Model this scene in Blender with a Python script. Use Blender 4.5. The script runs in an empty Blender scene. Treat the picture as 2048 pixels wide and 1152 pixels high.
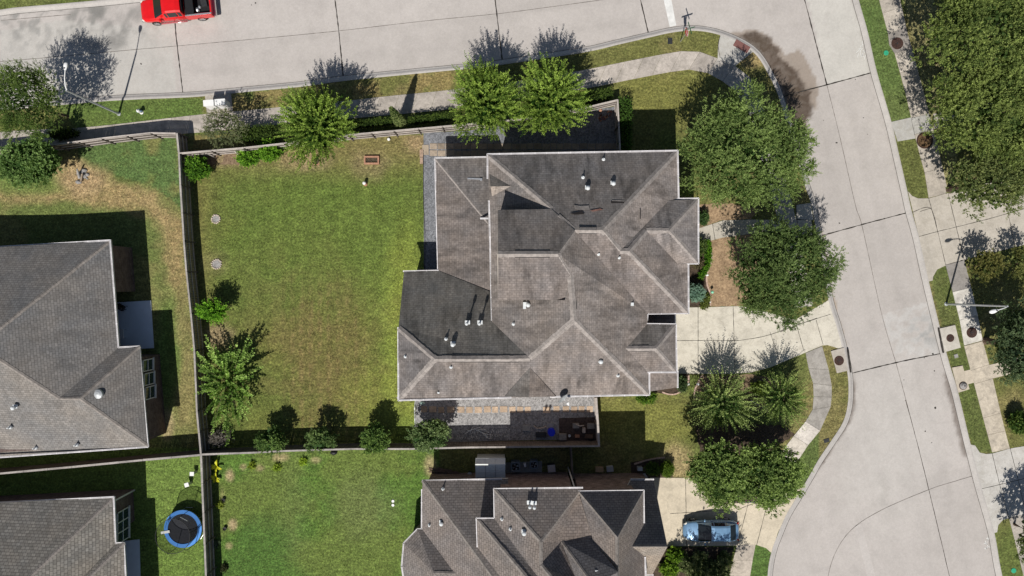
import bpy, math, random
import numpy as np
from mathutils import Vector, Matrix
from mathutils.geometry import tessellate_polygon

R = math.radians
scene = bpy.context.scene
COL = scene.collection
HC = 59.0          # height of the drone above the ground, metres
S = 23.0           # photo pixels per metre at ground level

# ------------------------------------------------------------------ camera, sky, sun, exposure
cam_d = bpy.data.cameras.new('camera')
cam_d.sensor_width = 36.0
cam_d.lens = 36.0 * HC / (2048.0 / S)
cam_d.clip_start = 0.5
cam_d.clip_end = 3000.0
cam = bpy.data.objects.new('camera', cam_d)
cam.location = (0, 0, HC)
COL.objects.link(cam)
scene.camera = cam

SUNDIR = Vector((0.204, 0.76, -1.0)).normalized()      # the way the light travels
elev = math.asin(-SUNDIR.z)
azim = math.atan2(-SUNDIR.x, -SUNDIR.y)
w = bpy.data.worlds.new("World"); scene.world = w
w.use_nodes = True
nt = w.node_tree; nt.nodes.clear()
sky = nt.nodes.new('ShaderNodeTexSky'); sky.sky_type = 'NISHITA'
sky.sun_disc = False; sky.sun_elevation = elev; sky.sun_rotation = azim % (2 * math.pi)
bg = nt.nodes.new('ShaderNodeBackground'); bg.inputs['Strength'].default_value = 0.05
wo = nt.nodes.new('ShaderNodeOutputWorld')
nt.links.new(sky.outputs[0], bg.inputs[0]); nt.links.new(bg.outputs[0], wo.inputs[0])
sd = bpy.data.lights.new('sun', 'SUN'); sd.energy = 4.5; sd.angle = R(0.5); sd.color = (1.0, 0.955, 0.89)
sun = bpy.data.objects.new('sun', sd)
sun.rotation_euler = SUNDIR.to_track_quat('-Z', 'Y').to_euler()
sun.location = (-30, -60, 90)
COL.objects.link(sun)
scene.view_settings.view_transform = 'Standard'
scene.view_settings.look = 'None'
scene.view_settings.exposure = 0.0
scene.view_settings.gamma = 1.0
scene.render.engine = 'CYCLES'
try:
    scene.cycles.max_bounces = 6
    scene.cycles.transparent_max_bounces = 16
except Exception:
    pass

# ------------------------------------------------------------------ helpers
def W(px, py, h=0.0):
    f = (1.0 - h / HC) / S
    return Vector(((px - 1024.0) * f, -(py - 576.0) * f, h))

def tag(o, label=None, cat=None, group=None, kind=None):
    if label: o['label'] = label
    if cat: o['category'] = cat
    if group: o['group'] = group
    if kind: o['kind'] = kind
    return o

def empty(name, loc, label=None, cat=None, group=None, rz=0.0):
    o = bpy.data.objects.new(name, None)
    o.empty_display_size = 0.2
    o.location = loc; o.rotation_euler = (0, 0, rz)
    COL.objects.link(o)
    return tag(o, label, cat, group)

def mk(name, V, F, mat, parent=None, smooth=False, uv=None, col=None, local=False):
    """link one mesh object; vertices are in world space unless local"""
    me = bpy.data.meshes.new(name)
    off = Vector((0, 0, 0))
    if parent is not None and not local:
        off = Vector(parent.location)
        pp = parent.parent
        while pp is not None:
            off = off + Vector(pp.location); pp = pp.parent
    V = np.asarray([tuple(v) for v in V] if not isinstance(V, np.ndarray) else V, dtype=np.float64)
    V = V - np.array(off)
    if isinstance(F, np.ndarray):
        n, k = F.shape
        me.vertices.add(len(V)); me.vertices.foreach_set('co', V.astype(np.float32).ravel())
        me.loops.add(n * k); me.loops.foreach_set('vertex_index', F.astype(np.int32).ravel())
        me.polygons.add(n)
        me.polygons.foreach_set('loop_start', np.arange(0, n * k, k, dtype=np.int32))
        me.polygons.foreach_set('loop_total', np.full(n, k, dtype=np.int32))
        me.update(calc_edges=True)
    else:
        me.from_pydata([tuple(v) for v in V], [], F)
        me.update()
    if uv is not None:
        l = me.uv_layers.new(name='UVMap')
        l.data.foreach_set('uv', np.asarray(uv, dtype=np.float32).ravel())
    if col is not None:
        c = np.asarray(col, dtype=np.float32)
        if c.shape[1] == 3: c = np.hstack([c, np.ones((len(c), 1), np.float32)])
        dom = 'POINT' if len(c) == len(me.vertices) else 'FACE'
        a = me.attributes.new('Col', 'FLOAT_COLOR', 'POINT' if dom == 'POINT' else 'CORNER')
        if dom == 'FACE':
            tot = np.empty(len(me.polygons), dtype=np.int32); me.polygons.foreach_get('loop_total', tot)
            c = np.repeat(c, tot, axis=0)
        a.data.foreach_set('color', c.ravel())
    if smooth:
        me.polygons.foreach_set('use_smooth', np.ones(len(me.polygons), dtype=bool))
    if mat is not None: me.materials.append(mat)
    o = bpy.data.objects.new(name, me)
    COL.objects.link(o)
    if parent is not None: o.parent = parent
    return o

def copy_tree(o, parent=None):
    c = o.copy(); COL.objects.link(c); c.parent = parent
    for ch in list(o.children): copy_tree(ch, c)
    return c

class MB:
    def __init__(s): s.V = []; s.F = []; s.C = []; s.cc = None
    def add(s, V, F):
        b = len(s.V); s.V += [Vector(v) for v in V]; s.F += [[i + b for i in f] for f in F]
        if s.cc is not None: s.C += [s.cc] * len(F)
    def box(s, c, d, rz=0.0, top=None):
        cx, cy, cz = c; dx, dy, dz = d[0] / 2, d[1] / 2, d[2] / 2
        t = top if top else 1.0
        V = []
        for z, k in ((-dz, 1.0), (dz, t)):
            for x, y in ((-dx, -dy), (dx, -dy), (dx, dy), (-dx, dy)):
                x *= k; y *= k
                V.append((cx + x * math.cos(rz) - y * math.sin(rz), cy + x * math.sin(rz) + y * math.cos(rz), cz + z))
        s.add(V, [[3, 2, 1, 0], [4, 5, 6, 7], [0, 1, 5, 4], [1, 2, 6, 5], [2, 3, 7, 6], [3, 0, 4, 7]])
    def bar(s, a, b, wd, hg, up=Vector((0, 0, 1))):
        a = Vector(a); b = Vector(b); d = (b - a).normalized()
        sd_ = d.cross(up)
        if sd_.length < 1e-4: sd_ = d.cross(Vector((1, 0, 0)))
        sd_.normalize(); u = sd_.cross(d).normalized()
        V = []
        for p in (a, b):
            for x, y in ((-1, -1), (1, -1), (1, 1), (-1, 1)): V.append(p + sd_ * x * wd / 2 + u * y * hg / 2)
        s.add(V, [[3, 2, 1, 0], [4, 5, 6, 7], [0, 1, 5, 4], [1, 2, 6, 5], [2, 3, 7, 6], [3, 0, 4, 7]])
    def tube(s, pts, rad, n=8, cap=True):
        pts = [Vector(p) for p in pts]
        if not isinstance(rad, (list, tuple)): rad = [rad] * len(pts)
        V = []; F = []
        for i, p in enumerate(pts):
            d = (pts[min(i + 1, len(pts) - 1)] - pts[max(i - 1, 0)]).normalized()
            a = d.cross(Vector((0, 0, 1)))
            if a.length < 0.05: a = d.cross(Vector((1, 0, 0)))
            a.normalize(); b = d.cross(a)
            for k in range(n):
                t = 2 * math.pi * k / n
                V.append(p + (a * math.cos(t) + b * math.sin(t)) * rad[i])
        for i in range(len(pts) - 1):
            for k in range(n):
                k2 = (k + 1) % n
                F.append([i * n + k, i * n + k2, (i + 1) * n + k2, (i + 1) * n + k])
        if cap:
            F.append(list(range(n))[::-1]); F.append([(len(pts) - 1) * n + k for k in range(n)])
        s.add(V, F)
    def lathe(s, c, prof, n=16, sx=1.0, sy=1.0):
        cx, cy, cz = c; V = []; F = []
        for r, z in prof:
            for k in range(n):
                t = 2 * math.pi * k / n
                V.append((cx + r * sx * math.cos(t), cy + r * sy * math.sin(t), cz + z))
        for i in range(len(prof) - 1):
            for k in range(n):
                k2 = (k + 1) % n
                F.append([i * n + k, i * n + k2, (i + 1) * n + k2, (i + 1) * n + k])
        F.append([k for k in range(n)][::-1]); F.append([(len(prof) - 1) * n + k for k in range(n)])
        s.add(V, F)
    def prism(s, poly, z0, z1):
        p = [(q[0], q[1]) for q in poly]; n = len(p)
        A = sum(p[i][0] * p[(i + 1) % n][1] - p[(i + 1) % n][0] * p[i][1] for i in range(n))
        if A < 0: p = p[::-1]
        V = [(x, y, z0) for x, y in p] + [(x, y, z1) for x, y in p]
        tris = tessellate_polygon([[Vector((x, y, 0)) for x, y in p]])
        F = []
        for t in tris:
            a, b, c = t
            cr = (p[b][0] - p[a][0]) * (p[c][1] - p[a][1]) - (p[b][1] - p[a][1]) * (p[c][0] - p[a][0])
            if cr < 0: a, c = c, a
            F.append([a + n, b + n, c + n]); F.append([c, b, a])
        for i in range(n): F.append([i, (i + 1) % n, (i + 1) % n + n, i + n])
        s.add(V, F)
    def build(s, name, mat, parent=None, smooth=False, local=False):
        return mk(name, s.V, s.F, mat, parent, smooth, local=local, col=(s.C if s.cc is not None else None))

# value noise in numpy
_rs = np.random.RandomState(7)
_T = _rs.rand(8, 256, 256)
def vn(x, y, sc, seed=0):
    x = np.asarray(x) / sc + 37.1 * seed; y = np.asarray(y) / sc + 11.7 * seed
    xi = np.floor(x).astype(int); yi = np.floor(y).astype(int)
    fx = x - xi; fy = y - yi; fx = fx * fx * (3 - 2 * fx); fy = fy * fy * (3 - 2 * fy)
    T = _T[seed % 8]
    a = T[xi % 256, yi % 256]; b = T[(xi + 1) % 256, yi % 256]
    c = T[xi % 256, (yi + 1) % 256]; d = T[(xi + 1) % 256, (yi + 1) % 256]
    return (a * (1 - fx) + b * fx) * (1 - fy) + (c * (1 - fx) + d * fx) * fy
def fbm(x, y, sc, seed=0, o=4):
    r = 0; a = 1; t = 0
    for i in range(o):
        r = r + a * vn(x, y, sc / 2 ** i, seed + i); t += a; a *= 0.55
    return r / t
def ss(x, a, b):
    t = np.clip((x - a) / (b - a), 0, 1); return t * t * (3 - 2 * t)
def inside(px, py, poly):
    r = np.zeros(np.shape(px), bool); n = len(poly)
    for i in range(n):
        x0, y0 = poly[i]; x1, y1 = poly[(i + 1) % n]
        if y0 == y1: continue
        c = ((y0 > py) != (y1 > py)) & (px < (x1 - x0) * (py - y0) / (y1 - y0) + x0)
        r ^= c
    return r
def near(px, py, line, closed=False):
    """distance to a polyline and the nearest point"""
    best = np.full(np.shape(px), 1e9); nx = np.zeros(np.shape(px)); ny = np.zeros(np.shape(px))
    n = len(line); m = n if closed else n - 1
    for i in range(m):
        x0, y0 = line[i]; x1, y1 = line[(i + 1) % n]
        dx, dy = x1 - x0, y1 - y0; L = dx * dx + dy * dy
        if L == 0: continue
        t = np.clip(((px - x0) * dx + (py - y0) * dy) / L, 0, 1)
        qx = x0 + t * dx; qy = y0 + t * dy; d = np.hypot(px - qx, py - qy)
        k = d < best
        best = np.where(k, d, best); nx = np.where(k, qx, nx); ny = np.where(k, qy, ny)
    return best, nx, ny

def smooth_line(pts, step=14.0):
    """Catmull-Rom through the points"""
    out = []
    n = len(pts)
    for i in range(n - 1):
        p0 = pts[max(i - 1, 0)]; p1 = pts[i]; p2 = pts[i + 1]; p3 = pts[min(i + 2, n - 1)]
        L = math.hypot(p2[0] - p1[0], p2[1] - p1[1]); m = max(1, int(L / step))
        for k in range(m):
            t = k / m
            o = []
            for a in (0, 1):
                o.append(0.5 * (2 * p1[a] + (p2[a] - p0[a]) * t + (2 * p0[a] - 5 * p1[a] + 4 * p2[a] - p3[a]) * t * t
                                + (-p0[a] + 3 * p1[a] - 3 * p2[a] + p3[a]) * t ** 3))
            out.append(tuple(o))
    out.append(tuple(pts[-1]))
    return out

# ------------------------------------------------------------------ materials
class NT:
    def __init__(s, name):
        s.m = bpy.data.materials.new(name); s.m.use_nodes = True
        s.t = s.m.node_tree; s.b = s.t.nodes['Principled BSDF']; s.out = s.t.nodes['Material Output']
        s.b.inputs['Specular IOR Level'].default_value = 0.25
    def n(s, ty, **k):
        q = s.t.nodes.new(ty)
        for a, v in k.items(): setattr(q, a, v)
        return q
    def l(s, a, b): s.t.links.new(a, b)
    def coord(s, kind='Object'):
        q = s.n('ShaderNodeTexCoord'); return q.outputs[kind]
    def geo(s): return s.n('ShaderNodeNewGeometry').outputs['Position']
    def noise(s, vec, scale, detail=4, rough=0.55, dist=0.0):
        q = s.n('ShaderNodeTexNoise'); q.inputs['Scale'].default_value = scale
        q.inputs['Detail'].default_value = detail; q.inputs['Roughness'].default_value = rough
        q.inputs['Distortion'].default_value = dist
        s.l(vec, q.inputs['Vector']); return q.outputs['Fac']
    def ramp(s, fac, stops):
        q = s.n('ShaderNodeValToRGB'); e = q.color_ramp.elements
        while len(e) < len(stops): e.new(0.5)
        for i, (p, c) in enumerate(stops):
            e[i].position = p
            if not isinstance(c, (tuple, list)): c = (c, c, c)
            e[i].color = (*c[:3], 1)
        s.l(fac, q.inputs[0]); return q.outputs[0]
    def mix(s, fac, a, b, mode='MIX'):
        q = s.n('ShaderNodeMix', data_type='RGBA', blend_type=mode)
        for inp, v in ((q.inputs[0], fac), (q.inputs[6], a), (q.inputs[7], b)):
            if isinstance(v, (int, float)): inp.default_value = v if inp == q.inputs[0] else (v, v, v, 1)
            elif isinstance(v, (tuple, list)): inp.default_value = (*v[:3], 1)
            else: s.l(v, inp)
        return q.outputs[2]
    def mapv(s, vec, scale):
        q = s.n('ShaderNodeMapping'); q.inputs['Scale'].default_value = scale; s.l(vec, q.inputs['Vector']); return q.outputs[0]
    def attr(s, name='Col'):
        q = s.n('ShaderNodeAttribute', attribute_name=name); return q.outputs['Color']
    def bump(s, h, st=0.4, dist=0.02):
        q = s.n('ShaderNodeBump'); q.inputs['Strength'].default_value = st; q.inputs['Distance'].default_value = dist
        s.l(h, q.inputs['Height']); s.l(q.outputs[0], s.b.inputs['Normal'])
    def done(s, col, rough=0.8, metal=0.0):
        if isinstance(col, (tuple, list)): s.b.inputs['Base Color'].default_value = (*col[:3], 1)
        else: s.l(col, s.b.inputs['Base Color'])
        s.b.inputs['Roughness'].default_value = rough; s.b.inputs['Metallic'].default_value = metal
        return s.m

def m_plain(name, col, rough=0.6, metal=0.0, var=0.15, scale=6.0):
    q = NT(name); f = q.noise(q.coord(), scale, 5)
    c = q.mix(1.0, col, q.ramp(f, [(0.3, 1 - var), (0.7, 1 + var)]), 'MULTIPLY')
    return q.done(c, rough, metal)

def m_grass():
    q = NT('grass_blades'); p = q.geo()
    c = q.attr()
    f1 = q.noise(p, 5.5, 5, 0.75); f2 = q.noise(q.mapv(p, (1.0, 1.6, 1)), 1.3, 5, 0.65); f3 = q.noise(p, 9.0, 3, 0.7)
    c = q.mix(1.0, c, q.ramp(f1, [(0.30, 0.40), (0.5, 1.05), (0.66, 2.0)]), 'MULTIPLY')
    c = q.mix(1.0, c, q.ramp(f2, [(0.3, 0.66), (0.7, 1.36)]), 'MULTIPLY')
    f5 = q.noise(p, 2.6, 4, 0.8, 0.6)
    c = q.mix(q.ramp(f5, [(0.54, 0.0), (0.68, 0.35)]), c, (0.066, 0.110, 0.020))
    c = q.mix(1.0, c, (1.05, 1.07, 1.0), 'MULTIPLY')
    c = q.mix(q.ramp(f3, [(0.56, 0.0), (0.70, 0.40)]), c, (0.28, 0.245, 0.08))
    q.bump(f1, 0.9, 0.10)
    return q.done(c, 0.9)

def m_concrete(name, k=1.0, blotch=0.25, fine=0.10, stain=(0.16, 0.145, 0.125), stain_amt=0.0, sc=0.7, brushed=False):
    q = NT(name); p = q.geo(); c = q.attr()
    f1 = q.noise(p, sc, 7, 0.62, 0.3); f2 = q.noise(p, 6.0, 4, 0.7); f3 = q.noise(p, 22.0, 2, 0.6)
    c = q.mix(1.0, c, q.ramp(f1, [(0.28, 1 - blotch), (0.5, 1.0), (0.72, 1 + blotch * 0.5)]), 'MULTIPLY')
    c = q.mix(1.0, c, q.ramp(f2, [(0.3, 1 - fine), (0.7, 1 + fine)]), 'MULTIPLY')
    c = q.mix(1.0, c, q.ramp(f3, [(0.3, 1 - fine), (0.7, 1 + fine)]), 'MULTIPLY')
    if stain_amt:
        f4 = q.noise(p, 1.6, 6, 0.72, 0.8)
        c = q.mix(q.ramp(f4, [(0.45, 0.0), (0.72, stain_amt)]), c, stain)
    q.bump(f3, 0.15, 0.01)
    return q.done(c, 0.85)

def m_shingle(name, base, var=0.13, row=0.2, rowdark=0.55, stain=0.35, warm=(1.0, 0.95, 0.92)):
    q = NT(name); uv = q.coord('UV'); p = q.geo()
    b = q.n('ShaderNodeTexBrick'); b.offset = 0.5
    b.inputs['Scale'].default_value = 1.0; b.inputs['Brick Width'].default_value = 0.34; b.inputs['Row Height'].default_value = row
    b.inputs['Mortar Size'].default_value = 0.022; b.inputs['Mortar Smooth'].default_value = 0.4; b.inputs['Bias'].default_value = 0.0
    b.inputs['Color1'].default_value = (1 - var, 1 - var, 1 - var, 1); b.inputs['Color2'].default_value = (1 + var, 1 + var, 1 + var, 1)
    b.inputs['Mortar'].default_value = (rowdark, rowdark, rowdark, 1)
    q.l(uv, b.inputs['Vector'])
    c = q.mix(1.0, base, b.outputs['Color'], 'MULTIPLY')
    f1 = q.noise(q.mapv(uv, (1.0, 0.28, 1)), 0.9, 7, 0.66, 0.5)      # streaks running down the slope
    f2 = q.noise(p, 5.0, 6, 0.8); f3 = q.noise(p, 0.35, 4, 0.6); f4 = q.noise(q.mapv(uv, (2.6, 0.5, 1)), 1.0, 5, 0.7)
    c = q.mix(1.0, c, q.ramp(f1, [(0.3, 1 - stain), (0.5, 1.0), (0.72, 1 + stain * 0.55)]), 'MULTIPLY')
    c = q.mix(1.0, c, q.ramp(f2, [(0.3, 0.74), (0.7, 1.26)]), 'MULTIPLY')
    c = q.mix(1.0, c, q.ramp(f4, [(0.3, 1 - stain * .5), (0.7, 1 + stain * .4)]), 'MULTIPLY')
    c = q.mix(1.0, c, q.ramp(f3, [(0.35, (0.9, 0.92, 0.95)), (0.65, (1.1, 1.05, 1.0))]), 'MULTIPLY')
    c = q.mix(1.0, c, q.attr(), 'MULTIPLY')
    q.bump(b.outputs['Fac'], -0.4, 0.02)
    return q.done(c, 0.92)

def m_brick(name, c1, c2, mort):
    q = NT(name); uv = q.coord('UV'); b = q.n('ShaderNodeTexBrick')
    b.inputs['Scale'].default_value = 1.0; b.inputs['Brick Width'].default_value = 0.30; b.inputs['Row Height'].default_value = 0.10
    b.inputs['Mortar Size'].default_value = 0.012; b.inputs['Color1'].default_value = (*c1, 1); b.inputs['Color2'].default_value = (*c2, 1)
    b.inputs['Mortar'].default_value = (*mort, 1); q.l(uv, b.inputs['Vector'])
    f = q.noise(q.geo(), 2.0, 5, 0.7)
    c = q.mix(1.0, b.outputs['Color'], q.ramp(f, [(0.3, 0.65), (0.7, 1.35)]), 'MULTIPLY')
    return q.done(c, 0.9)

def m_wood(name, col, var=0.4):
    q = NT(name); p = q.geo()
    f = q.noise(q.mapv(p, (9, 9, 0.8)), 1.0, 5, 0.7); f2 = q.noise(p, 0.8, 4, 0.6)
    c = q.mix(1.0, col, q.ramp(f, [(0.3, 1 - var), (0.7, 1 + var)]), 'MULTIPLY')
    c = q.mix(1.0, c, q.ramp(f2, [(0.35, 0.72), (0.7, 1.15)]), 'MULTIPLY')
    q.bump(f, 0.3, 0.02)
    return q.done(c, 0.88)

def m_leaf(name, trans=0.3):
    q = NT(name); c = q.attr()
    q.l(c, q.b.inputs['Base Color']); q.b.inputs['Roughness'].default_value = 0.65
    q.b.inputs['Specular IOR Level'].default_value = 0.10
    tr = q.n('ShaderNodeBsdfTranslucent'); c2 = q.mix(1.0, c, (1.3, 1.35, 0.6), 'MULTIPLY'); q.l(c2, tr.inputs['Color'])
    mx = q.n('ShaderNodeMixShader'); mx.inputs[0].default_value = trans
    q.l(q.b.outputs[0], mx.inputs[1]); q.l(tr.outputs[0], mx.inputs[2]); q.l(mx.outputs[0], q.out.inputs['Surface'])
    return q.m

def m_gravel(name, a, b):
    q = NT(name); p = q.geo()
    v = q.n('ShaderNodeTexVoronoi'); v.inputs['Scale'].default_value = 9.0; q.l(p, v.inputs['Vector'])
    f = q.noise(p, 1.2, 5, 0.7); f2 = q.noise(p, 11, 3, 0.7)
    c = q.mix(f2, a, b)
    c = q.mix(1.0, c, q.ramp(v.outputs['Color'], [(0.1, 0.65), (0.9, 1.4)]), 'MULTIPLY')
    c = q.mix(1.0, c, q.ramp(f, [(0.3, 0.85), (0.7, 1.15)]), 'MULTIPLY')
    q.bump(v.outputs['Distance'], 0.7, 0.04)
    return q.done(c, 0.9)

def m_soil(name, a, b, chips=0.5):
    q = NT(name); p = q.geo(); f = q.noise(p, 5.0, 6, 0.75); f2 = q.noise(p, 1.0, 4, 0.6)
    c = q.mix(q.ramp(f, [(0.35, 0.0), (0.65, 1.0)]), a, b)
    c = q.mix(1.0, c, q.ramp(f2, [(0.3, 0.75), (0.7, 1.25)]), 'MULTIPLY')
    q.bump(f, 0.8, 0.06)
    return q.done(c, 0.95)

def m_glass(name, col=(0.02, 0.03, 0.035)):
    q = NT(name); m = q.done(col, 0.06); q.b.inputs['Specular IOR Level'].default_value = 0.8; return m

def m_paint(name, col, rough=0.22, metal=0.0):
    q = NT(name); f = q.noise(q.coord(), 3.0, 4); f2 = q.noise(q.coord(), 40.0, 2)
    c = q.mix(1.0, col, q.ramp(f, [(0.3, 0.93), (0.7, 1.06)]), 'MULTIPLY')
    c = q.mix(1.0, c, q.ramp(f2, [(0.3, 0.96), (0.7, 1.03)]), 'MULTIPLY')
    m = q.done(c, rough, metal)
    q.b.inputs['Specular IOR Level'].default_value = 0.5
    q.b.inputs['Coat Weight'].default_value = 0.5; q.b.inputs['Coat Roughness'].default_value = 0.08
    return m

M = dict(
    grass=m_grass(),
    road=m_concrete('road_concrete', blotch=0.10, fine=0.07, stain=(0.36, 0.33, 0.30), stain_amt=0.22, sc=0.5),
    walk=m_concrete('sidewalk_concrete', blotch=0.30, fine=0.12, stain_amt=0.55, sc=0.9),
    drive=m_concrete('driveway_concrete', blotch=0.16, fine=0.08, stain=(0.28, 0.25, 0.20), stain_amt=0.45, sc=0.6),
    kerb=m_concrete('kerb_concrete', blotch=0.12, fine=0.08, sc=1.2),
    joint=m_plain('joint_tar', (0.045, 0.04, 0.035), 0.9, var=0.5, scale=3.0),
    joint_thin=m_plain('saw_cut', (0.16, 0.14, 0.125), 0.9, var=0.35, scale=2.0),
    roof_old=m_shingle('weathered_shingles', (0.252, 0.229, 0.216), stain=0.52, rowdark=0.72),
    roof_b=m_shingle('grey_shingles', (0.205, 0.197, 0.19), stain=0.2, rowdark=0.60),
    roof_c=m_shingle('dimensional_shingles', (0.25, 0.235, 0.21), stain=0.10, var=.2, row=0.24, rowdark=0.42),
    roof_d=m_shingle('brown_shingles', (0.238, 0.215, 0.202), stain=0.18, row=0.21, rowdark=0.50),
    cap_old=m_plain('ridge_cap_worn', (0.315, 0.283, 0.262), 0.9, var=0.3, scale=3.0),
    cap_new=m_plain('ridge_cap', (0.25, 0.225, 0.205), 0.9, var=0.3, scale=4.0),
    gutter=m_plain('white_gutter', (0.70, 0.68, 0.69), 0.45, var=0.22, scale=1.6),
    gutter_in=m_plain('gutter_trough', (0.12, 0.11, 0.11), 0.7, var=0.3),
    siding=m_plain('beige_siding', (0.42, 0.38, 0.33), 0.7, var=0.1),
    brick_b=m_brick('red_brown_brick', (0.10, 0.06, 0.052), (0.17, 0.12, 0.105), (0.17, 0.155, 0.145)),
    brick_d=m_brick('brown_brick', (0.15, 0.09, 0.075), (0.34, 0.24, 0.20), (0.32, 0.28, 0.26)),
    brick_a=m_brick('tan_brick', (0.3, 0.2, 0.15), (0.42, 0.31, 0.25), (0.4, 0.36, 0.32)),
    trim=m_plain('white_trim', (0.7, 0.69, 0.66), 0.5, var=0.06),
    fence=m_wood('weathered_fence_wood', (0.17, 0.145, 0.13)),
    fence_lt=m_wood('bleached_fence_wood', (0.52, 0.47, 0.43), 0.2),
    fence_dk=m_wood('stained_fence_wood', (0.17, 0.115, 0.085)),
    bark=m_wood('bark', (0.12, 0.085, 0.06)),
    bark_lt=m_wood('pale_bark', (0.30, 0.24, 0.18)),
    leaf=m_leaf('foliage', 0.28),
    gravel=m_gravel('grey_gravel', (0.20, 0.20, 0.205), (0.40, 0.39, 0.38)),
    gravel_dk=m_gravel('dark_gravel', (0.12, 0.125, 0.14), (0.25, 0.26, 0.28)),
    mulch=m_soil('mulch', (0.13, 0.085, 0.055), (0.32, 0.235, 0.15)),
    soil=m_soil('dry_soil', (0.20, 0.13, 0.08), (0.46, 0.33, 0.20)),
    soil_dk=m_soil('dark_soil', (0.035, 0.027, 0.02), (0.12, 0.085, 0.06)),
    paver=m_concrete('paver_stone', blotch=0.3, fine=0.15, stain_amt=0.3, sc=2.0),
    metal=m_plain('galvanised_steel', (0.62, 0.64, 0.66), 0.35, 0.7, var=0.1),
    pipe=m_plain('white_pipe', (0.66, 0.69, 0.70), 0.4, var=0.06),
    iron=m_plain('rusty_iron', (0.075, 0.042, 0.034), 0.8, 0.3, var=0.5, scale=9.0),
    steel_dk=m_plain('dark_steel', (0.06, 0.062, 0.065), 0.5, 0.5),
    pole=m_plain('lamp_pole_paint', (0.50, 0.52, 0.53), 0.4, 0.3, var=0.08),
    glass=m_glass('window_glass', (0.03, 0.05, 0.05)),
    cglass=m_glass('car_glass', (0.012, 0.016, 0.018)),
    red=m_paint('red_paint', (0.70, 0.010, 0.012)),
    silver=m_paint('silver_paint_sky_tint', (0.20, 0.36, 0.56), 0.26, 0.25),  # silver paint with the blue sky reflection put into its colour
    maroon=m_paint('maroon_paint', (0.085, 0.03, 0.055), 0.3),
    rubber=m_plain('tyre_rubber', (0.022, 0.022, 0.022), 0.85),
    black=m_plain('black_plastic', (0.018, 0.018, 0.02), 0.5),
    chrome=m_plain('bright_metal', (0.75, 0.75, 0.76), 0.15, 0.9, var=0.03),
    lamp_lens=m_plain('lamp_lens', (0.8, 0.78, 0.7), 0.15, var=0.03),
    tail=m_plain('tail_lamp_red', (0.4, 0.01, 0.012), 0.2, var=0.05),
    white=m_plain('white_plastic', (0.82, 0.82, 0.81), 0.4, var=0.04),
    blue_pad=m_plain('blue_vinyl', (0.075, 0.28, 0.72), 0.45, var=0.15, scale=2.0),
    blue_barrel=m_plain('blue_plastic', (0.01, 0.025, 0.62), 0.4, var=0.1),
    mesh_black=m_plain('jump_mat', (0.022, 0.024, 0.03), 0.8, var=0.2),
    terra=m_plain('terracotta', (0.42, 0.23, 0.15), 0.8, var=0.2),
    stone=m_plain('pale_stone', (0.55, 0.47, 0.40), 0.85, var=0.3, scale=9.0),
    sign_red=m_plain('sign_red', (0.55, 0.015, 0.02), 0.4, var=0.04),
    sign_green=m_plain('sign_green', (0.01, 0.12, 0.05), 0.4, var=0.05),
    green_cap=m_plain('green_plastic', (0.04, 0.36, 0.20), 0.5, var=0.1),
    brickfloor=m_plain('old_brick_floor', (0.085, 0.063, 0.055), 0.85, var=0.45, scale=5.0),
    tactile=m_plain('brick_red_tiles', (0.20, 0.095, 0.085), 0.8, var=0.2, scale=12.0),
    white_line=m_plain('worn_white_paint', (0.72, 0.72, 0.70), 0.7, var=0.14, scale=2.5),
    shed=m_plain('cream_steel_panel', (0.80, 0.83, 0.80), 0.5, var=0.05),
    card=m_plain('cardboard', (0.48, 0.33, 0.20), 0.8, var=0.15),
    rock=m_plain('grey_rock', (0.30, 0.29, 0.28), 0.9, var=0.35, scale=7.0),
    patio=m_plain('patio_concrete', (0.36, 0.35, 0.33), 0.85, var=.15),
    slab=m_plain('pale_slab_sky_tint', (0.80, 0.87, 0.93), 0.7, var=.05, scale=1.5),  # pale concrete, blue skylight of the shade mixed into its colour
)
# ------------------------------------------------------------------ road outline (photo pixels at ground level)
K_SOUTH = [(-900, 318), (-300, 256), (0, 222), (100, 212), (200, 203), (250, 200), (290, 198), (365, 195), (410, 192), (500, 183), (605, 173),
           (686, 162), (815, 149), (940, 137), (1000, 130), (1166, 105), (1237, 89), (1298, 75), (1338, 66), (1372, 61.6),
           (1406, 62.6), (1440, 70), (1475, 84), (1503, 101), (1521, 121), (1539, 153), (1553, 182), (1564, 215), (1578, 262),
           (1595, 320), (1612, 378), (1622, 406), (1634, 470), (1646, 540), (1658, 605), (1672, 650), (1684, 695), (1694, 740), (1697, 776),
           (1695, 811), (1686, 844), (1666, 876), (1637, 919), (1619, 951), (1596, 990), (1572, 1030), (1555, 1070), (1543, 1103),
           (1535, 1152), (1536, 1230), (1560, 1330), (1620, 1450)]
K_EAST = [(1590, -460), (1645, -260), (1692, -100), (1717, 0), (1735, 64), (1753, 143), (1782, 243), (1796, 303), (1814, 382), (1823, 423),
          (1837, 473), (1857, 563), (1878, 650), (1892, 705), (1902, 740), (1916, 786), (1941, 890), (1963, 976), (1988, 1065), (2004, 1152),
          (2040, 1300), (2078, 1450)]
K_NORTH = [(-900, 105), (-300, 51), (0, 20), (27, 16), (217, -1), (500, -30), (900, -72), (1150, -102), (1290, -128), (1350, -180), (1362, -250), (1340, -460)]
kS = smooth_line(K_SOUTH, 10); kE = smooth_line(K_EAST, 14); kN = smooth_line(K_NORTH, 14)
def w2(l): return [tuple(W(x, y)[:2]) for x, y in l]
wS, wE, wN = w2(kS), w2(kE), w2(kN)
ROAD = wS + wE[::-1] + wN[::-1]
ALLK = [wS, wE, wN]

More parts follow.
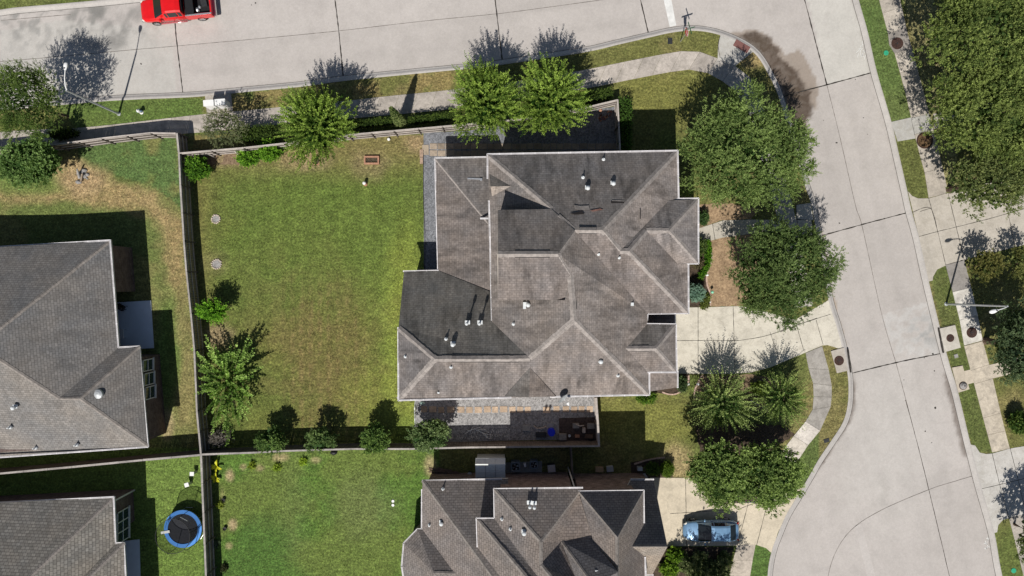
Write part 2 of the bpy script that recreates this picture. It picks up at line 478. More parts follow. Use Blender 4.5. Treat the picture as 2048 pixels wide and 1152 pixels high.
def axis_pts(a, b, step, far):
    m = list(np.arange(a, b + 1e-6, step))
    lo = [a - d for d in (far, 110, 60, 30, 14, 6, 2.4, 1.0, 0.4)]
    hi = [b + d for d in (0.4, 1.0, 2.4, 6, 14, 30, 60, 110, far)]
    return np.array(lo + m + hi)

def grid(xs, ys):
    X, Y = np.meshgrid(xs, ys, indexing='ij'); nx, ny = len(xs), len(ys)
    I = np.arange(nx * ny).reshape(nx, ny)
    Q = np.stack([I[:-1, :-1], I[1:, :-1], I[1:, 1:], I[:-1, 1:]], -1).reshape(-1, 4)
    return X.ravel(), Y.ravel(), Q

def compact(V, Q, C):
    u, inv = np.unique(Q, return_inverse=True)
    return V[u], inv.reshape(Q.shape), C[u]

def blob(px, py, cx, cy, rx, ry, s=0.35, wob=0.5, seed=3):
    d = np.hypot((px - cx) / rx, (py - cy) / ry) + wob * (fbm(px, py, 40, seed) - 0.5) * 2
    return 1 - ss(d, 1 - s, 1 + s)
def lerp(C, c, a):
    a = np.clip(a, 0, 1)[:, None]; return C * (1 - a) + np.array(c) * a

# ---- lawn colours (the real colour of the turf, place by place)
def lawn_color(px, py):
    n1 = fbm(px, py, 90, 1); n2 = fbm(px, py, 28, 2); n3 = fbm(px, py, 9, 4); n4 = fbm(px, py, 200, 5, 3)
    N = len(px)
    C = np.tile(np.array([0.135, 0.135, 0.045]), (N, 1))
    C = lerp(C, (0.20, 0.165, 0.075), ss(n1, 0.50, 0.68) * 0.7)
    C = lerp(C, (0.085, 0.125, 0.030), ss(n4, 0.50, 0.62) * 0.6)
    # main back yard
    mk_ = (px > 385) & (px < 875) & (py > 270) & (py < 894)
    Cm = np.tile(np.array([0.124, 0.140, 0.036]), (N, 1))
    Cm = lerp(Cm, (0.150, 0.135, 0.045), ss(n1, 0.48, 0.66) * 0.55)
    Cm = lerp(Cm, (0.085, 0.125, 0.03), ss(n4, 0.45, 0.6) * 0.4)
    Cm = lerp(Cm, (0.098, 0.150, 0.030), blob(px, py, 670, 470, 230, 150, 0.6, 0.35) * 0.7)
    Cm = lerp(Cm, (0.145, 0.205, 0.040), ss(px + 40 * (n1 - .5), 700, 830) * ss(py, 430, 620) * 0.9)
    Cm = lerp(Cm, (0.195, 0.225, 0.045), blob(px, py, 815, 640, 40, 170, 0.6, 0.25) * 0.75)
    Cm = lerp(Cm, (0.19, 0.21, 0.045), blob(px, py, 770, 790, 90, 50, 0.6, 0.25) * 0.7)
    Cm = Cm * (1 + .09 * ss(np.sin(px / 7.2 + .6 * n1), -.3, .3) - .045)[:, None]
    Cm = lerp(Cm, (0.155, 0.125, 0.05), blob(px, py, 620, 690, 170, 130, 0.7, 0.5) * 0.45 * ss(n2, .35, .6))
    Cm = lerp(Cm, (0.21, 0.155, 0.075), ss(py + 50 * (n1 - .5), 375, 290) * 0.65)
    Cm = lerp(Cm, (0.19, 0.150, 0.06), ss(px + 40 * (n1 - .5), 450, 395) * 0.45)
    st = ss(np.sin(px / 2.9 + 1.5 * n1), 0.1, 0.8) * ss(py, 520, 640) * ss(px, 540, 600) * ss(px, 760, 690) * ss(n3, 0.40, 0.6)
    Cm = lerp(Cm, (0.23, 0.155, 0.08), st * 0.38)
    Cm = lerp(Cm, (0.16, 0.115, 0.05), blob(px, py, 650, 690, 80, 150, 0.7, 0.4) * 0.25)
    Cm = lerp(Cm, (0.30, 0.215, 0.13), blob(px, py, 832, 285, 22, 26, 0.6, 0.5) * 0.8)
    Cm = lerp(Cm, (0.34, 0.24, 0.15), blob(px, py, 605, 318, 50, 22, 0.6, 0.6) * 0.6)
    for (bx, by, rx, ry, a) in ((740, 328, 40, 26, .5), (636, 322, 32, 22, .6), (437, 672, 26, 24, .9), (430, 528, 26, 24, .25), (458, 318, 60, 16, .8)):
        Cm = lerp(Cm, (0.25, 0.185, 0.115), blob(px, py, bx, by, rx, ry, 0.6, 0.6) * a)
    C[mk_] = Cm[mk_]
    # neighbour's yard to the west
    mB = (px <= 385) & (py > 262) & (py < 905)
    Cb = np.tile(np.array([0.165, 0.165, 0.062]), (N, 1))
    Cb = lerp(Cb, (0.075, 0.135, 0.030), ss(n1, 0.42, 0.58) * 0.5)
    # mown brown band that follows the fence round the corner
    ctr = [(-200, 385), (0, 388), (120, 382), (220, 385), (300, 405), (340, 450), (352, 520), (362, 620), (372, 720), (368, 830)]
    d, _, _ = near(px, py, ctr)
    Cb = lerp(Cb, (0.32, 0.225, 0.12), (1 - ss(d + 34 * (n2 - .5), 8, 38)) * 0.85 * (1 - .62 * ss(py, 520, 640)) * (.78 + .22 * ss(n3, .3, .6)))
    Cb = lerp(Cb, (0.085, 0.14, 0.045), (inside(px, py, [(150, 270), (372, 270), (372, 425), (345, 400), (300, 370), (230, 350), (165, 352)])) * ss(n2, 0.2, 0.5) * 0.95)
    Cb = lerp(Cb, (0.095, 0.16, 0.035), blob(px, py, 60, 370, 90, 20, .6, .5) * .8)
    Cb = lerp(Cb, (0.36, 0.25, 0.15), blob(px, py, 160, 355, 42, 32, .5, .5) * .9)
    Cb = lerp(Cb, (0.09, 0.17, 0.035), blob(px, py, 335, 720, 22, 110, .5, .5) * .7)
    Cb = lerp(Cb, (0.33, 0.25, 0.15), blob(px, py, 333, 850, 14, 30, .5, .4) * .8)
    C[mB] = Cb[mB]
    # greener lawns to the south west
    mC = (py > 894) & (px < 880)
    Cc = np.tile(np.array([0.083, 0.150, 0.028]), (N, 1))
    Cc = lerp(Cc, (0.125, 0.155, 0.040), ss(n1, 0.42, 0.62) * 0.7)
    Cc = lerp(Cc, (0.055, 0.115, 0.025), ss(n4, 0.47, 0.60) * 0.6)
    Cc = lerp(Cc, (0.14, 0.155, 0.075), blob(px, py, 730, 1010, 60, 60, .7, .4) * .35)
    Cc = lerp(Cc, (0.12, 0.16, 0.085), blob(px, py, 590, 1010, 30, 90, .7, .4) * .12)
    Cc = lerp(Cc, (0.135, 0.195, 0.045), (px < 405) * 0.75)
    for (bx, by, rx, ry, a) in ((460, 950, 9, 13, .9), (465, 1050, 8, 12, .9), (458, 1092, 7, 7, .6), (486, 934, 6, 6, .7), (520, 936, 7, 6, .6),
                                (560, 915, 20, 9, .7), (632, 920, 12, 7, .6), (862, 930, 12, 22, .7), (445, 1000, 5, 22, .3)):
        Cc = lerp(Cc, (0.38, 0.29, 0.18), blob(px, py, bx, by, rx, ry, .5, .5) * a)
    C[mC] = Cc[mC]
    # front lawns
    C = lerp(C, (0.17, 0.165, 0.048), blob(px, py, 1330, 190, 120, 60, .5, .3) * .75)
    C = lerp(C, (0.175, 0.175, 0.048), blob(px, py, 1290, 850, 110, 60, .5, .3) * .8)
    C = lerp(C, (0.33, 0.25, 0.14), blob(px, py, 1355, 925, 36, 38, .5, .5) * .8)
    C = lerp(C, (0.30, 0.22, 0.11), blob(px, py, 1510, 120, 30, 16, .5, .5) * .8)
    C = lerp(C, (0.088, 0.140, 0.042), inside(px, py, [(1700, -20), (1757, -20), (1825, 240), (1780, 250)]) * 0.75)
    C = lerp(C, (0.085, 0.105, 0.032), inside(px, py, [(1790, 280), (1830, 270), (1860, 400), (1815, 400)]) * 0.5)
    C = lerp(C, (0.075, 0.105, 0.030), inside(px, py, [(1850, 520), (1895, 520), (1990, 910), (1945, 900)]) * 0.7)
    C = lerp(C, (0.085, 0.130, 0.038), inside(px, py, [(1540, 980), (1640, 860), (1640, 930), (1590, 1010)]) * 0.8)
    C = lerp(C, (0.075, 0.135, 0.032), inside(px, py, [(1490, 1080), (1545, 1080), (1540, 1200), (1480, 1200)]) * 0.9)
    C = lerp(C, (0.26, 0.235, 0.12), inside(px, py, [(1795, -60), (1860, -60), (1930, 420), (1890, 380)]) * 0.7)
    C = lerp(C, (0.25, 0.185, 0.085), (inside(px, py, [(410, 195), (910, 138), (910, 180), (410, 232)]) * ss(n2, .35, .6)) * .75)
    C = lerp(C, (0.090, 0.150, 0.035), (inside(px, py, [(100, 200), (405, 195), (405, 235), (160, 260)])) * .7)
    C = C * (0.86 + 0.28 * n3)[:, None]
    return C

xs = axis_pts(-51.0, 51.0, 0.2, 220); ys = axis_pts(-31.0, 31.0, 0.2, 220)
X, Y, Q = grid(xs, ys)
PX = X * S + 1024; PY = 576 - Y * S
ins = inside(X, Y, ROAD)
keep = ~ins[Q].all(1)
Q = Q[keep]
idx = np.unique(Q); snap = idx[ins[idx]]
bd = np.full(len(snap), 1e9); bx_ = X[snap].copy(); by_ = Y[snap].copy()
for L_ in ALLK:
    d, nx, ny = near(X[snap], Y[snap], L_)
    k = d < bd; bd = np.where(k, d, bd); bx_ = np.where(k, nx, bx_); by_ = np.where(k, ny, by_)
okk = bd < 1.0
X[snap] = np.where(okk, bx_, X[snap]); Y[snap] = np.where(okk, by_, Y[snap])
Z = 0.02 * (fbm(X, Y, 3.0, 2) - 0.5); Z[ins] = 0
V = np.stack([X, Y, Z], 1)
V, Q, Cg = compact(V, Q, lawn_color(PX, PY))
g = mk('lawn', V, Q, M['grass'], smooth=True, col=Cg); tag(g, kind='structure')

# ---- road sheet
def road_color(px, py):
    n1 = fbm(px, py, 120, 1); n2 = fbm(px, py, 34, 2); n3 = fbm(px, py, 11, 3); n5 = fbm(px, py, 60, 6)
    C = np.tile(np.array([0.487, 0.453, 0.426]), (len(px), 1))
    C = C * (0.93 + 0.12 * n1)[:, None]
    # every cast slab has its own tone
    tj = px - (py * 0.085); k1 = np.digitize(tj, [347, 668, 988, 1277]); long_ = (py < 130 - 0.0975 * (px + 20)).astype(int)
    tone = np.array([.97, 1.03, .99, 1.035, .985, 1.02, 1.0, .96, 1.03, .975])[(k1 * 2 + long_) % 10]
    onN = (px < 1500) & (py < 260)
    ly = py + 0.235 * (px - 1650); k2 = np.digitize(ly, [171, 470, 738, 1000]); lx = px > np.interp(py, [-20, 170, 455, 740, 980, 1152], [1603, 1655, 1726, 1797, 1859, 1900])
    tone2 = np.array([1.0, .985, .965, 1.02, 1.015, .975, .98, 1.02, 1.01, .985])[(k2 * 2 + lx.astype(int)) % 10]
    C = C * np.where(onN, tone, tone2)[:, None]
    # faint tyre lanes
    lane, _, _ = near(px, py, [(1640, 100), (1690, 300), (1760, 560), (1815, 780), (1870, 1010), (1905, 1160)]); C = C * (1 - .045 * np.exp(-((lane - 34) / 9) ** 2) * (.5 + n2))[:, None]
    lane, _, _ = near(px, py, [(-50, 150), (365, 118), (676, 92), (1000, 56), (1250, 20)]); C = C * (1 - .04 * np.exp(-((lane - 26) / 8) ** 2) * (.5 + n2))[:, None]
    C = lerp(C, (0.57, 0.555, 0.51), inside(px, py, [(1608, -40), (1710, -40), (1753, 143), (1655, 170)]) * .75)
    C = lerp(C, (0.50, 0.49, 0.455), inside(px, py, [(0, 60), (0, 300), (240, 200), (350, 195), (345, 60), (120, 40)]) * .6)
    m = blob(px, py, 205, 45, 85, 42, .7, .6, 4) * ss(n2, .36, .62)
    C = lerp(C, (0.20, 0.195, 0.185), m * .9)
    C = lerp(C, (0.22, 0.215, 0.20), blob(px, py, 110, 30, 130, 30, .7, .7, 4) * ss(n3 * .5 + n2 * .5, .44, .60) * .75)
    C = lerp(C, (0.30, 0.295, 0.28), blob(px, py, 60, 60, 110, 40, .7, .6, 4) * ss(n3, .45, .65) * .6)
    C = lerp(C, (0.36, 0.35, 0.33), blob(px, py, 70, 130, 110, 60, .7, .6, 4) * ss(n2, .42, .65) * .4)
    # tyre polish down the right hand lane, pale mottled panel
    C = lerp(C, (0.56, 0.555, 0.54), inside(px, py, [(1765, 630), (1872, 600), (1893, 705), (1798, 728)]) * ss(n3, .35, .55) * .55)
    C = lerp(C, (0.30, 0.30, 0.295), blob(px, py, 1855, 668, 34, 30, .7, .6, 4) * ss(n3, .42, .6) * .75)
    C = lerp(C, (0.56, 0.545, 0.51), blob(px, py, 1775, 880, 90, 160, .8, .3, 5) * .35)
    C = lerp(C, (0.40, 0.38, 0.35), blob(px, py, 1768, 1000, 12, 40, .7, .8, 5) * ss(n3, .4, .6) * .4)
    C = lerp(C, (0.42, 0.39, 0.36), (ss(np.sin(px / 5.0 - py / 19.0), .6, 1) * ss(n5, .5, .62)) * .16)
    # damp muddy stain that runs out of the gutter at the corner
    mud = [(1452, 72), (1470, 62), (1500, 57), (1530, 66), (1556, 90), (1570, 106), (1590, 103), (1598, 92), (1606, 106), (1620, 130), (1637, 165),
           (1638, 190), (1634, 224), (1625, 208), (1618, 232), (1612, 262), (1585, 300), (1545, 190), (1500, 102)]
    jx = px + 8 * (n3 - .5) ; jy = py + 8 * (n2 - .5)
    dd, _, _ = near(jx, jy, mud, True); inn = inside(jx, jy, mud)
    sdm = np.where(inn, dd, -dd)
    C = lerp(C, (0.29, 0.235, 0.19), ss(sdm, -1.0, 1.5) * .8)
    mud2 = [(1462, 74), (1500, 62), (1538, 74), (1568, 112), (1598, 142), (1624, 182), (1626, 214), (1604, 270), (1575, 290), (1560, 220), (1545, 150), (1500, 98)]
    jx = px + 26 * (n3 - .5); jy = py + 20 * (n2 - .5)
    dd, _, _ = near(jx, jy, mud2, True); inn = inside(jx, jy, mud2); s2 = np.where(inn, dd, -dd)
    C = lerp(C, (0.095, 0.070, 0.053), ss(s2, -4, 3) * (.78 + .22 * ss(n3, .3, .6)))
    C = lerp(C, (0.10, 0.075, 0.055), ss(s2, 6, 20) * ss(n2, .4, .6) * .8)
    # gutters: grime along the kerb
    for line, parts in ((K_SOUTH, None), (K_EAST, None)):
        d, nx, ny = near(px, py, line)
        grime = (1 - ss(d + 10 * (n2 - .5), 9, 18))
        C = lerp(C, (0.33, 0.30, 0.275), grime * ss(n2, .42, .62) * .7)
    d, nx, ny = near(px, py, [(1697, 750), (1699, 800), (1690, 838), (1668, 872), (1640, 915), (1612, 955)])
    C = lerp(C, (0.17, 0.14, 0.12), (1 - ss(d + 7 * (n3 - .5), 10, 17)) * ss(py, 745, 780) * ss(n2, .25, .45) * .9)
    d, nx, ny = near(px, py, [(1898, 755), (1912, 810), (1935, 905)])
    C = lerp(C, (0.17, 0.14, 0.12), (1 - ss(d + 9 * (n3 - .5), 5, 13)) * .8)
    d, nx, ny = near(px, py, [(1640, 470), (1662, 600), (1685, 690)])
    C = lerp(C, (0.36, 0.26, 0.16), (1 - ss(d + 9 * (n3 - .5), 4, 9)) * .8)
    d, nx, ny = near(px, py, [(1040, 122), (1165, 102)])
    C = lerp(C, (0.12, 0.11, 0.11), (1 - ss(d + 6 * (n3 - .5), 4, 10)) * .6)
    d, nx, ny = near(px, py, [(1285, 75), (1320, 66)])
    C = lerp(C, (0.14, 0.11, 0.09), (1 - ss(d + 5 * (n3 - .5), 3, 8)) * .9)
    return C

rx = axis_pts(-51, 51, 0.2, 220); ry = axis_pts(-31, 31, 0.2, 220)
X, Y, Q = grid(rx, ry)
ins = inside(X, Y, ROAD); Q = Q[ins[Q].any(1)]
V = np.stack([X, Y, np.full(len(X), -0.10)], 1)
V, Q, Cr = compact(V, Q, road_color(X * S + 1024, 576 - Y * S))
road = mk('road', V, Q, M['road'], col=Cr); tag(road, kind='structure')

# ---- kerbs: rolled concrete kerb and gutter
def kerb(line, side, name='kerb'):
    pts = [Vector((x, y, 0)) for x, y in line]; n = len(pts)
    prof = [(-0.01, -0.12), (-0.01, 0.035), (0.10, 0.045), (0.20, 0.02), (0.34, -0.06), (0.42, -0.086), (0.46, -0.0935), (0.46, -0.12)]
    V = []; C = []
    for i, p in enumerate(pts):
        d = (pts[min(i + 1, n - 1)] - pts[max(i - 1, 0)]).normalized(); nn = Vector((-d.y, d.x, 0)) * side
        t = 0.92 + 0.16 * vn(np.array([p.x]), np.array([p.y]), 2.2, 3)[0]
        for o, z in prof:
            q = p + nn * o; V.append((q.x, q.y, z)); C.append((0.47 * t, 0.445 * t, 0.42 * t))
    m = len(prof); F = []
    for i in range(n - 1):
        for k in range(m - 1):
            f = [i * m + k, (i + 1) * m + k, (i + 1) * m + k + 1, i * m + k + 1]
            F.append(f if side < 0 else f[::-1])
    o = mk(name, V, F, M['kerb'], col=C)
    tag(o, kind='structure')
    # gutter line where the kerb meets the pavement
    b = MB()
    for i in range(n - 1):
        d = (pts[min(i + 1, n - 1)] - pts[max(i - 1, 0)]).normalized(); nn = Vector((-d.y, d.x, 0)) * side
        d2 = (pts[min(i + 2, n - 1)] - pts[i]).normalized(); n2 = Vector((-d2.y, d2.x, 0)) * side
        a0 = pts[i] + nn * 0.46; a1 = pts[i] + nn * 0.495; b0 = pts[i + 1] + n2 * 0.46; b1 = pts[i + 1] + n2 * 0.495
        z = -0.094
        b.add([(a0.x, a0.y, z), (a1.x, a1.y, z), (b1.x, b1.y, z), (b0.x, b0.y, z)], [[0, 1, 2, 3] if side < 0 else [3, 2, 1, 0]])
    b.build('gutter_joint', M['joint'], o)
    return o
kerb(wS, +1); kerb(wE, -1); kerb(wN, -1)

def strip(pts, wd, z, mat, name, parent, jitter=0.0, seed=1):
    pts = smooth_line(pts, 6) if len(pts) > 2 else [tuple(np.array(pts[0]) * (1 - t) + np.array(pts[1]) * t) for t in np.linspace(0, 1, 1 + max(2, int(math.dist(pts[0], pts[1]) / 6)))]
    rnd = random.Random(seed)
    P = [W(x, y) for x, y in pts]; V = []; F = []
    for i, p in enumerate(P):
        d = (P[min(i + 1, len(P) - 1)] - P[max(i - 1, 0)]).normalized(); nn = Vector((-d.y, d.x, 0))
        ww = wd * (1 + jitter * (rnd.random() - .5) * 2); off = nn * jitter * 0.03 * (rnd.random() - .5)
        V += [p + off + nn * ww / 2 + Vector((0, 0, z)), p + off - nn * ww / 2 + Vector((0, 0, z))]
    for i in range(len(P) - 1): F.append([2 * i + 1, 2 * i + 3, 2 * i + 2, 2 * i])
    return mk(name, V, F, mat, parent)
RZ = -0.094
dark_joints = [[(347, 0), (350, 60), (358, 130), (365, 189)], [(667, -20), (677, 61), (686, 156)], [(988, -20), (1005, 124)], [(1277, -20), (1298, 69)],
               [(1560, 196), (1590, 186), (1662, 167), (1750, 143)], [(1641, 472), (1740, 445), (1835, 420)], [(1700, 748), (1800, 724), (1890, 706)],
               [(1608, -10), (1655, 170)]]
for i, j in enumerate(dark_joints): strip(j, 0.085, RZ, M['joint'], 'expansion_joint', road, 0.5, i)
thin_joints = [[(-20, 124), (120, 112), (240, 101), (365, 90), (500, 78), (676, 61), (840, 42), (1000, 26), (1100, 13), (1210, -2)], [(1655, 170), (1680, 270), (1712, 410), (1726, 455), (1765, 630), (1797, 740), (1834, 880), (1859, 980), (1900, 1152), (1915, 1230)],
               [(1952, 951), (1905, 965), (1859, 980), (1770, 1018), (1710, 1055), (1675, 1100), (1656, 1160), (1650, 1240)], [(1430, 66), (1445, 74)],
               [(0, 40), (140, 28)]]
for i, j in enumerate(thin_joints): strip(j, 0.04, RZ, M['joint_thin'], 'saw_cut_joint', road, 0.3, i)
strip([(1812, 800), (1834, 880), (1859, 980), (1900, 1152)], 0.045, RZ + 0.003, M['joint'], 'expansion_joint', road, 0.4, 77)
# stop line
q = [W(1326, -2), W(1343, -2), W(1353, 50), W(1340, 53)]
b = MB(); b.add([(p.x, p.y, RZ) for p in [W(1319, -40), W(1336, -40), W(1353, 50), W(1340, 53)]], [[3, 2, 1, 0]])
b.build('stop_line', M['white_line'], road)
b = MB(); b.add([(p.x, p.y, RZ) for p in [W(1709, 1050), W(1722, 1046), W(1752, 1152), W(1738, 1156)]], [[3, 2, 1, 0]])
fl = MB(); fl.cc = (0.52, 0.487, 0.46); fl.add([(p.x, p.y, RZ) for p in [W(1710, 1052), W(1724, 1048), W(1758, 1175), W(1742, 1179)]], [[3, 2, 1, 0]])
fl.build('faded_line', M['road'], road)
# chalk marks on the pavement
b = MB(); rnd = random.Random(5)
for (cx, cy) in ((1723, 88), (1724, 98), (1719, 106), (1728, 112), (1729, 104), (1975, 1082), (1971, 1090), (1978, 1094), (1972, 1098)):
    for k in range(3):
        a = rnd.uniform(0, 6.28); p = W(cx + rnd.uniform(-3, 3), cy + rnd.uniform(-4, 4)); L = rnd.uniform(.08, .2)
        e = Vector((math.cos(a), math.sin(a), 0)); n_ = Vector((-e.y, e.x, 0)) * .022
        b.add([(v.x, v.y, RZ) for v in (p - e * L - n_, p + e * L - n_, p + e * L + n_, p - e * L + n_)], [[0, 1, 2, 3]])
b.build('chalk_mark', M['white_line'], road)
# small dark spots of tar and droppings
b = MB()
for (cx, cy, r) in ((281, 127, .09), (1674, 285, .09), (1728, 235, .05), (1872, 816, .11), (1852, 863, .07), (1870, 742, .08), (1712, 158, .05), (1736, 268, .04), (1865, 886, .05), (1648, 240, .04),
                    (1809, 760, .05), (510, 5, .08), (502, 9, .05), (1770, 437, .07), (1680, 446, .08), (1867, 708, .1), (1850, 716, .06)):
    p = W(cx, cy); n = 9
    V = [(p.x + r * rnd.uniform(.6, 1.2) * math.cos(k * 6.283 / n), p.y + r * rnd.uniform(.5, 1.1) * math.sin(k * 6.283 / n), RZ) for k in range(n)]
    b.add(V, [list(range(n))])
b.build('tar_spot', M['joint'], road)

# ------------------------------------------------------------------ pavements and driveways
def slabs(name, left, right, z, base, mat='walk', jitter=0.12, seed=1, tints=None, gap=0.02, th=0.06):
    """left and right are matching polylines; every step between two pairs is one slab"""
    rnd = random.Random(seed); b = MB(); b.cc = base
    u = MB()
    for i in range(len(left) - 1):
        l0, l1, r0, r1 = (W(*left[i]), W(*left[i + 1]), W(*right[i]), W(*right[i + 1]))
        t = 1 + rnd.uniform(-jitter, jitter)
        c = tints[i] if tints and i in tints else base
        b.cc = (c[0] * t, c[1] * t, c[2] * t)
        d = (l1 - l0).normalized() * gap / 2; e = (r1 - r0).normalized() * gap / 2
        poly = [l0 + d, r0 + e, r1 - e, l1 - d]
        b.prism([(p.x, p.y) for p in poly], z - th, z)
    o = b.build(name, M[mat]); tag(o, kind='structure')
    return o
def resample(a, n):
    a = smooth_line(a, 5); L = [0]
    for i in range(1, len(a)): L.append(L[-1] + math.dist(a[i - 1], a[i]))
    out = []
    for k in range(n + 1):
        t = L[-1] * k / n
        j = max(i for i in range(len(L)) if L[i] <= t + 1e-9); j = min(j, len(a) - 2)
        f = (t - L[j]) / max(1e-9, L[j + 1] - L[j]); out.append((a[j][0] * (1 - f) + a[j + 1][0] * f, a[j][1] * (1 - f) + a[j + 1][1] * f))
    return out
OLD = (0.46, 0.415, 0.37); NEWC = (0.60, 0.555, 0.475); CREAM = (0.56, 0.495, 0.40); GREYC = (0.47, 0.455, 0.43)
zw = 0.035
# north pavement, then round the corner and south
a = [(-300, 297), (0, 264), (169, 255), (342, 236), (413, 228), (534, 217), (690, 202), (771, 193), (910, 179), (1052, 160), (1169, 140), (1278, 118), (1359, 103), (1396, 103), (1435, 117)]
c = [(-300, 335), (0, 302), (169, 290), (342, 270), (413, 264), (551, 250), (703, 237), (815, 227), (913, 217), (1052, 199), (1169, 178), (1278, 156), (1359, 141), (1389, 140), (1415, 146)]
slabs('sidewalk', resample(a, 46), resample(c, 46), zw, OLD, seed=2)
a = [(1435, 117), (1470, 132), (1494, 149), (1511, 176), (1522, 203), (1536, 250), (1556, 310), (1574, 370), (1584, 406), (1598, 470), (1612, 540), (1626, 612)]
c = [(1415, 146), (1452, 167), (1475, 186), (1486, 212), (1498, 262), (1518, 320), (1536, 378), (1548, 412), (1562, 470), (1576, 540), (1590, 616), (1590, 616)]
slabs('sidewalk', resample(a, 15), resample(c, 15), zw, (0.47, 0.44, 0.40), seed=3)
a = [(1611, 706), (1620, 742), (1627, 769), (1628, 819), (1612, 843), (1588, 872), (1560, 910), (1530, 950), (1500, 1000), (1478, 1060), (1470, 1100), (1458, 1180)]
c = [(1644, 692), (1657, 740), (1663, 772), (1662, 811), (1641, 860), (1618, 890), (1596, 920), (1570, 960), (1540, 1005), (1518, 1055), (1508, 1100), (1496, 1180)]
o_ = slabs('sidewalk', [(1611, 706), (1617, 737), (1626, 767), (1627, 793), (1625, 819), (1611, 843)], [(1644, 692), (1657, 739), (1663, 771), (1663, 794), (1661, 813), (1640, 861)], zw, (0.42, 0.395, 0.36), seed=4, jitter=0.14)
slabs('sidewalk', [(1611, 843), (1587, 872), (1560, 908), (1536, 942)], [(1640, 861), (1616, 890), (1597, 919), (1571, 955)], zw, (0.58, 0.53, 0.46), seed=5, tints={0: (0.68, 0.63, 0.57)})
slabs('sidewalk', [(1474, 1090), (1466, 1120), (1458, 1152), (1450, 1200)], [(1511, 1089), (1505, 1120), (1500, 1152), (1494, 1200)], zw, (0.50, 0.44, 0.37), seed=6)
# east pavement
eL = [(1720, -140), (1742, -60), (1757, 0), (1776, 71), (1780, 92), (1789, 107), (1800, 146), (1812, 193), (1822, 237), (1829, 268), (1846, 328), (1857, 396)]
eR = [(1760, -150), (1781, -62), (1796, 0), (1810, 46), (1823, 93), (1826, 104), (1835, 140), (1845, 184), (1857, 228), (1865, 260), (1880, 322), (1896, 388)]
eL2 = [(1724, -120), (1740, -68), (1757, -4), (1765, 27), (1776, 68), (1778, 90), (1789, 107), (1800, 146), (1812, 192), (1822, 236), (1829, 269), (1839, 309), (1849, 345), (1857, 396)]
eR2 = [(1764, -132), (1780, -80), (1796, -16), (1803, 14), (1812, 55), (1819, 82), (1824, 98), (1834, 136), (1846, 180), (1858, 228), (1866, 258), (1876, 298), (1885, 336), (1896, 386)]
slabs('sidewalk', eL2, eR2, zw, (0.50, 0.45, 0.385), seed=8, jitter=0.14, tints={4: (0.34, 0.31, 0.28), 5: (0.34, 0.31, 0.28), 9: (0.44, 0.43, 0.40)})
slabs('sidewalk', [(1891, 530), (1905, 584), (1919, 640), (1928, 691)], [(1928, 520), (1942, 575), (1955, 631), (1965, 681)], zw, (0.66, 0.63, 0.57), seed=9, jitter=.03, tints={0: (0.30, 0.28, 0.26)})
slabs('sidewalk', [(1928, 692), (1941, 741), (1948, 768), (1966, 836), (1975, 870), (1984, 905)], [(1965, 682), (1978, 729), (1985, 757), (2001, 826), (2010, 862), (2019, 897)], zw, CREAM, seed=10, jitter=.06)
slabs('sidewalk', [(2018, 1037), (2034, 1100), (2050, 1165), (2066, 1230)], [(2055, 1026), (2071, 1090), (2086, 1155), (2102, 1220)], zw, (0.45, 0.41, 0.36), seed=11)

def pave(name, polys, z, mat='drive', joints=(), col=NEWC, kind='structure', th=0.07):
    b = MB()
    for p, cc in polys:
        b.cc = cc; b.prism([tuple(W(x, y)[:2]) for x, y in p], z - th, z)
    o = b.build(name, M[mat]); tag(o, kind=kind)
    for i, j in enumerate(joints):
        strip(j, 0.04, z + 0.004, M['joint'], 'joint', o, 0.4, i)
    return o
zd = 0.028
# corner ramp with its panels
pave('corner_ramp', [([(1440, 70), (1468, 80), (1507, 103), (1470, 132), (1435, 117), (1436, 90)], (0.50, 0.485, 0.45))], 0.05, 'drive', [[(1440, 116), (1436, 92), (1440, 72)]])
b = MB(); rzz = R(-30)
p = W(1483, 93); b.box((p.x, p.y, 0.058), (1.40, 0.62, 0.02), rzz)
for i in range(14):
    for j in range(6):
        lx = -0.65 + i * 0.1; ly = -0.25 + j * 0.1
        b.box((p.x + lx * math.cos(rzz) - ly * math.sin(rzz), p.y + lx * math.sin(rzz) + ly * math.cos(rzz), 0.071), (0.035, 0.035, 0.008), rzz)
tag(b.build('tactile_pad', M['tactile']), 'dark red bumpy warning pad set in the corner kerb ramp', 'tactile paving')
# main driveway
pave('driveway', [([(1352, 612), (1376, 615), (1430, 614), (1480, 612), (1520, 620), (1590, 640), (1657, 600), (1672, 650), (1686, 700), (1668, 694), (1655, 690), (1644, 691), (1611, 705), (1575, 720), (1539, 735), (1500, 745), (1450, 748), (1354, 747)], (0.64, 0.60, 0.51))], zd,
     'drive', [[(1396, 614), (1396, 747)], [(1466, 613), (1470, 747)], [(1353, 681), (1478, 681)], [(1478, 681), (1530, 672), (1580, 655), (1634, 636)], [(1540, 664), (1560, 726)], [(1593, 652), (1608, 703)], [(1632, 640), (1646, 690)], [(1560, 664), (1600, 648), (1662, 628)]])
# front walk to the door
pave('front_walk', [([(1380, 462), (1397, 457), (1446, 441), (1500, 439), (1560, 440), (1592, 438), (1622, 440), (1628, 470), (1590, 470), (1540, 466), (1500, 468), (1446, 475), (1411, 484), (1380, 486)], (0.50, 0.465, 0.40)),
                    ([(1592, 410), (1621, 406), (1627, 440), (1592, 440)], (0.48, 0.46, 0.42))], zd, 'drive', [[(1425, 448), (1430, 480)], [(1462, 441), (1464, 473)], [(1592, 410), (1596, 470)]])
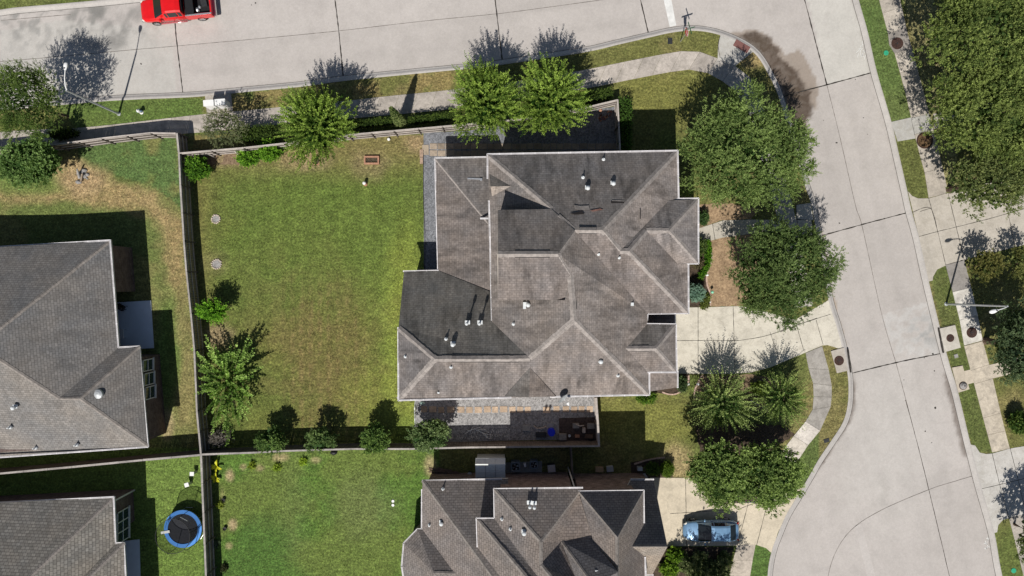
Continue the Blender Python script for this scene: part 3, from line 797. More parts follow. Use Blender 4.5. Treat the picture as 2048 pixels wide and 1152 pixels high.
# neighbour driveway at the south
pave('driveway', [([(1300, 955), (1450, 957), (1560, 975), (1606, 972), (1585, 1008), (1555, 1066), (1543, 1106), (1532, 1096), (1511, 1089), (1474, 1091), (1335, 1092), (1300, 1092)], (0.63, 0.555, 0.43))], zd,
     'drive', [[(1371, 956), (1373, 1092)], [(1340, 1027), (1420, 1022), (1450, 1020)], [(1450, 958), (1453, 1022)], [(1498, 1000), (1474, 1092)], [(1535, 1005), (1513, 1090)], [(1478, 1018), (1520, 1006), (1560, 1030)]])
# east driveways
pave('driveway', [([(1816, 383), (1824, 392), (1836, 397), (1857, 397), (1896, 386), (1960, 366), (2060, 330), (2300, 250), (2300, 415), (2048, 490), (1950, 514), (1928, 520), (1891, 531), (1874, 539), (1866, 553), (1865, 561), (1857, 563), (1838, 475)], (0.50, 0.46, 0.40))], zd,
     'drive', [[(1862, 416), (1840, 423)], [(1857, 397), (1875, 463), (1891, 530)], [(1838, 473), (1875, 463), (1912, 454), (1980, 437), (2060, 414)], [(1896, 388), (1912, 454), (1928, 520)], [(2010, 400), (2030, 495)], [(1824, 425), (1860, 416), (1875, 463)], [(1891, 530), (1928, 520), (2060, 487)]])
pave('driveway', [([(1941, 889), (1950, 891), (1959, 905), (1972, 908), (1984, 907), (2020, 897), (2120, 880), (2300, 830), (2300, 960), (2120, 1010), (2017, 1036), (2005, 1040), (1996, 1050), (1994, 1064), (1988, 1066), (1964, 980)], (0.54, 0.52, 0.485))], zd,
     'drive', [[(1964, 977), (1999, 969), (2036, 960), (2110, 940)], [(1984, 907), (1999, 969), (2017, 1036)], [(2020, 897), (2036, 960), (2052, 1030)], [(2017, 1036), (2060, 1026)]])
pave('crossing_walk', [([(1782, 244), (1822, 235), (1829, 268), (1830, 277), (1795, 283)], (0.46, 0.45, 0.425)), ([(1866, 228), (1990, 195), (2060, 178), (2060, 208), (1990, 226), (1868, 258)], (0.42, 0.39, 0.35))], zd, 'drive', [[(1822, 236), (1829, 270)], [(1930, 212), (1936, 240)]])
pave('crossing_walk', [([(1928, 742), (1941, 739), (1948, 765), (1934, 769)], CREAM), ([(1978, 730), (2016, 721), (2070, 705), (2078, 730), (2020, 748), (1985, 757)], CREAM)], zd, 'drive', [[(2010, 722), (2016, 749)], [(1941, 741), (1978, 730)], [(1948, 766), (1985, 757)]])
pave('inlet_pad', [([(1878, 657), (1909, 650), (1920, 695), (1888, 704)], (0.55, 0.52, 0.46))], 0.10, 'drive', [[(1878, 655), (1909, 649)]])
pave('inlet_pad', [([(1661, 702), (1687, 695), (1695, 741), (1673, 746)], (0.46, 0.42, 0.37))], 0.10, 'drive')
pave('inlet_pad', [([(1903, 735), (1924, 731), (1938, 778), (1916, 785)], CREAM)], 0.08, 'drive')
# black storm slots beneath the pads
for pts in ([(1876, 655), (1886, 706)], [(1695, 697), (1701, 745)]):
    strip(pts, 0.16, 0.055, M['joint'], 'inlet_slot', None, 0.2).__setitem__('kind', 'structure')

# gravel yards, beds, patios
def sheet(name, poly, z, mat, kind='structure', parent=None, wob=0.0, seed=1):
    if wob:
        rnd = random.Random(seed); out = []
        for i in range(len(poly)):
            a = poly[i]; c = poly[(i + 1) % len(poly)]; m = max(1, int(math.dist(a, c) / 7))
            for k in range(m):
                t = k / m; out.append((a[0] * (1 - t) + c[0] * t + rnd.uniform(-wob, wob), a[1] * (1 - t) + c[1] * t + rnd.uniform(-wob, wob)))
        poly = out
    b = MB(); b.prism([tuple(W(x, y)[:2]) for x, y in poly], z - 0.04, z)
    o = b.build(name, M[mat], parent)
    if kind and parent is None: tag(o, kind=kind)
    return o
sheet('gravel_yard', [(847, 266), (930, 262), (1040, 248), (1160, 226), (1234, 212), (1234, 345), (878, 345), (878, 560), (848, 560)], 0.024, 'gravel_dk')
sheet('gravel_yard', [(831, 790), (1192, 786), (1192, 878), (1016, 881), (905, 884), (830, 886)], 0.024, 'gravel')
sheet('planting_bed', [(1360, 420), (1408, 412), (1418, 440), (1412, 452), (1380, 464), (1360, 466)], 0.02, 'mulch', wob=1)
sheet('planting_bed', [(1360, 484), (1411, 484), (1418, 492), (1424, 512), (1418, 535), (1413, 552), (1415, 570), (1421, 590), (1421, 613), (1360, 614)], 0.022, 'soil_dk', wob=1)
sheet('bare_bed', [(1411, 484), (1446, 475), (1500, 468), (1520, 480), (1520, 560), (1492, 611), (1421, 613), (1421, 590), (1415, 570), (1413, 552), (1418, 535), (1424, 512)], 0.018, 'soil', wob=1.5)
sheet('bare_bed', [(1395, 410), (1450, 405), (1520, 420), (1500, 438), (1446, 440), (1412, 451)], 0.016, 'soil', wob=1.5)
sheet('planting_bed', [(1345, 747), (1376, 748), (1380, 762), (1374, 775), (1360, 784), (1340, 790), (1310, 785), (1300, 775)], 0.022, 'soil_dk', wob=1)
sheet('bare_bed', [(1378, 749), (1403, 749), (1396, 765), (1388, 782), (1386, 800), (1560, 830), (1575, 812), (1560, 760), (1500, 748), (1450, 752)], 0.014, 'mulch', wob=1.5)
sheet('bare_bed', [(1390, 850), (1570, 850), (1590, 870), (1540, 900), (1470, 915), (1400, 905)], 0.013, 'soil_dk', wob=3)
sheet('planting_bed', [(1262, 925), (1300, 917), (1340, 922), (1347, 945), (1345, 957), (1262, 957)], 0.02, 'soil_dk', wob=1)
sheet('planting_bed', [(455, 300), (520, 292), (535, 312), (500, 330), (440, 328)], 0.016, 'mulch', wob=3)
sheet('planting_bed', [(400, 300), (440, 300), (430, 330), (400, 345)], 0.017, 'mulch', wob=3)
sheet('planting_bed', [(1300, 1094), (1466, 1094), (1452, 1180), (1300, 1180)], 0.014, 'soil_dk', wob=1)
sheet('patio_slab', [(190, 607), (303, 601), (309, 696), (190, 702)], 0.10, 'slab')
sheet('patio_slab', [(215, 1085), (280, 1078), (284, 1240), (215, 1240)], 0.10, 'slab')
sheet('side_stoop', [(1250, 947), (1290, 946), (1300, 962), (1250, 962)], 0.12, 'patio')

# stepping pavers
b = MB(); rnd = random.Random(4)
x = 842.0
while x < 1186:
    wv = rnd.uniform(11, 14.5); t = rnd.uniform(.8, 1.15)
    if x > 1165 or rnd.random() > 0.04:
        b.cc = (0.52 * t, 0.395 * t, 0.285 * t); p = W(x + wv / 2, 819 + rnd.uniform(-1, 1)); b.box((p.x, p.y, 0.035), (wv / S, 12 / S, 0.05), rnd.uniform(-.05, .05))
    x += wv + rnd.uniform(3, 7)
tag(b.build('paver_path', M['paver']), kind='structure')
b = MB()
b.cc = (0.40, 0.33, 0.25); p = W(851, 300); b.box((p.x, p.y, .03), (13 / S, 20 / S, .05), 0.02)
for row in (293, 307):
    x = 859.0
    while x < 1234:
        wv = rnd.uniform(13, 19); t = rnd.uniform(.8, 1.15); b.cc = (0.33 * t, 0.27 * t, 0.21 * t)
        p = W(x + wv / 2, row + rnd.uniform(-.6, .6)); b.box((p.x, p.y, 0.035), (wv / S - .05, 12.4 / S - .04, 0.05), rnd.uniform(-.03, .03)); x += wv
for (x, y, w_, h_) in ((843, 307, 7, 16), (843, 321, 6, 14)):
    b.cc = (0.42, 0.30, 0.22); p = W(x, y); b.box((p.x, p.y, .03), (w_ / S, h_ / S, .06))
tag(b.build('paver_path', M['paver']), kind='structure')
# ------------------------------------------------------------------ houses
class PL:
    def __init__(s, px, py, h, dx, dy, sl):
        p = W(px, py, h); l = math.hypot(dx, dy); s.dx, s.dy, s.sl = dx / l, dy / l, sl
        s.c = h + sl * (p.x * s.dx + p.y * s.dy)
    def h(s, px, py):
        A = W(px, py, 0); ad = A.x * s.dx + A.y * s.dy
        return (s.c - s.sl * ad) / (1 - s.sl * ad / HC)
class PL3:
    def __init__(s, a, b, c):
        a, b, c = W(*a), W(*b), W(*c); s.n = (b - a).cross(c - a); s.k = s.n.dot(a)
    def h(s, px, py):
        A = W(px, py, 0); # n.x*A.x*(1-h/H)+n.y*A.y*(1-h/H)+n.z*h=k
        q = s.n.x * A.x + s.n.y * A.y
        return (s.k - q) / (s.n.z - q / HC)

def roof(name, faces, mat, parent, fascia=0.2, fmat='trim'):
    keys = {}; H_ = {}
    for pl, pts, tint in faces:
        for p in pts:
            k = (p[0], p[1]); h = p[2] if len(p) > 2 else pl.h(p[0], p[1])
            H_.setdefault(k, []).append((h, len(p) > 2))
    V = []
    for k, hs in H_.items():
        fx = [h for h, f in hs if f]
        h = fx[0] if fx else sum(h for h, f in hs) / len(hs)
        keys[k] = len(V); V.append(W(k[0], k[1], h))
    F = []; UV = []; C = []
    edges = {}
    for pl, pts, tint in faces:
        ids = [keys[(p[0], p[1])] for p in pts]
        P = [V[i] for i in ids]
        n = Vector((0, 0, 0))
        for i in range(len(P)): n += P[i].cross(P[(i + 1) % len(P)])
        n.normalize()
        if n.z < 0: n = -n; ids = ids[::-1]; P = P[::-1]
        for i in range(len(ids)):
            e = (ids[i], ids[(i + 1) % len(ids)]); edges[e] = 1
        up = Vector((0, 0, 1)) - n * n.z
        up = up.normalized() if up.length > 1e-4 else Vector((0, 1, 0))
        e = up.cross(n)
        for t in tessellate_polygon([[Vector((p.x, p.y, 0)) for p in P]]):
            a, b_, c = t
            cr = (P[b_].x - P[a].x) * (P[c].y - P[a].y) - (P[b_].y - P[a].y) * (P[c].x - P[a].x)
            if abs(cr) < 1e-7: continue
            if cr < 0: a, c = c, a
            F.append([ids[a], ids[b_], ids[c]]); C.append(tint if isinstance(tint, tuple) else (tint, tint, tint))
            for q in (a, b_, c): UV.append((P[q].dot(e), P[q].dot(up)))
    o = mk(name, V, F, M[mat], parent, uv=UV, col=C)
    if fascia:
        b = MB()
        for (i, j) in edges:
            if (j, i) in edges: continue
            a, c = V[i], V[j]; d = Vector((0, 0, -fascia))
            b.add([a, c, c + d, a + d], [[3, 2, 1, 0]])
        b.build('fascia', M[fmat], o)
    return o, {k: V[i] for k, i in keys.items()}

def inset(poly, d):
    n = len(poly); A = sum(poly[i][0] * poly[(i + 1) % n][1] - poly[(i + 1) % n][0] * poly[i][1] for i in range(n))
    if A < 0: poly = poly[::-1]
    out = []
    for i in range(n):
        p0, p1, p2 = (Vector(poly[i - 1]), Vector(poly[i]), Vector(poly[(i + 1) % n]))
        a = (p1 - p0).normalized(); c = (p2 - p1).normalized()
        na = Vector((-a.y, a.x)); nc = Vector((-c.y, c.x)); m = na + nc
        m = m / max(0.3, m.dot(na)); out.append(tuple(p1 + m * d))
    return out

def walls(parent, poly, z1, mat, ins=0.42, name='wall', z0=0.0):
    """poly: photo pixels at eave height (px, py, h)"""
    P = inset([tuple(W(*p)[:2]) for p in poly], ins); n = len(P)
    V = []; F = []; UV = []; u = 0
    for i in range(n):
        a, c = P[i], P[(i + 1) % n]; L = math.dist(a, c); b = len(V)
        V += [(a[0], a[1], z0), (c[0], c[1], z0), (c[0], c[1], z1), (a[0], a[1], z1)]
        F.append([b, b + 1, b + 2, b + 3]); UV += [(u, z0), (u + L, z0), (u + L, z1), (u, z1)]; u += L
    b = len(V); V += [(p[0], p[1], z1) for p in P]; F.append(list(range(b, b + n))); UV += [(p[0], p[1]) for p in P]
    return mk(name, V, F, M[mat], parent, uv=UV)

def cap(parent, V, pts, mat='cap_old', wd=0.34, dz=0.02, sl=0.66):
    b = MB()
    rnd = random.Random(len(pts))
    for a, c in zip(pts[:-1], pts[1:]):
        a = V[a] if a in V else W(*a); c = V[c] if c in V else W(*c)
        d = c - a; L = d.length; d.normalize(); s_ = Vector((d.y, -d.x, 0)).normalized(); u = Vector((0, 0, 1))
        n = max(1, int(L / 0.25))
        for i in range(n):
            t0, t1 = i / n, (i + 1.0) / n; p = a + (c - a) * t0; q = a + (c - a) * t1
            z = dz + rnd.uniform(0, .006); w_ = wd / 2 * rnd.uniform(.88, 1.08)
            drop = Vector((0, 0, -w_ * (sl if abs(d.z) < .12 else sl * .72)))
            b.add([p + s_ * w_ + drop + u * z, p + u * (z + .01), p - s_ * w_ + drop + u * z, q + s_ * w_ + drop + u * (z - .008), q + u * (z + .002), q - s_ * w_ + drop + u * (z - .008)],
                  [[0, 1, 4, 3], [1, 2, 5, 4]])
    return b.build('ridge_cap', M[mat], parent)

def gutter(parent, pts, wd=0.135, out=0.0):
    b = MB(); g_ = MB(); P = [W(*p) for p in pts]
    for a, c in zip(P[:-1], P[1:]):
        d = (c - a).normalized(); s_ = Vector((-d.y, d.x, 0))
        for k in (-1, 1):
            b.bar(a + s_ * k * (wd / 2 - (.04 if k > 0 else .02)) - d * .03, c + s_ * k * (wd / 2 - (.04 if k > 0 else .02)) + d * .03, 0.06 if k > 0 else 0.035, 0.13)
        g_.bar(a - Vector((0, 0, .045)), c - Vector((0, 0, .045)), wd - .05, 0.03)
        L = (c - a).length; n = max(1, int(L / 0.9))
        for i in range(n + 1):
            p = a + (c - a) * (i / n); b.bar(p - s_ * wd / 2, p + s_ * wd / 2, 0.06, 0.135)
    o = b.build('gutter', M['gutter'], parent); g_.build('trough', M['gutter_in'], o)
    return o

def vents(parent, lst):
    """lst: (px, py, h, kind)"""
    for px, py, h, kind in lst:
        p = W(px, py, h); b = MB()
        if kind == 'pipe':
            b.tube([p + Vector((0, 0, -.15)), p + Vector((0, 0, .32))], 0.055, 8); b.lathe((p.x, p.y, p.z + .0), [(0.15, -.1), (0.13, .04), (0.06, .09)], 10)
            b.build('pipe_vent', M['pipe'], parent)
        elif kind == 'cap':
            b.tube([p + Vector((0, 0, -.2)), p + Vector((0, 0, .26))], 0.09, 10); b.lathe((p.x, p.y, p.z + .2), [(0.10, 0), (0.165, .03), (0.165, .09), (0.10, .16), (0.02, .19)], 14)
            b.box((p.x, p.y + .08, p.z - .02), (.36, .30, .05)); b.build('roof_vent', M['pipe'], parent)
        elif kind == 'stack':
            b.tube([p + Vector((0, .14, -.3)), p + Vector((0, .14, .95))], 0.065, 10); b.lathe((p.x, p.y + .14, p.z + .88), [(0.07, 0), (0.125, .04), (0.125, .16), (0.05, .24)], 12)
            b.box((p.x, p.y + .2, p.z + .03), (.40, .30, .04)); b.build('flue_stack', M['pipe'], parent)
        elif kind == 'box':
            b.box((p.x, p.y, p.z + .08), (.3, .3, .2), 0, .7); b.build('box_vent', M['pipe'], parent)
        elif kind == 'turbine':
            b.lathe((p.x, p.y, p.z - .1), [(0.22, 0), (0.2, .15), (0.36, .2), (0.40, .34), (0.36, .44), (0.2, .52), (0.03, .55)], 20); b.build('dome_vent', M['pole'], parent)

def ridge_vent(parent, V, a, c, wd=0.5):
    a = W(*a); c = W(*c); b = MB(); d = (c - a).normalized(); s_ = Vector((d.y, -d.x, 0)).normalized()
    u = Vector((0, 0, 1)); w_ = wd * .42
    for sg in (-1, 1):
        P = [a + u * .07, c + u * .07, c + s_ * sg * w_ - u * (w_ * .66 - .045), a + s_ * sg * w_ - u * (w_ * .66 - .045)]
        b.add(P, [[0, 1, 2, 3] if sg > 0 else [3, 2, 1, 0]])
    k = MB()
    for sg in (-1, 1): k.bar(a + s_ * sg * (w_ + .02) - u * (w_ * .66 - .02), c + s_ * sg * (w_ + .02) - u * (w_ * .66 - .02), 0.045, 0.03)
    o = b.build('ridge_vent', M['cap_old'], parent); k.build('vent_slot', M['black'], o)

# ============ the main house
A = empty('house', (0, 0, 0), 'large house with stained brown many-hipped shingle roof, in the middle between lawn and street', 'house')
sN, dk, lt = 0.66, (0.80, 0.82, 0.84), (1.06, 1.04, 1.03)
N = PL(1150, 305, 6.4, 0, 1, sN); E = PL(1355, 350, 6.4, 1, 0, sN); Wp = PL(981, 450, 6.4, -1, 0, sN)
Sm = PL(1335, 626, 6.4, 0, -1, sN); E2 = PL(1376, 580, 6.4, 1, 0, sN); E3 = PL(1297, 700, 6.4, 1, 0, sN)
wN_ = PL(1365, 399, 6.4, 0, 1, sN); wE_ = PL(1396, 460, 6.4, 1, 0, sN); wS_ = PL(1375, 526, 6.4, 0, -1, sN)
S2 = PL(1200, 790, 6.4, 0, -1, sN); S3 = PL(900, 799, 6.4, 0, -1, sN)
WH = PL(797, 730, 6.4, -1, 0, sN)
bS = PL(1060, 508, N.h(1060, 508), 0, -1, sN)
NC = PL3((808, 543, 3.4), (876, 541, 3.4), (960, 717.5, 8.4))
HRX = N.h(1115, 508) - .02
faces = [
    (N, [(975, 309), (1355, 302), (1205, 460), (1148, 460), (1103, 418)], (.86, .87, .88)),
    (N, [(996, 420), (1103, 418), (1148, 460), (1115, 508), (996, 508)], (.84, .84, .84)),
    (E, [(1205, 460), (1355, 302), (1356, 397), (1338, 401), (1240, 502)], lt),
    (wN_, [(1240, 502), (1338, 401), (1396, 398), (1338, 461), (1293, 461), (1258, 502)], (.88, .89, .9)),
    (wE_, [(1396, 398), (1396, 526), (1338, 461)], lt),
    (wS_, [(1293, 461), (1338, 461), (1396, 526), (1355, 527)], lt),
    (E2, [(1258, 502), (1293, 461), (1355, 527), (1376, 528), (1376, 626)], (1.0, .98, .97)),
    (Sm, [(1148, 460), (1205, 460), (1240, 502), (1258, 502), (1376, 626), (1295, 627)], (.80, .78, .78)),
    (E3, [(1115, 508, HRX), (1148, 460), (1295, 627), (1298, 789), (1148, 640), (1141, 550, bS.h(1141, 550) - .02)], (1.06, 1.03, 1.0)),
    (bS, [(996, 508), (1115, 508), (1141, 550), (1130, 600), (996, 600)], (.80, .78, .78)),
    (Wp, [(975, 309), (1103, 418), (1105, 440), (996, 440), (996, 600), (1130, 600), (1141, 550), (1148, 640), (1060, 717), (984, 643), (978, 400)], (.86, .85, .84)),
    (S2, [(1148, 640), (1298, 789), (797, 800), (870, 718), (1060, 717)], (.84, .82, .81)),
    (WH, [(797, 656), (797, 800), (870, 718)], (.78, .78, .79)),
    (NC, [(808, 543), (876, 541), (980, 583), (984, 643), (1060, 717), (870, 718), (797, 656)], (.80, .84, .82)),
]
# the lifted cross gable must not be welded to the west plane under it
fA = [f for f in faces if f[0] not in (bS,) and not (f[0] is N and f[1][0] == (996, 420))]
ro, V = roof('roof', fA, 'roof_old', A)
hr = N.h(1060, 508)
fb = [faces[1], faces[9]]
cg, V2 = roof('cross_gable_roof', [(fb[0][0], [(996, 420), (1103, 418), (1150, 461), (1116, 508), (996, 508)], fb[0][2]), (fb[1][0], [(996, 508), (1116, 508), (1143, 552), (1130, 600), (996, 600)], fb[1][2])], 'roof_old', A)
# cross gable body
def gable_body(parent):
    pa, pb, pc = W(999, 424, N.h(999, 424)), W(999, 508, N.h(999, 508)), W(999, 597, bS.h(999, 597))
    pe, pf = W(1100, 424, N.h(1100, 424)), W(1128, 596, bS.h(1128, 596))
    b = MB(); x0 = -1.02; q = 0.15
    y0, y1 = pa.y - .12, pc.y + .12
    za, zb, zc = pa.z - q, pb.z - q, pc.z - q
    V_ = [(x0, y0, 6.2), (x0, y0, za), (x0, pb.y, zb), (x0, y1, zc), (x0, y1, 6.2)]
    x1 = 3.0
    V_ += [(x1, y, z) for _, y, z in V_]
    b.add(V_, [[0, 1, 2, 3, 4], [9, 8, 7, 6, 5], [0, 5, 6, 1], [1, 6, 7, 2], [2, 7, 8, 3], [3, 8, 9, 4]])
    b.build('gable_wall', M['siding'], parent)
gable_body(A)
# little cricket on the west slope
ck = PL3((979, 346, Wp.h(979, 346) + .03), (1024, 372, Wp.h(1024, 372) + .04), (981, 373, Wp.h(981, 373) + .85))
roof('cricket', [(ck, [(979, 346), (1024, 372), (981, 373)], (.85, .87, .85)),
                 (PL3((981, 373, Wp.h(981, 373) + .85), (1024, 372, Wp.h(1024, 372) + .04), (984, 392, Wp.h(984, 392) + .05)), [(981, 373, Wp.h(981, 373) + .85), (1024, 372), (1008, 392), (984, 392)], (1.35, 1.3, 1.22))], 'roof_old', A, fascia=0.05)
# small south dormer
dW = PL(1008, 792, 6.5, -1, 0, 0.62)
dr = S2.h(1060, 735) + .02
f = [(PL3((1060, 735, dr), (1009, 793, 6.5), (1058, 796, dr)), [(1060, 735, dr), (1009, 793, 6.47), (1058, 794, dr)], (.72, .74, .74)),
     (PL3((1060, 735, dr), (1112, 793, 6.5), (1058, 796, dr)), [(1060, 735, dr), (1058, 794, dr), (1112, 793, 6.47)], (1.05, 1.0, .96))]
roof('dormer_roof', f, 'roof_old', A)
b = MB(); p0, p1, p2 = W(1012, 792, 6.4), W(1108, 792, 6.4), W(1058, 793, dr - .1)
b.add([p0 + Vector((0, .12, 0)), p1 + Vector((0, .12, 0)), p2 + Vector((0, .12, 0)), p0 + Vector((0, .3, -.4)), p1 + Vector((0, .3, -.4))], [[0, 1, 2], [3, 4, 1, 0]])
b.build('dormer_gable', M['siding'], A)
# garage wing on the street side
gN = PL(1320, 648, 6.45, 0, 1, sN); gE = PL(1351, 697, 6.45, 1, 0, sN); gS = PL(1322, 744, 6.45, 0, -1, sN)
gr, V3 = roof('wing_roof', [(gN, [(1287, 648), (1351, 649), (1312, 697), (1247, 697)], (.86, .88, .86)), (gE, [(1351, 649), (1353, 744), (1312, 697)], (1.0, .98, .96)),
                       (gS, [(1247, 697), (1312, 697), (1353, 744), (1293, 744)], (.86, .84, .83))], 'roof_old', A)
# low west wing
W1 = PL(872, 400, 3.3, -1, 0, 0.30); N1 = PL(920, 317, 3.3, 0, 1, 0.25)
lw, V4 = roof('west_wing_roof', [(N1, [(870, 317), (980, 314), (1010, 450), (977, 447)], (.76, .77, .78)), (W1, [(870, 317), (977, 447), (1000, 470), (1000, 600), (980, 583), (876, 542)], (.74, .72, .71))], 'roof_old', A)
# low street side roof and porch
lE = PL(1355, 760, 3.1, 1, 0, 0.45)
roof('garage_lower_roof', [(lE, [(1285, 742), (1354, 742), (1354, 775), (1285, 785)], (1.12, 1.05, 1.0))], 'roof_old', A)
roof('porch_roof', [(PL(1350, 640, 3.1, 1, 0, 0.12), [(1290, 628), (1349, 628), (1350, 652), (1290, 652)], (.6, .6, .6))], 'roof_old', A)
for l in ([(975, 309), (1103, 418)], [(1116, 432, N.h(1116, 432)), (1148, 460), (1205, 460), (1355, 302)], [(1205, 460), (1240, 502), (1258, 502), (1376, 626)], [(1258, 502), (1293, 461), (1338, 461), (1396, 398)], [(1338, 461), (1396, 526)],
          [(1115, 508), (1148, 460)], [(1115, 508), (1141, 550), (1148, 640), (1298, 789)], [(1148, 640), (1060, 717), (870, 718), (797, 656)], [(870, 718), (797, 800)]):
    cap(ro, V, l, wd=0.46)
cap(cg, V2, [(996, 508), (1116, 508)], wd=.46)
cap(gr, V3, [(1247, 697), (1312, 697), (1351, 649)], wd=.4); cap(gr, V3, [(1312, 697), (1353, 744)], wd=.4)
cap(lw, V4, [(870, 317), (977, 447)], wd=.3)
for pts in ([(975, 357, 6.35), (975, 308.5, 6.35), (1355, 301.5, 6.35), (1357, 396, 6.35)], [(1338, 398, 6.35), (1396.5, 397, 6.35), (1396.5, 527, 6.35), (1355, 527.5, 6.35)],
            [(1376.5, 529, 6.35), (1377, 626.5, 6.35), (1295, 627.5, 6.35), (1294, 640, 6.35)], [(1287, 647.5, 6.4), (1351.5, 648.5, 6.4), (1353.5, 744.5, 6.4), (1291, 744.5, 6.4)],
            [(1298.5, 746, 6.35), (1298.5, 789.5, 6.35), (1101, 793.5, 6.35)], [(1022, 795, 6.35), (797, 800.5, 6.35), (796.5, 655, 6.35)], [(978, 402, 6.35), (984, 643, 6.35)],
            [(807, 542.5, 3.35), (876.5, 541, 3.35)], [(876, 541, 3.25), (870, 316.5, 3.25), (977, 314, 3.25)], [(1355, 742, 3.0), (1355, 775, 3.0)], [(1350, 628, 3.05), (1350.5, 652, 3.05)]):
    gutter(A, pts)
b = MB(); a_, c_ = W(961, 437, 4.6), W(977, 437, 5.2); b.bar(a_, c_, .13, .09); b.build('downspout', M['gutter'], A)
b = MB(); b.bar(W(935, 357, N1.h(935, 357) + .03), W(962, 358, N1.h(962, 358) + .03), .12, .05); b.box(W(962, 359, N1.h(962, 359) + .05), (.2, .2, .14)); b.build('flashing', M['metal'], A)
vents(A, [(x, y, pl.h(x, y), k) for x, y, pl, k in ((1207, 319, N, 'pipe'), (1166, 355, N, 'pipe'), (1175, 377, N, 'cap'), (1226, 368, N, 'cap'), (1197, 508, Sm, 'pipe'), (1238, 515, Sm, 'pipe'),
      (1264, 608, E3, 'box'), (1056, 610, Wp, 'cap'), (1027, 648, Wp, 'pipe'), (935, 650, NC, 'stack'), (960, 650, NC, 'stack'), (892, 678, NC, 'pipe'), (906, 689, NC, 'cap'), (811, 713, WH, 'pipe'),
      (902, 734, S2, 'pipe'), (877, 784, S2, 'pipe'), (1201, 723, S2, 'cap'), (1236, 751, S2, 'pipe'))])
b = MB(); p = W(1049, 611, Wp.h(1049, 611)); b.box((p.x, p.y, p.z + .1), (.22, .5, .3)); b.build('box_vent', M['pipe'], A)
for a_, c_, pl in (((1030, 508), (1100, 508), N), ((1158, 460.5), (1193, 460.5), N), ((1297, 461.5), (1332, 461.5), wN_), ((903, 718), (1037, 718), S2), ((1264, 697), (1298, 697), gN), ((1146, 583), (1147, 618), E3)):
    ridge_vent(A, V, (*a_, pl.h(*a_)), (*c_, pl.h(*c_)))
# missing-shingle scars and lifted patches
def patch(pl, pts, mat, z=0.02, parent=A, name='patch'):
    b = MB(); q = [W(x, y, pl.h(x, y)) + Vector((0, 0, z)) for x, y in pts]
    V_ = q + [v + Vector((0, 0, -.03)) for v in q]; n = len(q)
    b.add(V_, [list(range(n))[::-1]] + [[(i + 1) % n, i, i + n, (i + 1) % n + n] for i in range(n)])
    return b.build(name, M[mat], parent)
M['scar'] = m_plain('bare_felt', (0.30, 0.27, 0.25), 0.9, var=0.35, scale=5.0)
M['scar_dk'] = m_plain('dark_gap', (0.035, 0.03, 0.03), 0.9, var=0.3)
M['scar_red'] = m_plain('reddish_felt', (0.28, 0.15, 0.12), 0.9, var=0.4, scale=4.0)
patch(N, [(1148, 410), (1160, 412), (1178, 411), (1179, 419), (1162, 420), (1150, 418)], 'scar')
patch(N, [(1222, 402), (1248, 403), (1248, 406), (1222, 406)], 'scar_dk'); patch(N, [(1224, 400), (1248, 401), (1248, 403), (1224, 402)], 'scar')
patch(N, [(1140, 427), (1164, 422), (1169, 428), (1150, 429)], 'scar_dk', 0.025); patch(N, [(1180, 421), (1200, 417), (1206, 419), (1186, 423)], 'scar_red')
patch(E, [(1279.6, 418), (1281.4, 418), (1281.4, 438), (1279.6, 438)], 'scar_dk')
# walls
walls(A, [(975, 309, 6.4), (1355, 302, 6.4), (1355, 398, 6.4), (1396, 398, 6.4), (1396, 526, 6.4), (1376, 527, 6.4), (1376, 626, 6.4), (1297, 627, 6.4), (1297, 648, 6.4), (1351, 648, 6.4), (1353, 744, 6.4),
          (1298, 745, 6.4), (1298, 789, 6.4), (797, 800, 6.4), (797, 656, 6.4), (984, 645, 6.4)], 6.25, 'brick_a')
walls(A, [(870, 317, 3.3), (985, 314, 3.3), (985, 680, 3.3), (808, 680, 3.3), (808, 543, 3.3), (876, 542, 3.3)], 3.2, 'brick_a')
walls(A, [(1290, 742, 3.1), (1354, 742, 3.1), (1354, 775, 3.1), (1290, 785, 3.1)], 2.9, 'brick_a')
b = MB(); 
for x in (1300, 1346): p = W(x, 646, 3.0); b = MB(); b.box((p.x, p.y, 1.5), (.3, .3, 3.0)); b.build('porch_post', M['trim'], A)
pass

def face_window(parent, ax, u0, u1, w0, z0, z1, sgn, cols=1, rows=2, name='window'):
    """window on a wall facing along axis ax ('x' or 'y'); u0..u1 along the wall, w0 the wall plane"""
    def bx(b, u, w, z, du, dw, dz):
        b.box((w, u, z) if ax == 'x' else (u, w, z), (dw, du, dz) if ax == 'x' else (du, dw, dz))
    f = MB(); um, zm = (u0 + u1) / 2, (z0 + z1) / 2; t = .08
    for i in range(cols + 1): bx(f, u0 + (u1 - u0) * i / cols, w0 + sgn * .05, zm, t, .09, z1 - z0 + t)
    for i in range(rows + 1): bx(f, um, w0 + sgn * .045, z0 + (z1 - z0) * i / rows, u1 - u0 + t, .07, t)
    o = f.build(name, M['trim'], parent); g_ = MB(); bx(g_, um, w0 + sgn * .02, zm, u1 - u0 - .02, .05, z1 - z0 - .02)
    g_.build('pane' if name == 'window' else 'door_panel', M['glass'] if name == 'window' else M['siding'], o)
xw_ = W(797, 0, 6.4).x + .42; xe_ = W(1376, 0, 6.4).x - .42; xg_ = W(1352, 0, 6.4).x - .42
for u, yy in ((-7.2, 799), (-3.4, 797.5), (4.6, 793), (8.0, 791.5)):
    ys_ = W(0, yy, 6.4).y + .42
    face_window(A, 'y', u, u + 1.1, ys_, 3.9, 5.4, -1); face_window(A, 'y', u, u + 1.1, ys_, .9, 2.4, -1)
face_window(A, 'x', -6.6, -5.2, xw_, .9, 2.4, -1, 2); face_window(A, 'x', -6.6, -5.2, xw_, 3.9, 5.4, -1, 2)
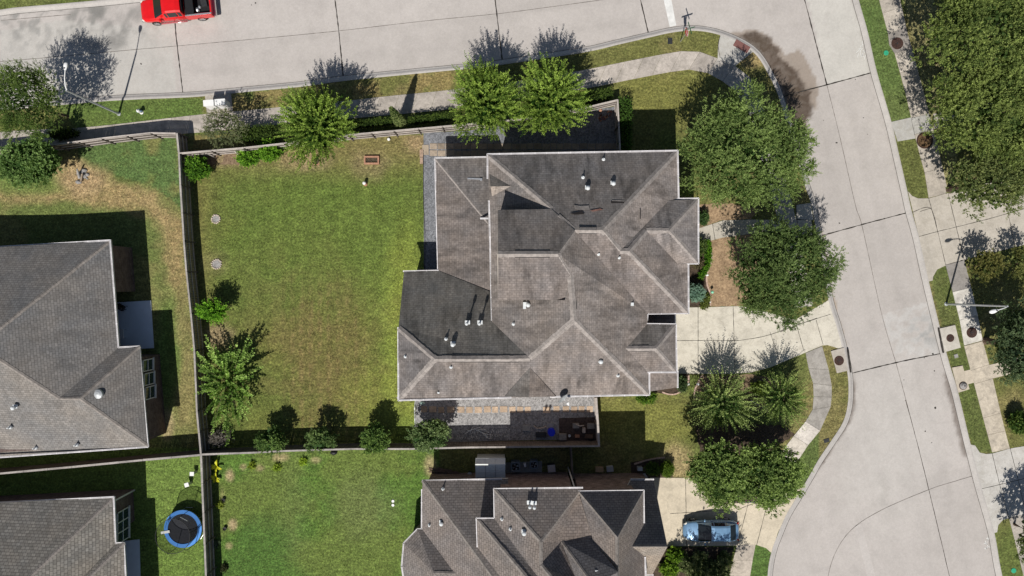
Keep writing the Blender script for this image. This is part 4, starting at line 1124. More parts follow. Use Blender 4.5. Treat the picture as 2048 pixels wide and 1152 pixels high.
face_window(A, 'x', -.3, 1.0, xe_, .9, 2.5, 1, 2); face_window(A, 'x', -.3, 1.0, xe_, 3.9, 5.4, 1, 2)
face_window(A, 'x', -6.1, -3.3, xg_, .15, 2.35, 1, 1, 4, 'garage_door'); face_window(A, 'x', -5.4, -4.0, xg_, 4.0, 5.2, 1, 2)

# ============ the house on the west side
B = empty('house', (-36, -5, 0), 'grey hip-roofed brick house at the left edge with a pale patio slab beside it', 'house')
sB, eB = 0.57, 3.7
bN = PL(110, 487, eB, 0.055, 1, sB); bE = PL(228, 590, eB, 1, 0, sB); bS_ = PL(150, 904, eB, -0.06, -1, sB); bWg = PL(284, 780, eB, 1, 0.0, sB); bWn = PL(258, 694, eB, 0, 1, sB)
apx = (-45, 692); apL = (-420, 705)
t1 = (1, 1, 1)
rb, VB = roof('roof', [
    (bN, [(-420, 512), (0, 494), (221, 481), apx, apL], t1),
    (bE, [(221, 481), (238, 695), (118, 797), apx], t1),
    (bWn, [(238, 695), (279, 693), (160, 797), (118, 797)], t1),
    (bWg, [(279, 693), (296, 893, 3.7), (160, 797)], t1),
    (bS_, [apx, (118, 797), (160, 797), (296, 893), (0, 914), (-420, 944), apL], (1.1, 1.09, 1.07))], 'roof_b', B)
for l in ([(221, 481), apx, apL], [apx, (118, 797), (160, 797), (279, 693)], [(160, 797), (296, 893)]): cap(rb, VB, l, 'cap_new', wd=.3, dz=.02)
for pts in ([(-420, 511, 3.65), (0, 493.5, 3.65), (221, 480.5, 3.65), (237.5, 694.5, 3.65), (279, 692.5, 3.65), (296.5, 893, 3.65)], [(296.5, 893.5, 3.65), (0, 914.5, 3.65), (-420, 944.5, 3.65)]): gutter(B, pts)
wb = walls(B, [(-420, 512, 3.7), (0, 494, 3.7), (221, 481, 3.7), (229.5, 592, 3.7), (180, 592, 3.7), (180, 709, 3.7), (280, 709, 3.7), (295, 893, 3.7), (0, 914, 3.7), (-420, 944, 3.7)], 3.55, 'brick_b', .34)
vents(B, [(0, 697, bE.h(0, 697), 'cap'), (200, 787, bWg.h(200, 787), 'turbine'), (30, 815, bS_.h(30, 815), 'cap'), (20, 855, bS_.h(20, 855), 'pipe'), (71, 896, bS_.h(71, 896), 'pipe'), (153, 890, bS_.h(153, 890), 'pipe')])
def wall_window(parent, x, ya, yb, z0, z1, cols=1, rows=2, face=1):
    """window on an east facing wall; x, ya, yb in metres"""
    f = MB(); t = .07; ym = (ya + yb) / 2; d = .05
    f.box((x + d, ya, (z0 + z1) / 2), (.08, t, z1 - z0 + t)); f.box((x + d, yb, (z0 + z1) / 2), (.08, t, z1 - z0 + t))
    f.box((x + d, ym, z0), (.09, abs(yb - ya) + t, t)); f.box((x + d, ym, z1), (.09, abs(yb - ya) + t, t))
    for k in range(1, rows): f.box((x + d, ym, z0 + (z1 - z0) * k / rows), (.07, abs(yb - ya), t * .8))
    for k in range(1, cols): f.box((x + d, ya + (yb - ya) * k / cols, (z0 + z1) / 2), (.085, t, z1 - z0))
    o = f.build('window', M['trim'], parent)
    g_ = MB(); g_.box((x + .03, ym, (z0 + z1) / 2), (.03, abs(yb - ya) - .02, z1 - z0 - .02)); g_.build('pane', M['glass'], o)
    s_ = MB(); s_.box((x + .08, ym, z0 - .08), (.12, abs(yb - ya) + .2, .06)); s_.build('sill', M['trim'], o)
pw = W(284, 780, 3.7); xw = pw.x - .34
for (a0, a1) in ((719, 741), (746, 769), (773, 797)):
    xm = 280 + ((a0 + a1) / 2 - 709) * 15 / 184; xw = W(xm, 780, 3.7).x - .34
    ya = W(284, a0, 2.2).y; yb = W(284, a1, 2.2).y; wall_window(B, xw + .06, ya, yb, 1.45, 2.95)
b = MB(); p = W(258, 495, 0); b.box((W(238, 500, 3.7).x - .34 + .03, W(0, 700, 0).y, 1.8), (.06, .1, 3.4)); b.build('corner_trim', M['trim'], B)

# ============ the house at the lower left corner
Cc = empty('house', (-36, -24, 0), 'brick house with brown dimensional shingles at the lower left corner near the trampoline', 'house')
eC, sC = 3.4, 0.62
cN = PL(110, 1000, eC, 0.05, 1, sC); cE = PL(230, 1040, eC, 1, 0, sC); cN2 = PL(240, 1086, eC, 0, 1, sC); cE2 = PL(250, 1130, eC, 1, 0, sC)
apC = (-6, 1216); apC2 = (-400, 1232)
rc, VC = roof('roof', [
    (cN, [(-400, 1024), (0, 1005.5), (228, 994), apC, apC2], t1),
    (cE, [(228, 994), (232, 1086), (140, 1180), (140, 1330), (0, 1330), apC], t1),
    (cN2, [(232, 1086), (248, 1086), (146, 1186), (140, 1180)], t1),
    (cE2, [(248, 1086), (262, 1330), (146, 1330), (146, 1186)], t1)], 'roof_c', Cc)
for l in ([(228, 994), apC, apC2], [(248, 1086), (146, 1186)]): cap(rc, VC, l, 'cap_new', wd=.3, dz=.02)
gutter(Cc, [(-400, 1024, 3.35), (0, 1005, 3.35), (228, 993.5, 3.35), (232, 1085.5, 3.35), (248.5, 1085.5, 3.35), (262, 1330, 3.35)])
walls(Cc, [(-400, 1024, 3.4), (0, 1005.5, 3.4), (228, 994, 3.4), (232, 1078, 3.4), (210, 1078, 3.4), (210, 1330, 3.4), (-400, 1330, 3.4)], 3.25, 'brick_b', .34)
xw = W(230, 1040, 3.4).x - .34
wall_window(Cc, xw + .02, W(230, 1018, 1.5).y, W(230, 1079, 1.5).y, 0.95, 2.6, cols=3, rows=2)
b = MB(); b.box((xw + .05, W(230, 996, 3.4).y - .36, 1.6), (.1, .1, 3.2)); b.build('corner_trim', M['trim'], Cc)

# ============ the house at the bottom centre
D = empty('house', (4, -24, 0), 'brown shingle house with steep crossing hips at the bottom centre beside the blue car', 'house')
sD = 0.72
dN1 = PL(920, 960, 3.3, 0, 1, sD); dW1 = PL(844, 1015, 3.3, -1, 0, sD)
r1, V1 = roof('west_roof', [(dN1, [(845, 961), (1016, 957), (1016, 1170), (984, 1152)], t1), (dW1, [(845, 961), (984, 1152), (1002, 1176), (1002, 1290), (848, 1290), (843, 1057)], (1.05, 1.03, 1.02))], 'roof_d', D)
cap(r1, V1, [(845, 961), (984, 1152)], 'cap_new', wd=.3, dz=.02)
hb = dW1.h(911, 1147)
bay, V5 = roof('bay_roof', [
    (PL3((836, 1057, 3.3), (868, 1146, hb), (911, 1147, hb)), [(843, 1058, 3.3), (911, 1147, hb), (868, 1146, hb), (835, 1058, 3.3)], (.92, .92, .92)),
    (dW1, [(835, 1058, 3.3), (868, 1146, hb), (808, 1086, 3.3)], t1), (dW1, [(808, 1086, 3.3), (868, 1146, hb), (804, 1132, 3.3)], t1), (dW1, [(804, 1132, 3.3), (868, 1146, hb), (868, 1160, hb), (812, 1185, 3.3)], t1),
    (dW1, [(868, 1146, hb), (911, 1147, hb), (911, 1240, hb - 1), (812, 1185, 3.3), (868, 1160, hb)], (1.1, 1.08, 1.06))], 'roof_d', D)
cap(bay, V5, [(911, 1147), (868, 1146)], 'cap_new', wd=.28, dz=.02)
d2N = PL(1080, 977, 6.4, 0, 1, sD); d2W = PL(988.5, 1010, 6.4, -1, 0, sD); d2W2 = PL(954, 1065, 6.4, -1, 0, sD); d2N2 = PL(970, 1037, 6.4, 0, 1, sD)
d2E = PL3((1158, 983, 6.4), (1082, 1084, d2N.h(1082, 1084)), (1082, 1130, d2N.h(1082, 1084)))
ap = (1082, 1084); ap2 = (1082, 1130)
N3l = PL3((1157, 983, 6.4), (1123, 1083, 7.5), (1184, 1079, 7.5))
r2, V6 = roof('middle_roof', [
    (d2N, [(988, 978), (1165, 975), ap], t1),
    (d2W, [(988, 978), ap, ap2, (1110, 1165), (1110, 1290), (1106, 1290), (989, 1037)], (1.04, 1.02, 1.0)),
    (d2E, [(1158, 983), (1121, 1083, 7.5), ap2, ap], (1.0, .98, .97)),
    (d2N, [ap2, (1121, 1083, 7.5), (1156, 1165, 8.6), (1156, 1290, 8.6), (1110, 1290), (1110, 1165)], (1.0, .96, .93))], 'roof_d', D)
for l in ([(988, 978), ap, ap2, (1110, 1165)], [(1158, 983), ap]): cap(r2, V6, l, 'cap_new', wd=.3, dz=.02)
r2b, V7 = roof('lower_middle_roof', [
    (d2N2, [(953, 1037), (989.5, 1037), (1106, 1175), (1070, 1175)], (.96, .96, .96)),
    (d2W2, [(953, 1037), (1070, 1175), (1070, 1290), (955, 1290), (955, 1092)], (1.04, 1.02, 1.0))], 'roof_d', D)
cap(r2b, V7, [(953, 1037), (1070, 1175)], 'cap_new', wd=.3, dz=.02)
roof('north_pent_roof', [(N3l, [(1157, 984, 6.4), (1186, 1081, 7.5), (1121, 1083, 7.5)], (.98, .93, .9))], 'roof_d', D, fascia=0)
sH = 1.28
d3N = PL(1222, 982, 6.5, 0, 1, sH); d3W = PL(1158, 1000, 6.5, -1, 0, sH); d3E = PL(1287, 1010, 6.5, 1, 0, sH)
a3 = (1235, 1074); b3 = (1235, 1148)
h3 = d3N.h(*a3)
DN = PL3((1123, 1083, 7.5), (1184, 1079, 7.5), (1236, 1143, h3))
r3, V8 = roof('east_roof', [
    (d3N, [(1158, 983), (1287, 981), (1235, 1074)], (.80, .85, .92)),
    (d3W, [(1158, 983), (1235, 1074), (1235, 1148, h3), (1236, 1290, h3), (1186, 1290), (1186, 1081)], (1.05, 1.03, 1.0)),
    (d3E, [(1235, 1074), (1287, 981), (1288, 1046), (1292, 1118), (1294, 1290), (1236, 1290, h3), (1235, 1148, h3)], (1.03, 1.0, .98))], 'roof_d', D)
for l in ([(1158, 983), a3, b3, (1236, 1290)], [(1287, 981), a3]): cap(r3, V8, l, 'cap_new', wd=.3, dz=.02, sl=1.28)
dd = [(1123, 1083, 7.5), (1184, 1079, 7.5), (1236, 1143), (1215, 1166), (1188, 1172)]
hd = DN.h(1188, 1172); hd2 = DN.h(1215, 1166)
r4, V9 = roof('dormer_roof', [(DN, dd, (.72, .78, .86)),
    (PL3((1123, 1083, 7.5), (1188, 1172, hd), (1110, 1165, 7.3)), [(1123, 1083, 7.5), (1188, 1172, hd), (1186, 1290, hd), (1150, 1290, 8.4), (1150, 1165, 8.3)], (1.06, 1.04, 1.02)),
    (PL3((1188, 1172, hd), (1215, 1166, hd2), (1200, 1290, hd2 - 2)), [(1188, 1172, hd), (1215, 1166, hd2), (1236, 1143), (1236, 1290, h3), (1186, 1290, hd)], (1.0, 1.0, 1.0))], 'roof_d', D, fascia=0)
cap(r4, V9, [(1123, 1083), (1188, 1172)], 'cap_new', wd=.25, dz=.02)
gN5 = PL(1285, 960, 3.2, 0, 1, sH); hg = gN5.h(1300, 1093)
gS5 = PL3((1264, 1093, hg), (1335, 1093, hg), (1305, 1149, 3.2))
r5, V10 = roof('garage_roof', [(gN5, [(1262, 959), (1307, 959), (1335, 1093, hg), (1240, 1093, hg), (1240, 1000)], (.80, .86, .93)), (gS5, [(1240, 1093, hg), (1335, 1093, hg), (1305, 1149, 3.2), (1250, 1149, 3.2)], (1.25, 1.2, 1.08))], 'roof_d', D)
cap(r5, V10, [(1262, 1093, hg), (1335, 1093)], 'cap_new', wd=.24, dz=.02, sl=1.2)
for pts in ([(843.5, 1057, 3.25), (844, 979, 3.25)], [(845, 961, 3.25), (1003, 957.5, 3.25)], [(843, 1058, 3.25), (835, 1058, 3.25), (807.5, 1086, 3.25), (803.5, 1132, 3.25), (812, 1186, 3.25)],
            [(989, 1037, 6.35), (988, 977.5, 6.35), (1165, 975, 6.35)], [(955, 1093, 6.35), (953, 1036.5, 6.35), (989, 1036.5, 6.35)], [(1157.5, 982.5, 6.45), (1287, 980.5, 6.45), (1288, 1045, 6.45)], [(1290, 1114, 6.45), (1293, 1200, 6.45)], [(1262, 958.5, 3.15), (1307, 958.5, 3.15)], [(1290, 1149.5, 3.15), (1306, 1149.5, 3.15)]): gutter(D, pts)
walls(D, [(845, 961, 3.3), (1010, 957, 3.3), (1010, 1290, 3.3), (848, 1290, 3.3), (843, 1057, 3.3)], 3.1, 'brick_d', .34)
walls(D, [(835, 1058, 3.3), (900, 1058, 3.3), (900, 1240, 3.3), (845, 1240, 3.3), (812, 1186, 3.3), (804, 1132, 3.3), (808, 1086, 3.3)], 3.1, 'brick_d', .3)
walls(D, [(988, 978, 6.4), (1160, 976, 6.4), (1160, 1290, 6.4), (955, 1290, 6.4), (954, 1037, 6.4), (989, 1037, 6.4)], 6.25, 'brick_d', .46)
walls(D, [(1150, 981.5, 6.5), (1287, 981, 6.5), (1290, 1290, 6.5), (1150, 1290, 6.5)], 6.35, 'brick_d', .44)
gb = [tuple(W(x, y, 3.2)[:2]) for x, y in ((1262, 962), (1306, 962), (1304, 1146), (1262, 1146))]
walls(D, [(1240, 960, 3.2), (1307, 960, 3.2), (1306, 1148, 3.2), (1240, 1148, 3.2)], 3.1, 'brick_d', .3)
b = MB(); p0 = W(1304, 964, 3.2); p1 = W(1303, 1146, 3.2); pt = W(1332, 1093, hg - .25); xg = p0.x - .25
b.add([(xg, p0.y, 3.0), (xg, p1.y, 3.0), (xg, pt.y, hg - .3)], [[0, 1, 2], [2, 1, 0]]); b.build('gable_wall', M['siding'], D)
b = MB(); p = W(1141, 976, 6.4); 
wy = W(1140, 978, 6.4).y - .43
b.box((W(1137, 950, 0.5).x, wy + .45, 3.1), (.09, .09, 6.1)); b.build('corner_trim', M['trim'], D)
vents(D, [(886, 978, dN1.h(886, 978), 'pipe'), (859, 1050, dW1.h(859, 1050), 'pipe'), (883, 1046, dW1.h(883, 1046), 'cap'), (1059, 1010, d2N.h(1059, 1010), 'stack'), (1068, 1011, d2N.h(1068, 1011), 'stack'),
          (1004, 1038, d2W.h(1004, 1038), 'pipe'), (1021, 1058, d2W.h(1021, 1058), 'pipe'), (1048, 1065, d2W.h(1048, 1065), 'cap'), (1110, 1124, d2E.h(1110, 1124), 'pipe'), (1193, 1142, DN.h(1193, 1142), 'box')])
# ------------------------------------------------------------------ fences
def fence(label, tops, h=1.9, side=1, mat='fence', capw=0.14, rails=3, group=None, gap_post=2.4, rail_mat='fence_lt', board_w=0.14, name='wood_fence', cap_mat='fence_lt'):
    """tops: photo pixels of the fence top; side=+1 puts rails and posts on the left of the run"""
    P = [W(x, y, h) for x, y in tops]; P = [Vector((p.x, p.y, 0)) for p in P]
    root = empty(name, P[0], label, 'fence', group)
    rnd = random.Random(int(P[0].x * 10)); bd = MB(); cp = MB(); rl = [MB() for _ in range(rails)]; posts = []
    for a, c in zip(P[:-1], P[1:]):
        d = c - a; L = d.length; d.normalize(); n = Vector((-d.y, d.x, 0)); rz = math.atan2(d.y, d.x)
        m = max(1, int(L / (board_w + .008)))
        for i in range(m):
            p = a + d * (L * (i + .5) / m); hh = h - .03 + rnd.uniform(-.015, .012)
            q = p - n * side * rnd.uniform(.0, .014)
            bd.box((q.x, q.y, hh / 2 + .02), (board_w, .022, hh), rz + rnd.uniform(-.03, .03))
        k = max(1, round(L / gap_post))
        for i in range(k + 1):
            p = a + d * (L * i / k) + n * side * .10; posts.append((p, rz))
        for j in range(rails):
            z = [0.35, 1.0, 1.62][j] if rails == 3 else [0.4, 1.5][j]
            for i in range(k):
                q0 = a + d * (L * i / k + .02) + n * side * .045; q1 = a + d * (L * (i + 1) / k - .02) + n * side * .045
                z0 = z * h / 1.9 + rnd.uniform(-.02, .02)
                rl[j].bar(q0 + Vector((0, 0, z0)), q1 + Vector((0, 0, z0 + rnd.uniform(-.015, .015))), .045, .09)
        if capw:
            for i in range(k):
                q0 = a + d * (L * i / k + .01) + n * side * capw * .25; q1 = a + d * (L * (i + 1) / k - .01) + n * side * capw * .25
                cp.bar(q0 + Vector((0, 0, h + .005 + rnd.uniform(0, .02))), q1 + Vector((0, 0, h + .005 + rnd.uniform(0, .02))), capw * rnd.uniform(.92, 1.05), .035)
    bd.build('board_panel', M[mat], root)
    for r in rl: r.build('rail', M[rail_mat], root)
    if capw: cp.build('top_cap', M[cap_mat], root)
    for p, rz in posts[:100]:
        b = MB(); b.box((p.x, p.y, h / 2 - .05), (.09, .09, h - .1), rz); b.build('post', M[mat], root)
    return root
M['fence_cap'] = m_wood('grey_cap_wood', (0.40, 0.37, 0.345), 0.25)
M['fence_drk'] = m_wood('shaded_board_wood', (0.22, 0.18, 0.155), 0.35)
fence('grey fence with open rails along the upper side of the big lawn', [(357, 306), (487, 295), (568, 286), (696, 269), (788, 261), (933, 248), (1050, 236), (1169, 215), (1236, 199)], side=-1, capw=.10, cap_mat='fence_lt')
fence('short fence closing the upper gravel yard beside the tall clipped hedge', [(1236, 199), (1241, 304)], side=-1, capw=.12)
fence('grey fence with dark knee braces behind the left neighbour house next to the street lamp', [(-330, 330), (-120, 312), (0, 300), (107, 289), (203, 276), (301, 265), (352, 266)], side=-1, capw=.10, h=2.0)
fence('long straight fence between the big lawn and the grey roofed left house', [(353, 266), (357, 306), (360, 370), (367, 482), (372, 543), (381, 627), (388, 702), (393, 822), (401, 908)], side=1, capw=.15, cap_mat='fence_cap')
fence('fence beside the trampoline with a shaded strip of lawn on its right', [(401, 908), (406, 1026), (411, 1152), (417, 1290)], side=1, capw=.17, cap_mat='fence_cap')
fence('fence running between the two left houses with a deep shadow on its upper side', [(-300, 968), (0, 946), (143, 933), (286, 919), (401, 909)], side=-1, capw=.17, cap_mat='fence_cap')
fence('fence along the bottom of the big lawn behind four small leafy trees', [(402, 908), (515, 904), (566, 901), (702, 897), (820, 897), (930, 894), (1016, 893), (1200, 891)], side=-1, capw=.15, cap_mat='fence_cap')
fence('pale capped fence closing the gravel side yard on the street side', [(1199, 891), (1197, 850), (1193, 795)], side=1, capw=.19, rails=3)
fence('short thin fence joining the gravel yard fence to the lower house', [(1142, 893), (1146, 958)], side=1, capw=.08, cap_mat='fence', mat='fence_drk')

# ------------------------------------------------------------------ foliage
def rnd_dirs(rg, n, zmin=-1.0, zmax=1.0):
    z = rg.uniform(zmin, zmax, n); t = rg.uniform(0, 2 * np.pi, n); r = np.sqrt(1 - z * z)
    return np.stack([r * np.cos(t), r * np.sin(t), z], 1)
def nrm(a): return a / np.maximum(1e-9, np.linalg.norm(a, axis=1, keepdims=True))
def leafq(P, A, Nn, L, Wd):
    """P base points, A axis, Nn normal -> rhombic leaves"""
    B = nrm(np.cross(Nn, A)); L = L[:, None]; Wd = Wd[:, None]
    V = np.stack([P, P + A * L * .45 + B * Wd * .5, P + A * L, P + A * L * .45 - B * Wd * .5], 1).reshape(-1, 3)
    F = np.arange(len(P) * 4).reshape(-1, 4)
    return V, F
def sprigs(rg, base, dr, ln, nl, lL, lW, droop, tint, spread=1.0, up=0.35, jit=0.35):
    """leafy shoots: base (n,3), direction (n,3), length (n)"""
    n = len(base); t = np.linspace(.12, 1, nl)[None, :] + rg.uniform(-.02, .02, (n, nl))
    pos = base[:, None, :] + dr[:, None, :] * (ln[:, None] * t)[..., None]
    pos[..., 2] -= droop * (t ** 2) * ln[:, None]
    side = nrm(np.cross(dr, np.array([0, 0, 1.0]) + 1e-3))
    bino = nrm(np.cross(side, dr))
    ph = rg.uniform(0, 2 * np.pi, (n, 1)) + np.arange(nl)[None, :] * 2.4
    rad = side[:, None, :] * np.cos(ph)[..., None] + bino[:, None, :] * (np.sin(ph) * .7)[..., None]
    A = dr[:, None, :] * .55 + rad * spread + np.array([0, 0, up]) + rg.normal(0, jit, (n, nl, 3))
    A = nrm(A.reshape(-1, 3)); P = pos.reshape(-1, 3)
    Nn = nrm(rg.normal(0, .55, (n * nl, 3)) + np.array([0, 0, 1.0]))
    k = rg.uniform(.7, 1.2, n * nl) * (1.05 - .35 * t.reshape(-1)); 
    V, F = leafq(P, A, Nn, lL * k, lW * k)
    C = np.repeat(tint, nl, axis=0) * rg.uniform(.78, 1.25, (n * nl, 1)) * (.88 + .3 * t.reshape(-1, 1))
    return V, F, np.repeat(C, 4, axis=0)
def join(parts):
    Vs, Fs, Cs = [], [], []; o = 0
    for V, F, C in parts: Vs.append(V); Fs.append(F + o); Cs.append(C); o += len(V)
    return np.vstack(Vs), np.vstack(Fs), np.vstack(Cs)
def foliage(name, parts, parent, mat='leaf'):
    V, F, C = join(parts); return mk(name, V, F, M[mat], parent, col=np.clip(C, 0, 1))
def tints(rg, n, c1, c2, pw=1.0):
    t = rg.uniform(0, 1, (n, 1)) ** pw; return (np.array(c1) * (1 - t) + np.array(c2) * t) * 1.45

def trunk(parent, base, top, r0, r1, limbs, rg, mat='bark', name='trunk'):
    b = MB(); base = Vector(base); top = Vector(top)
    mid = (base + top) / 2 + Vector((rg.uniform(-.1, .1), rg.uniform(-.1, .1), 0))
    b.tube([base, base + Vector((0, 0, .15)), mid, top], [r0 * 1.35, r0, (r0 + r1) / 2, r1], 9)
    for e in limbs:
        e = Vector(e); s = base.lerp(top, rg.uniform(.55, .98)); m = (s + e) / 2 + Vector((0, 0, .12 * (e - s).length))
        b.tube([s, m, e], [r1 * .7, r1 * .42, r1 * .12], 6)
    return b.build(name, M[mat], parent)

def oak(px, py, hc, rx, ry, rz, label, cat='tree', c1=(.030, .055, .014), c2=(.15, .185, .055), seed=1, lumps=60, spr=46, nl=11, leaf=.17, lr=1.25, group=None, name='shade_tree', droop=.15, trunk_r=.28, mat='bark', rot=0.0):
    """broad crown made of many leafy lumps; px, py: centre of the crown in the photo, hc its height; rx, ry in metres"""
    rg = np.random.RandomState(seed); c = np.array(W(px, py, hc)); base = Vector((c[0], c[1], 0))
    root = empty(name, base, label, cat, group)
    d = rnd_dirs(rg, lumps, -.25, 1.0); rr = rg.uniform(.35, 1, (lumps, 1)) ** .45
    cr, sr = math.cos(rot), math.sin(rot)
    th = np.arctan2(d[:, 1], d[:, 0]); ph_ = rg.uniform(0, 6.28, 3)
    lob = (1 + .055 * np.sin(3 * th + ph_[0]) + .05 * np.sin(5 * th + ph_[1]) + .035 * np.sin(8 * th + ph_[2]) + rg.normal(0, .035, lumps))[:, None] * np.array([1, 1, .6]) + np.array([0, 0, .4])
    L = d * rr * lob * np.array([rx - lr * .6, ry - lr * .6, rz - lr * .5]); L = np.stack([L[:, 0] * cr - L[:, 1] * sr, L[:, 0] * sr + L[:, 1] * cr, L[:, 2]], 1) + c
    lt_ = tints(rg, lumps, c1, c2, 0.9)
    parts = []
    rad = lr * rg.uniform(.65, 1.3, lumps)
    n = lumps * spr; li = np.repeat(np.arange(lumps), spr)
    dd = rnd_dirs(rg, n, -.35, 1.0); b0 = L[li] + dd * (rad[li] * rg.uniform(.25, .75, n))[:, None] * np.array([1, 1, .75])
    dr = nrm(dd + np.array([0, 0, .75]) + rg.normal(0, .35, (n, 3)))
    tn = tints(rg, n, c1, c2, 1.3) * .55 + lt_[li] * .45
    parts.append(sprigs(rg, b0, dr, rg.uniform(.45, .95, n) * lr * .75, nl, leaf, leaf * .62, droop, tn))
    # inner mass
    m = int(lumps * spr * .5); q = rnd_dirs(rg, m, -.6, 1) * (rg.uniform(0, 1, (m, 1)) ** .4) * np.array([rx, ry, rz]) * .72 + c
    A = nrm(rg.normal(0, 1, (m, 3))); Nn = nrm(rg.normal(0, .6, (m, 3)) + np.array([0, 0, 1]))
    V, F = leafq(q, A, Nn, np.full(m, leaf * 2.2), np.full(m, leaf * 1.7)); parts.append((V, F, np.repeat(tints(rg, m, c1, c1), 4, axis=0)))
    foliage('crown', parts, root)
    ends = [L[i] for i in rg.choice(lumps, min(12, lumps), replace=False)]
    trunk(root, base, (c[0], c[1], max(.6, hc - rz * .3)), trunk_r, trunk_r * .55, ends, rg, mat)
    return root

def frond_tree(px, py, hc, rx, ry, rz, label, seed=1, n=260, nl=26, leaf=.24, c1=(.055, .10, .012), c2=(.20, .28, .035), cat='tree', group=None, start=(.12, .6), name='young_tree', droop=.18, zmin=-.35, trunk_r=.11, wd=.5, ln=(.75, 1.12), mat='bark', fill=1.0, up=.35, shoots=0.0):
    rg = np.random.RandomState(seed); c = np.array(W(px, py, hc)); base = Vector((c[0], c[1], 0))
    root = empty(name, base, label, cat, group)
    d = rnd_dirs(rg, n, zmin, 1.0); R_ = np.array([rx, ry, rz]); lobes = 1 + .14 * np.sin(3 * np.arctan2(d[:, 1], d[:, 0]) + seed) + rg.normal(0, .07, n)
    s = rg.uniform(start[0], start[1], n)
    b0 = c - np.array([0, 0, rz * .35]) + d * R_ * s[:, None]
    e = c + d * R_ * (rg.uniform(ln[0], ln[1], n) * lobes)[:, None]
    if shoots:
        # many upward shoots standing all over the dome
        v = nrm(d * np.array([.75, .75, .3]) + np.array([0, 0, .75]) + rg.normal(0, .16, (n, 3))); Ls = rg.uniform(.8, 1.5, n) * shoots
        e = c + d * R_ * (rg.uniform(.25, 1.06, n) ** .6 * lobes)[:, None]; b0 = e - v * (Ls * .62)[:, None]; e = b0 + v * Ls[:, None]
    v = e - b0; L = np.linalg.norm(v, axis=1); dr = v / L[:, None]
    tn = tints(rg, n, c1, c2, .8)
    parts = [sprigs(rg, b0, dr, L, nl, leaf, leaf * wd, droop, tn, spread=.9, up=up, jit=.25)]
    m = int(n * 8 * fill)
    q = rnd_dirs(rg, m, -.6, .9) * (rg.uniform(0, 1, (m, 1)) ** .5) * R_ * .6 + c - np.array([0, 0, rz * .2])
    A = nrm(rg.normal(0, 1, (m, 3))); Nn = nrm(rg.normal(0, .6, (m, 3)) + np.array([0, 0, 1]))
    V, F = leafq(q, A, Nn, np.full(m, leaf), np.full(m, leaf * .7)); parts.append((V, F, np.repeat(tints(rg, m, c1, c1), 4, axis=0)))
    foliage('crown', parts, root)
    ends = [b0[i] + (e[i] - b0[i]) * .7 for i in rg.choice(n, min(14, n), replace=False)]
    trunk(root, base, (c[0], c[1], max(.3, hc - rz * .35)), trunk_r, trunk_r * .5, ends, rg, mat)
    return root

def shrub(px, py, hc, rx, ry, rz, label, seed=1, n=160, nl=9, leaf=.11, c1=(.03, .06, .012), c2=(.11, .17, .035), cat='shrub', group=None, name='shrub', ln=.3, droop=0.0, box=False, rot=0.0, wd=.6, dead=False):
    rg = np.random.RandomState(seed); c = np.array(W(px, py, hc)); base = Vector((c[0], c[1], 0))
    root = empty(name, base, label, cat, group)
    if box:
        # clipped hedge: shoots over the top and the sides of a box
        q = rg.uniform(-1, 1, (n, 3)); f = rg.choice(3, n, p=[.22, .22, .56]); 
        for a in (0, 1): k = f == a; q[k, a] = np.sign(q[k, a])
        k = f == 2; q[k, 2] = 1
        d = np.zeros((n, 3)); d[np.arange(n), f] = q[np.arange(n), f]; d = nrm(d + rg.normal(0, .45, (n, 3)) + np.array([0, 0, .3]))
        wob = 1 + .08 * rg.normal(0, 1, (n, 1)); b0 = q * np.array([rx - ln * .5, ry - ln * .5, rz - ln * .4]) * wob
    else:
        d = rnd_dirs(rg, n, -.2, 1); b0 = d * np.array([rx, ry, rz]) * rg.uniform(.35, .85, (n, 1)); d = nrm(d + rg.normal(0, .4, (n, 3)) + np.array([0, 0, .3]))
    cr, sr = math.cos(rot), math.sin(rot)
    b0 = np.stack([b0[:, 0] * cr - b0[:, 1] * sr, b0[:, 0] * sr + b0[:, 1] * cr, b0[:, 2]], 1) + c
    b0[:, 2] = np.maximum(b0[:, 2], .03)
    parts = [sprigs(rg, b0, d, rg.uniform(.6, 1.3, n) * ln, nl, leaf, leaf * wd, droop, tints(rg, n, c1, c2))]
    m = n * 3; q = rg.uniform(-1, 1, (m, 3)) if box else rnd_dirs(rg, m, -.9, 1) * rg.uniform(0, 1, (m, 1)) ** .4
    q = q * np.array([rx, ry, rz]) * .8; q = np.stack([q[:, 0] * cr - q[:, 1] * sr, q[:, 0] * sr + q[:, 1] * cr, q[:, 2]], 1) + c
    q[:, 2] = np.maximum(q[:, 2], .03)
    A = nrm(rg.normal(0, 1, (m, 3))); Nn = nrm(rg.normal(0, .6, (m, 3)) + np.array([0, 0, 1]))
    V, F = leafq(q, A, Nn, np.full(m, leaf * 1.8), np.full(m, leaf * 1.4)); parts.append((V, F, np.repeat(tints(rg, m, c1, c1), 4, axis=0)))
    foliage('foliage', parts, root)
    b = MB(); pts = [c + (rg.uniform(-.5, .5, 3) * np.array([rx, ry, .2])) for _ in range(5)]
    for p in pts: b.tube([base, Vector(p)], [.03, .012], 5)
    b.build('stem', M['bark'], root)
    return root

# big shade trees on the street corner
oak(1490, 308, 5.2, 5.8, 4.9, 3.0, 'big round shade tree at the street corner, larger and paler than its darker neighbour', seed=11, lumps=150, spr=40, c1=(.030, .060, .014), c2=(.235, .31, .10), lr=.95, leaf=.14)
oak(1561, 543, 5.0, 4.75, 4.6, 2.8, 'dark green round tree between the front walk and the driveway', seed=12, lumps=115, spr=40, c1=(.025, .052, .014), c2=(.165, .225, .075), lr=.92, leaf=.14)
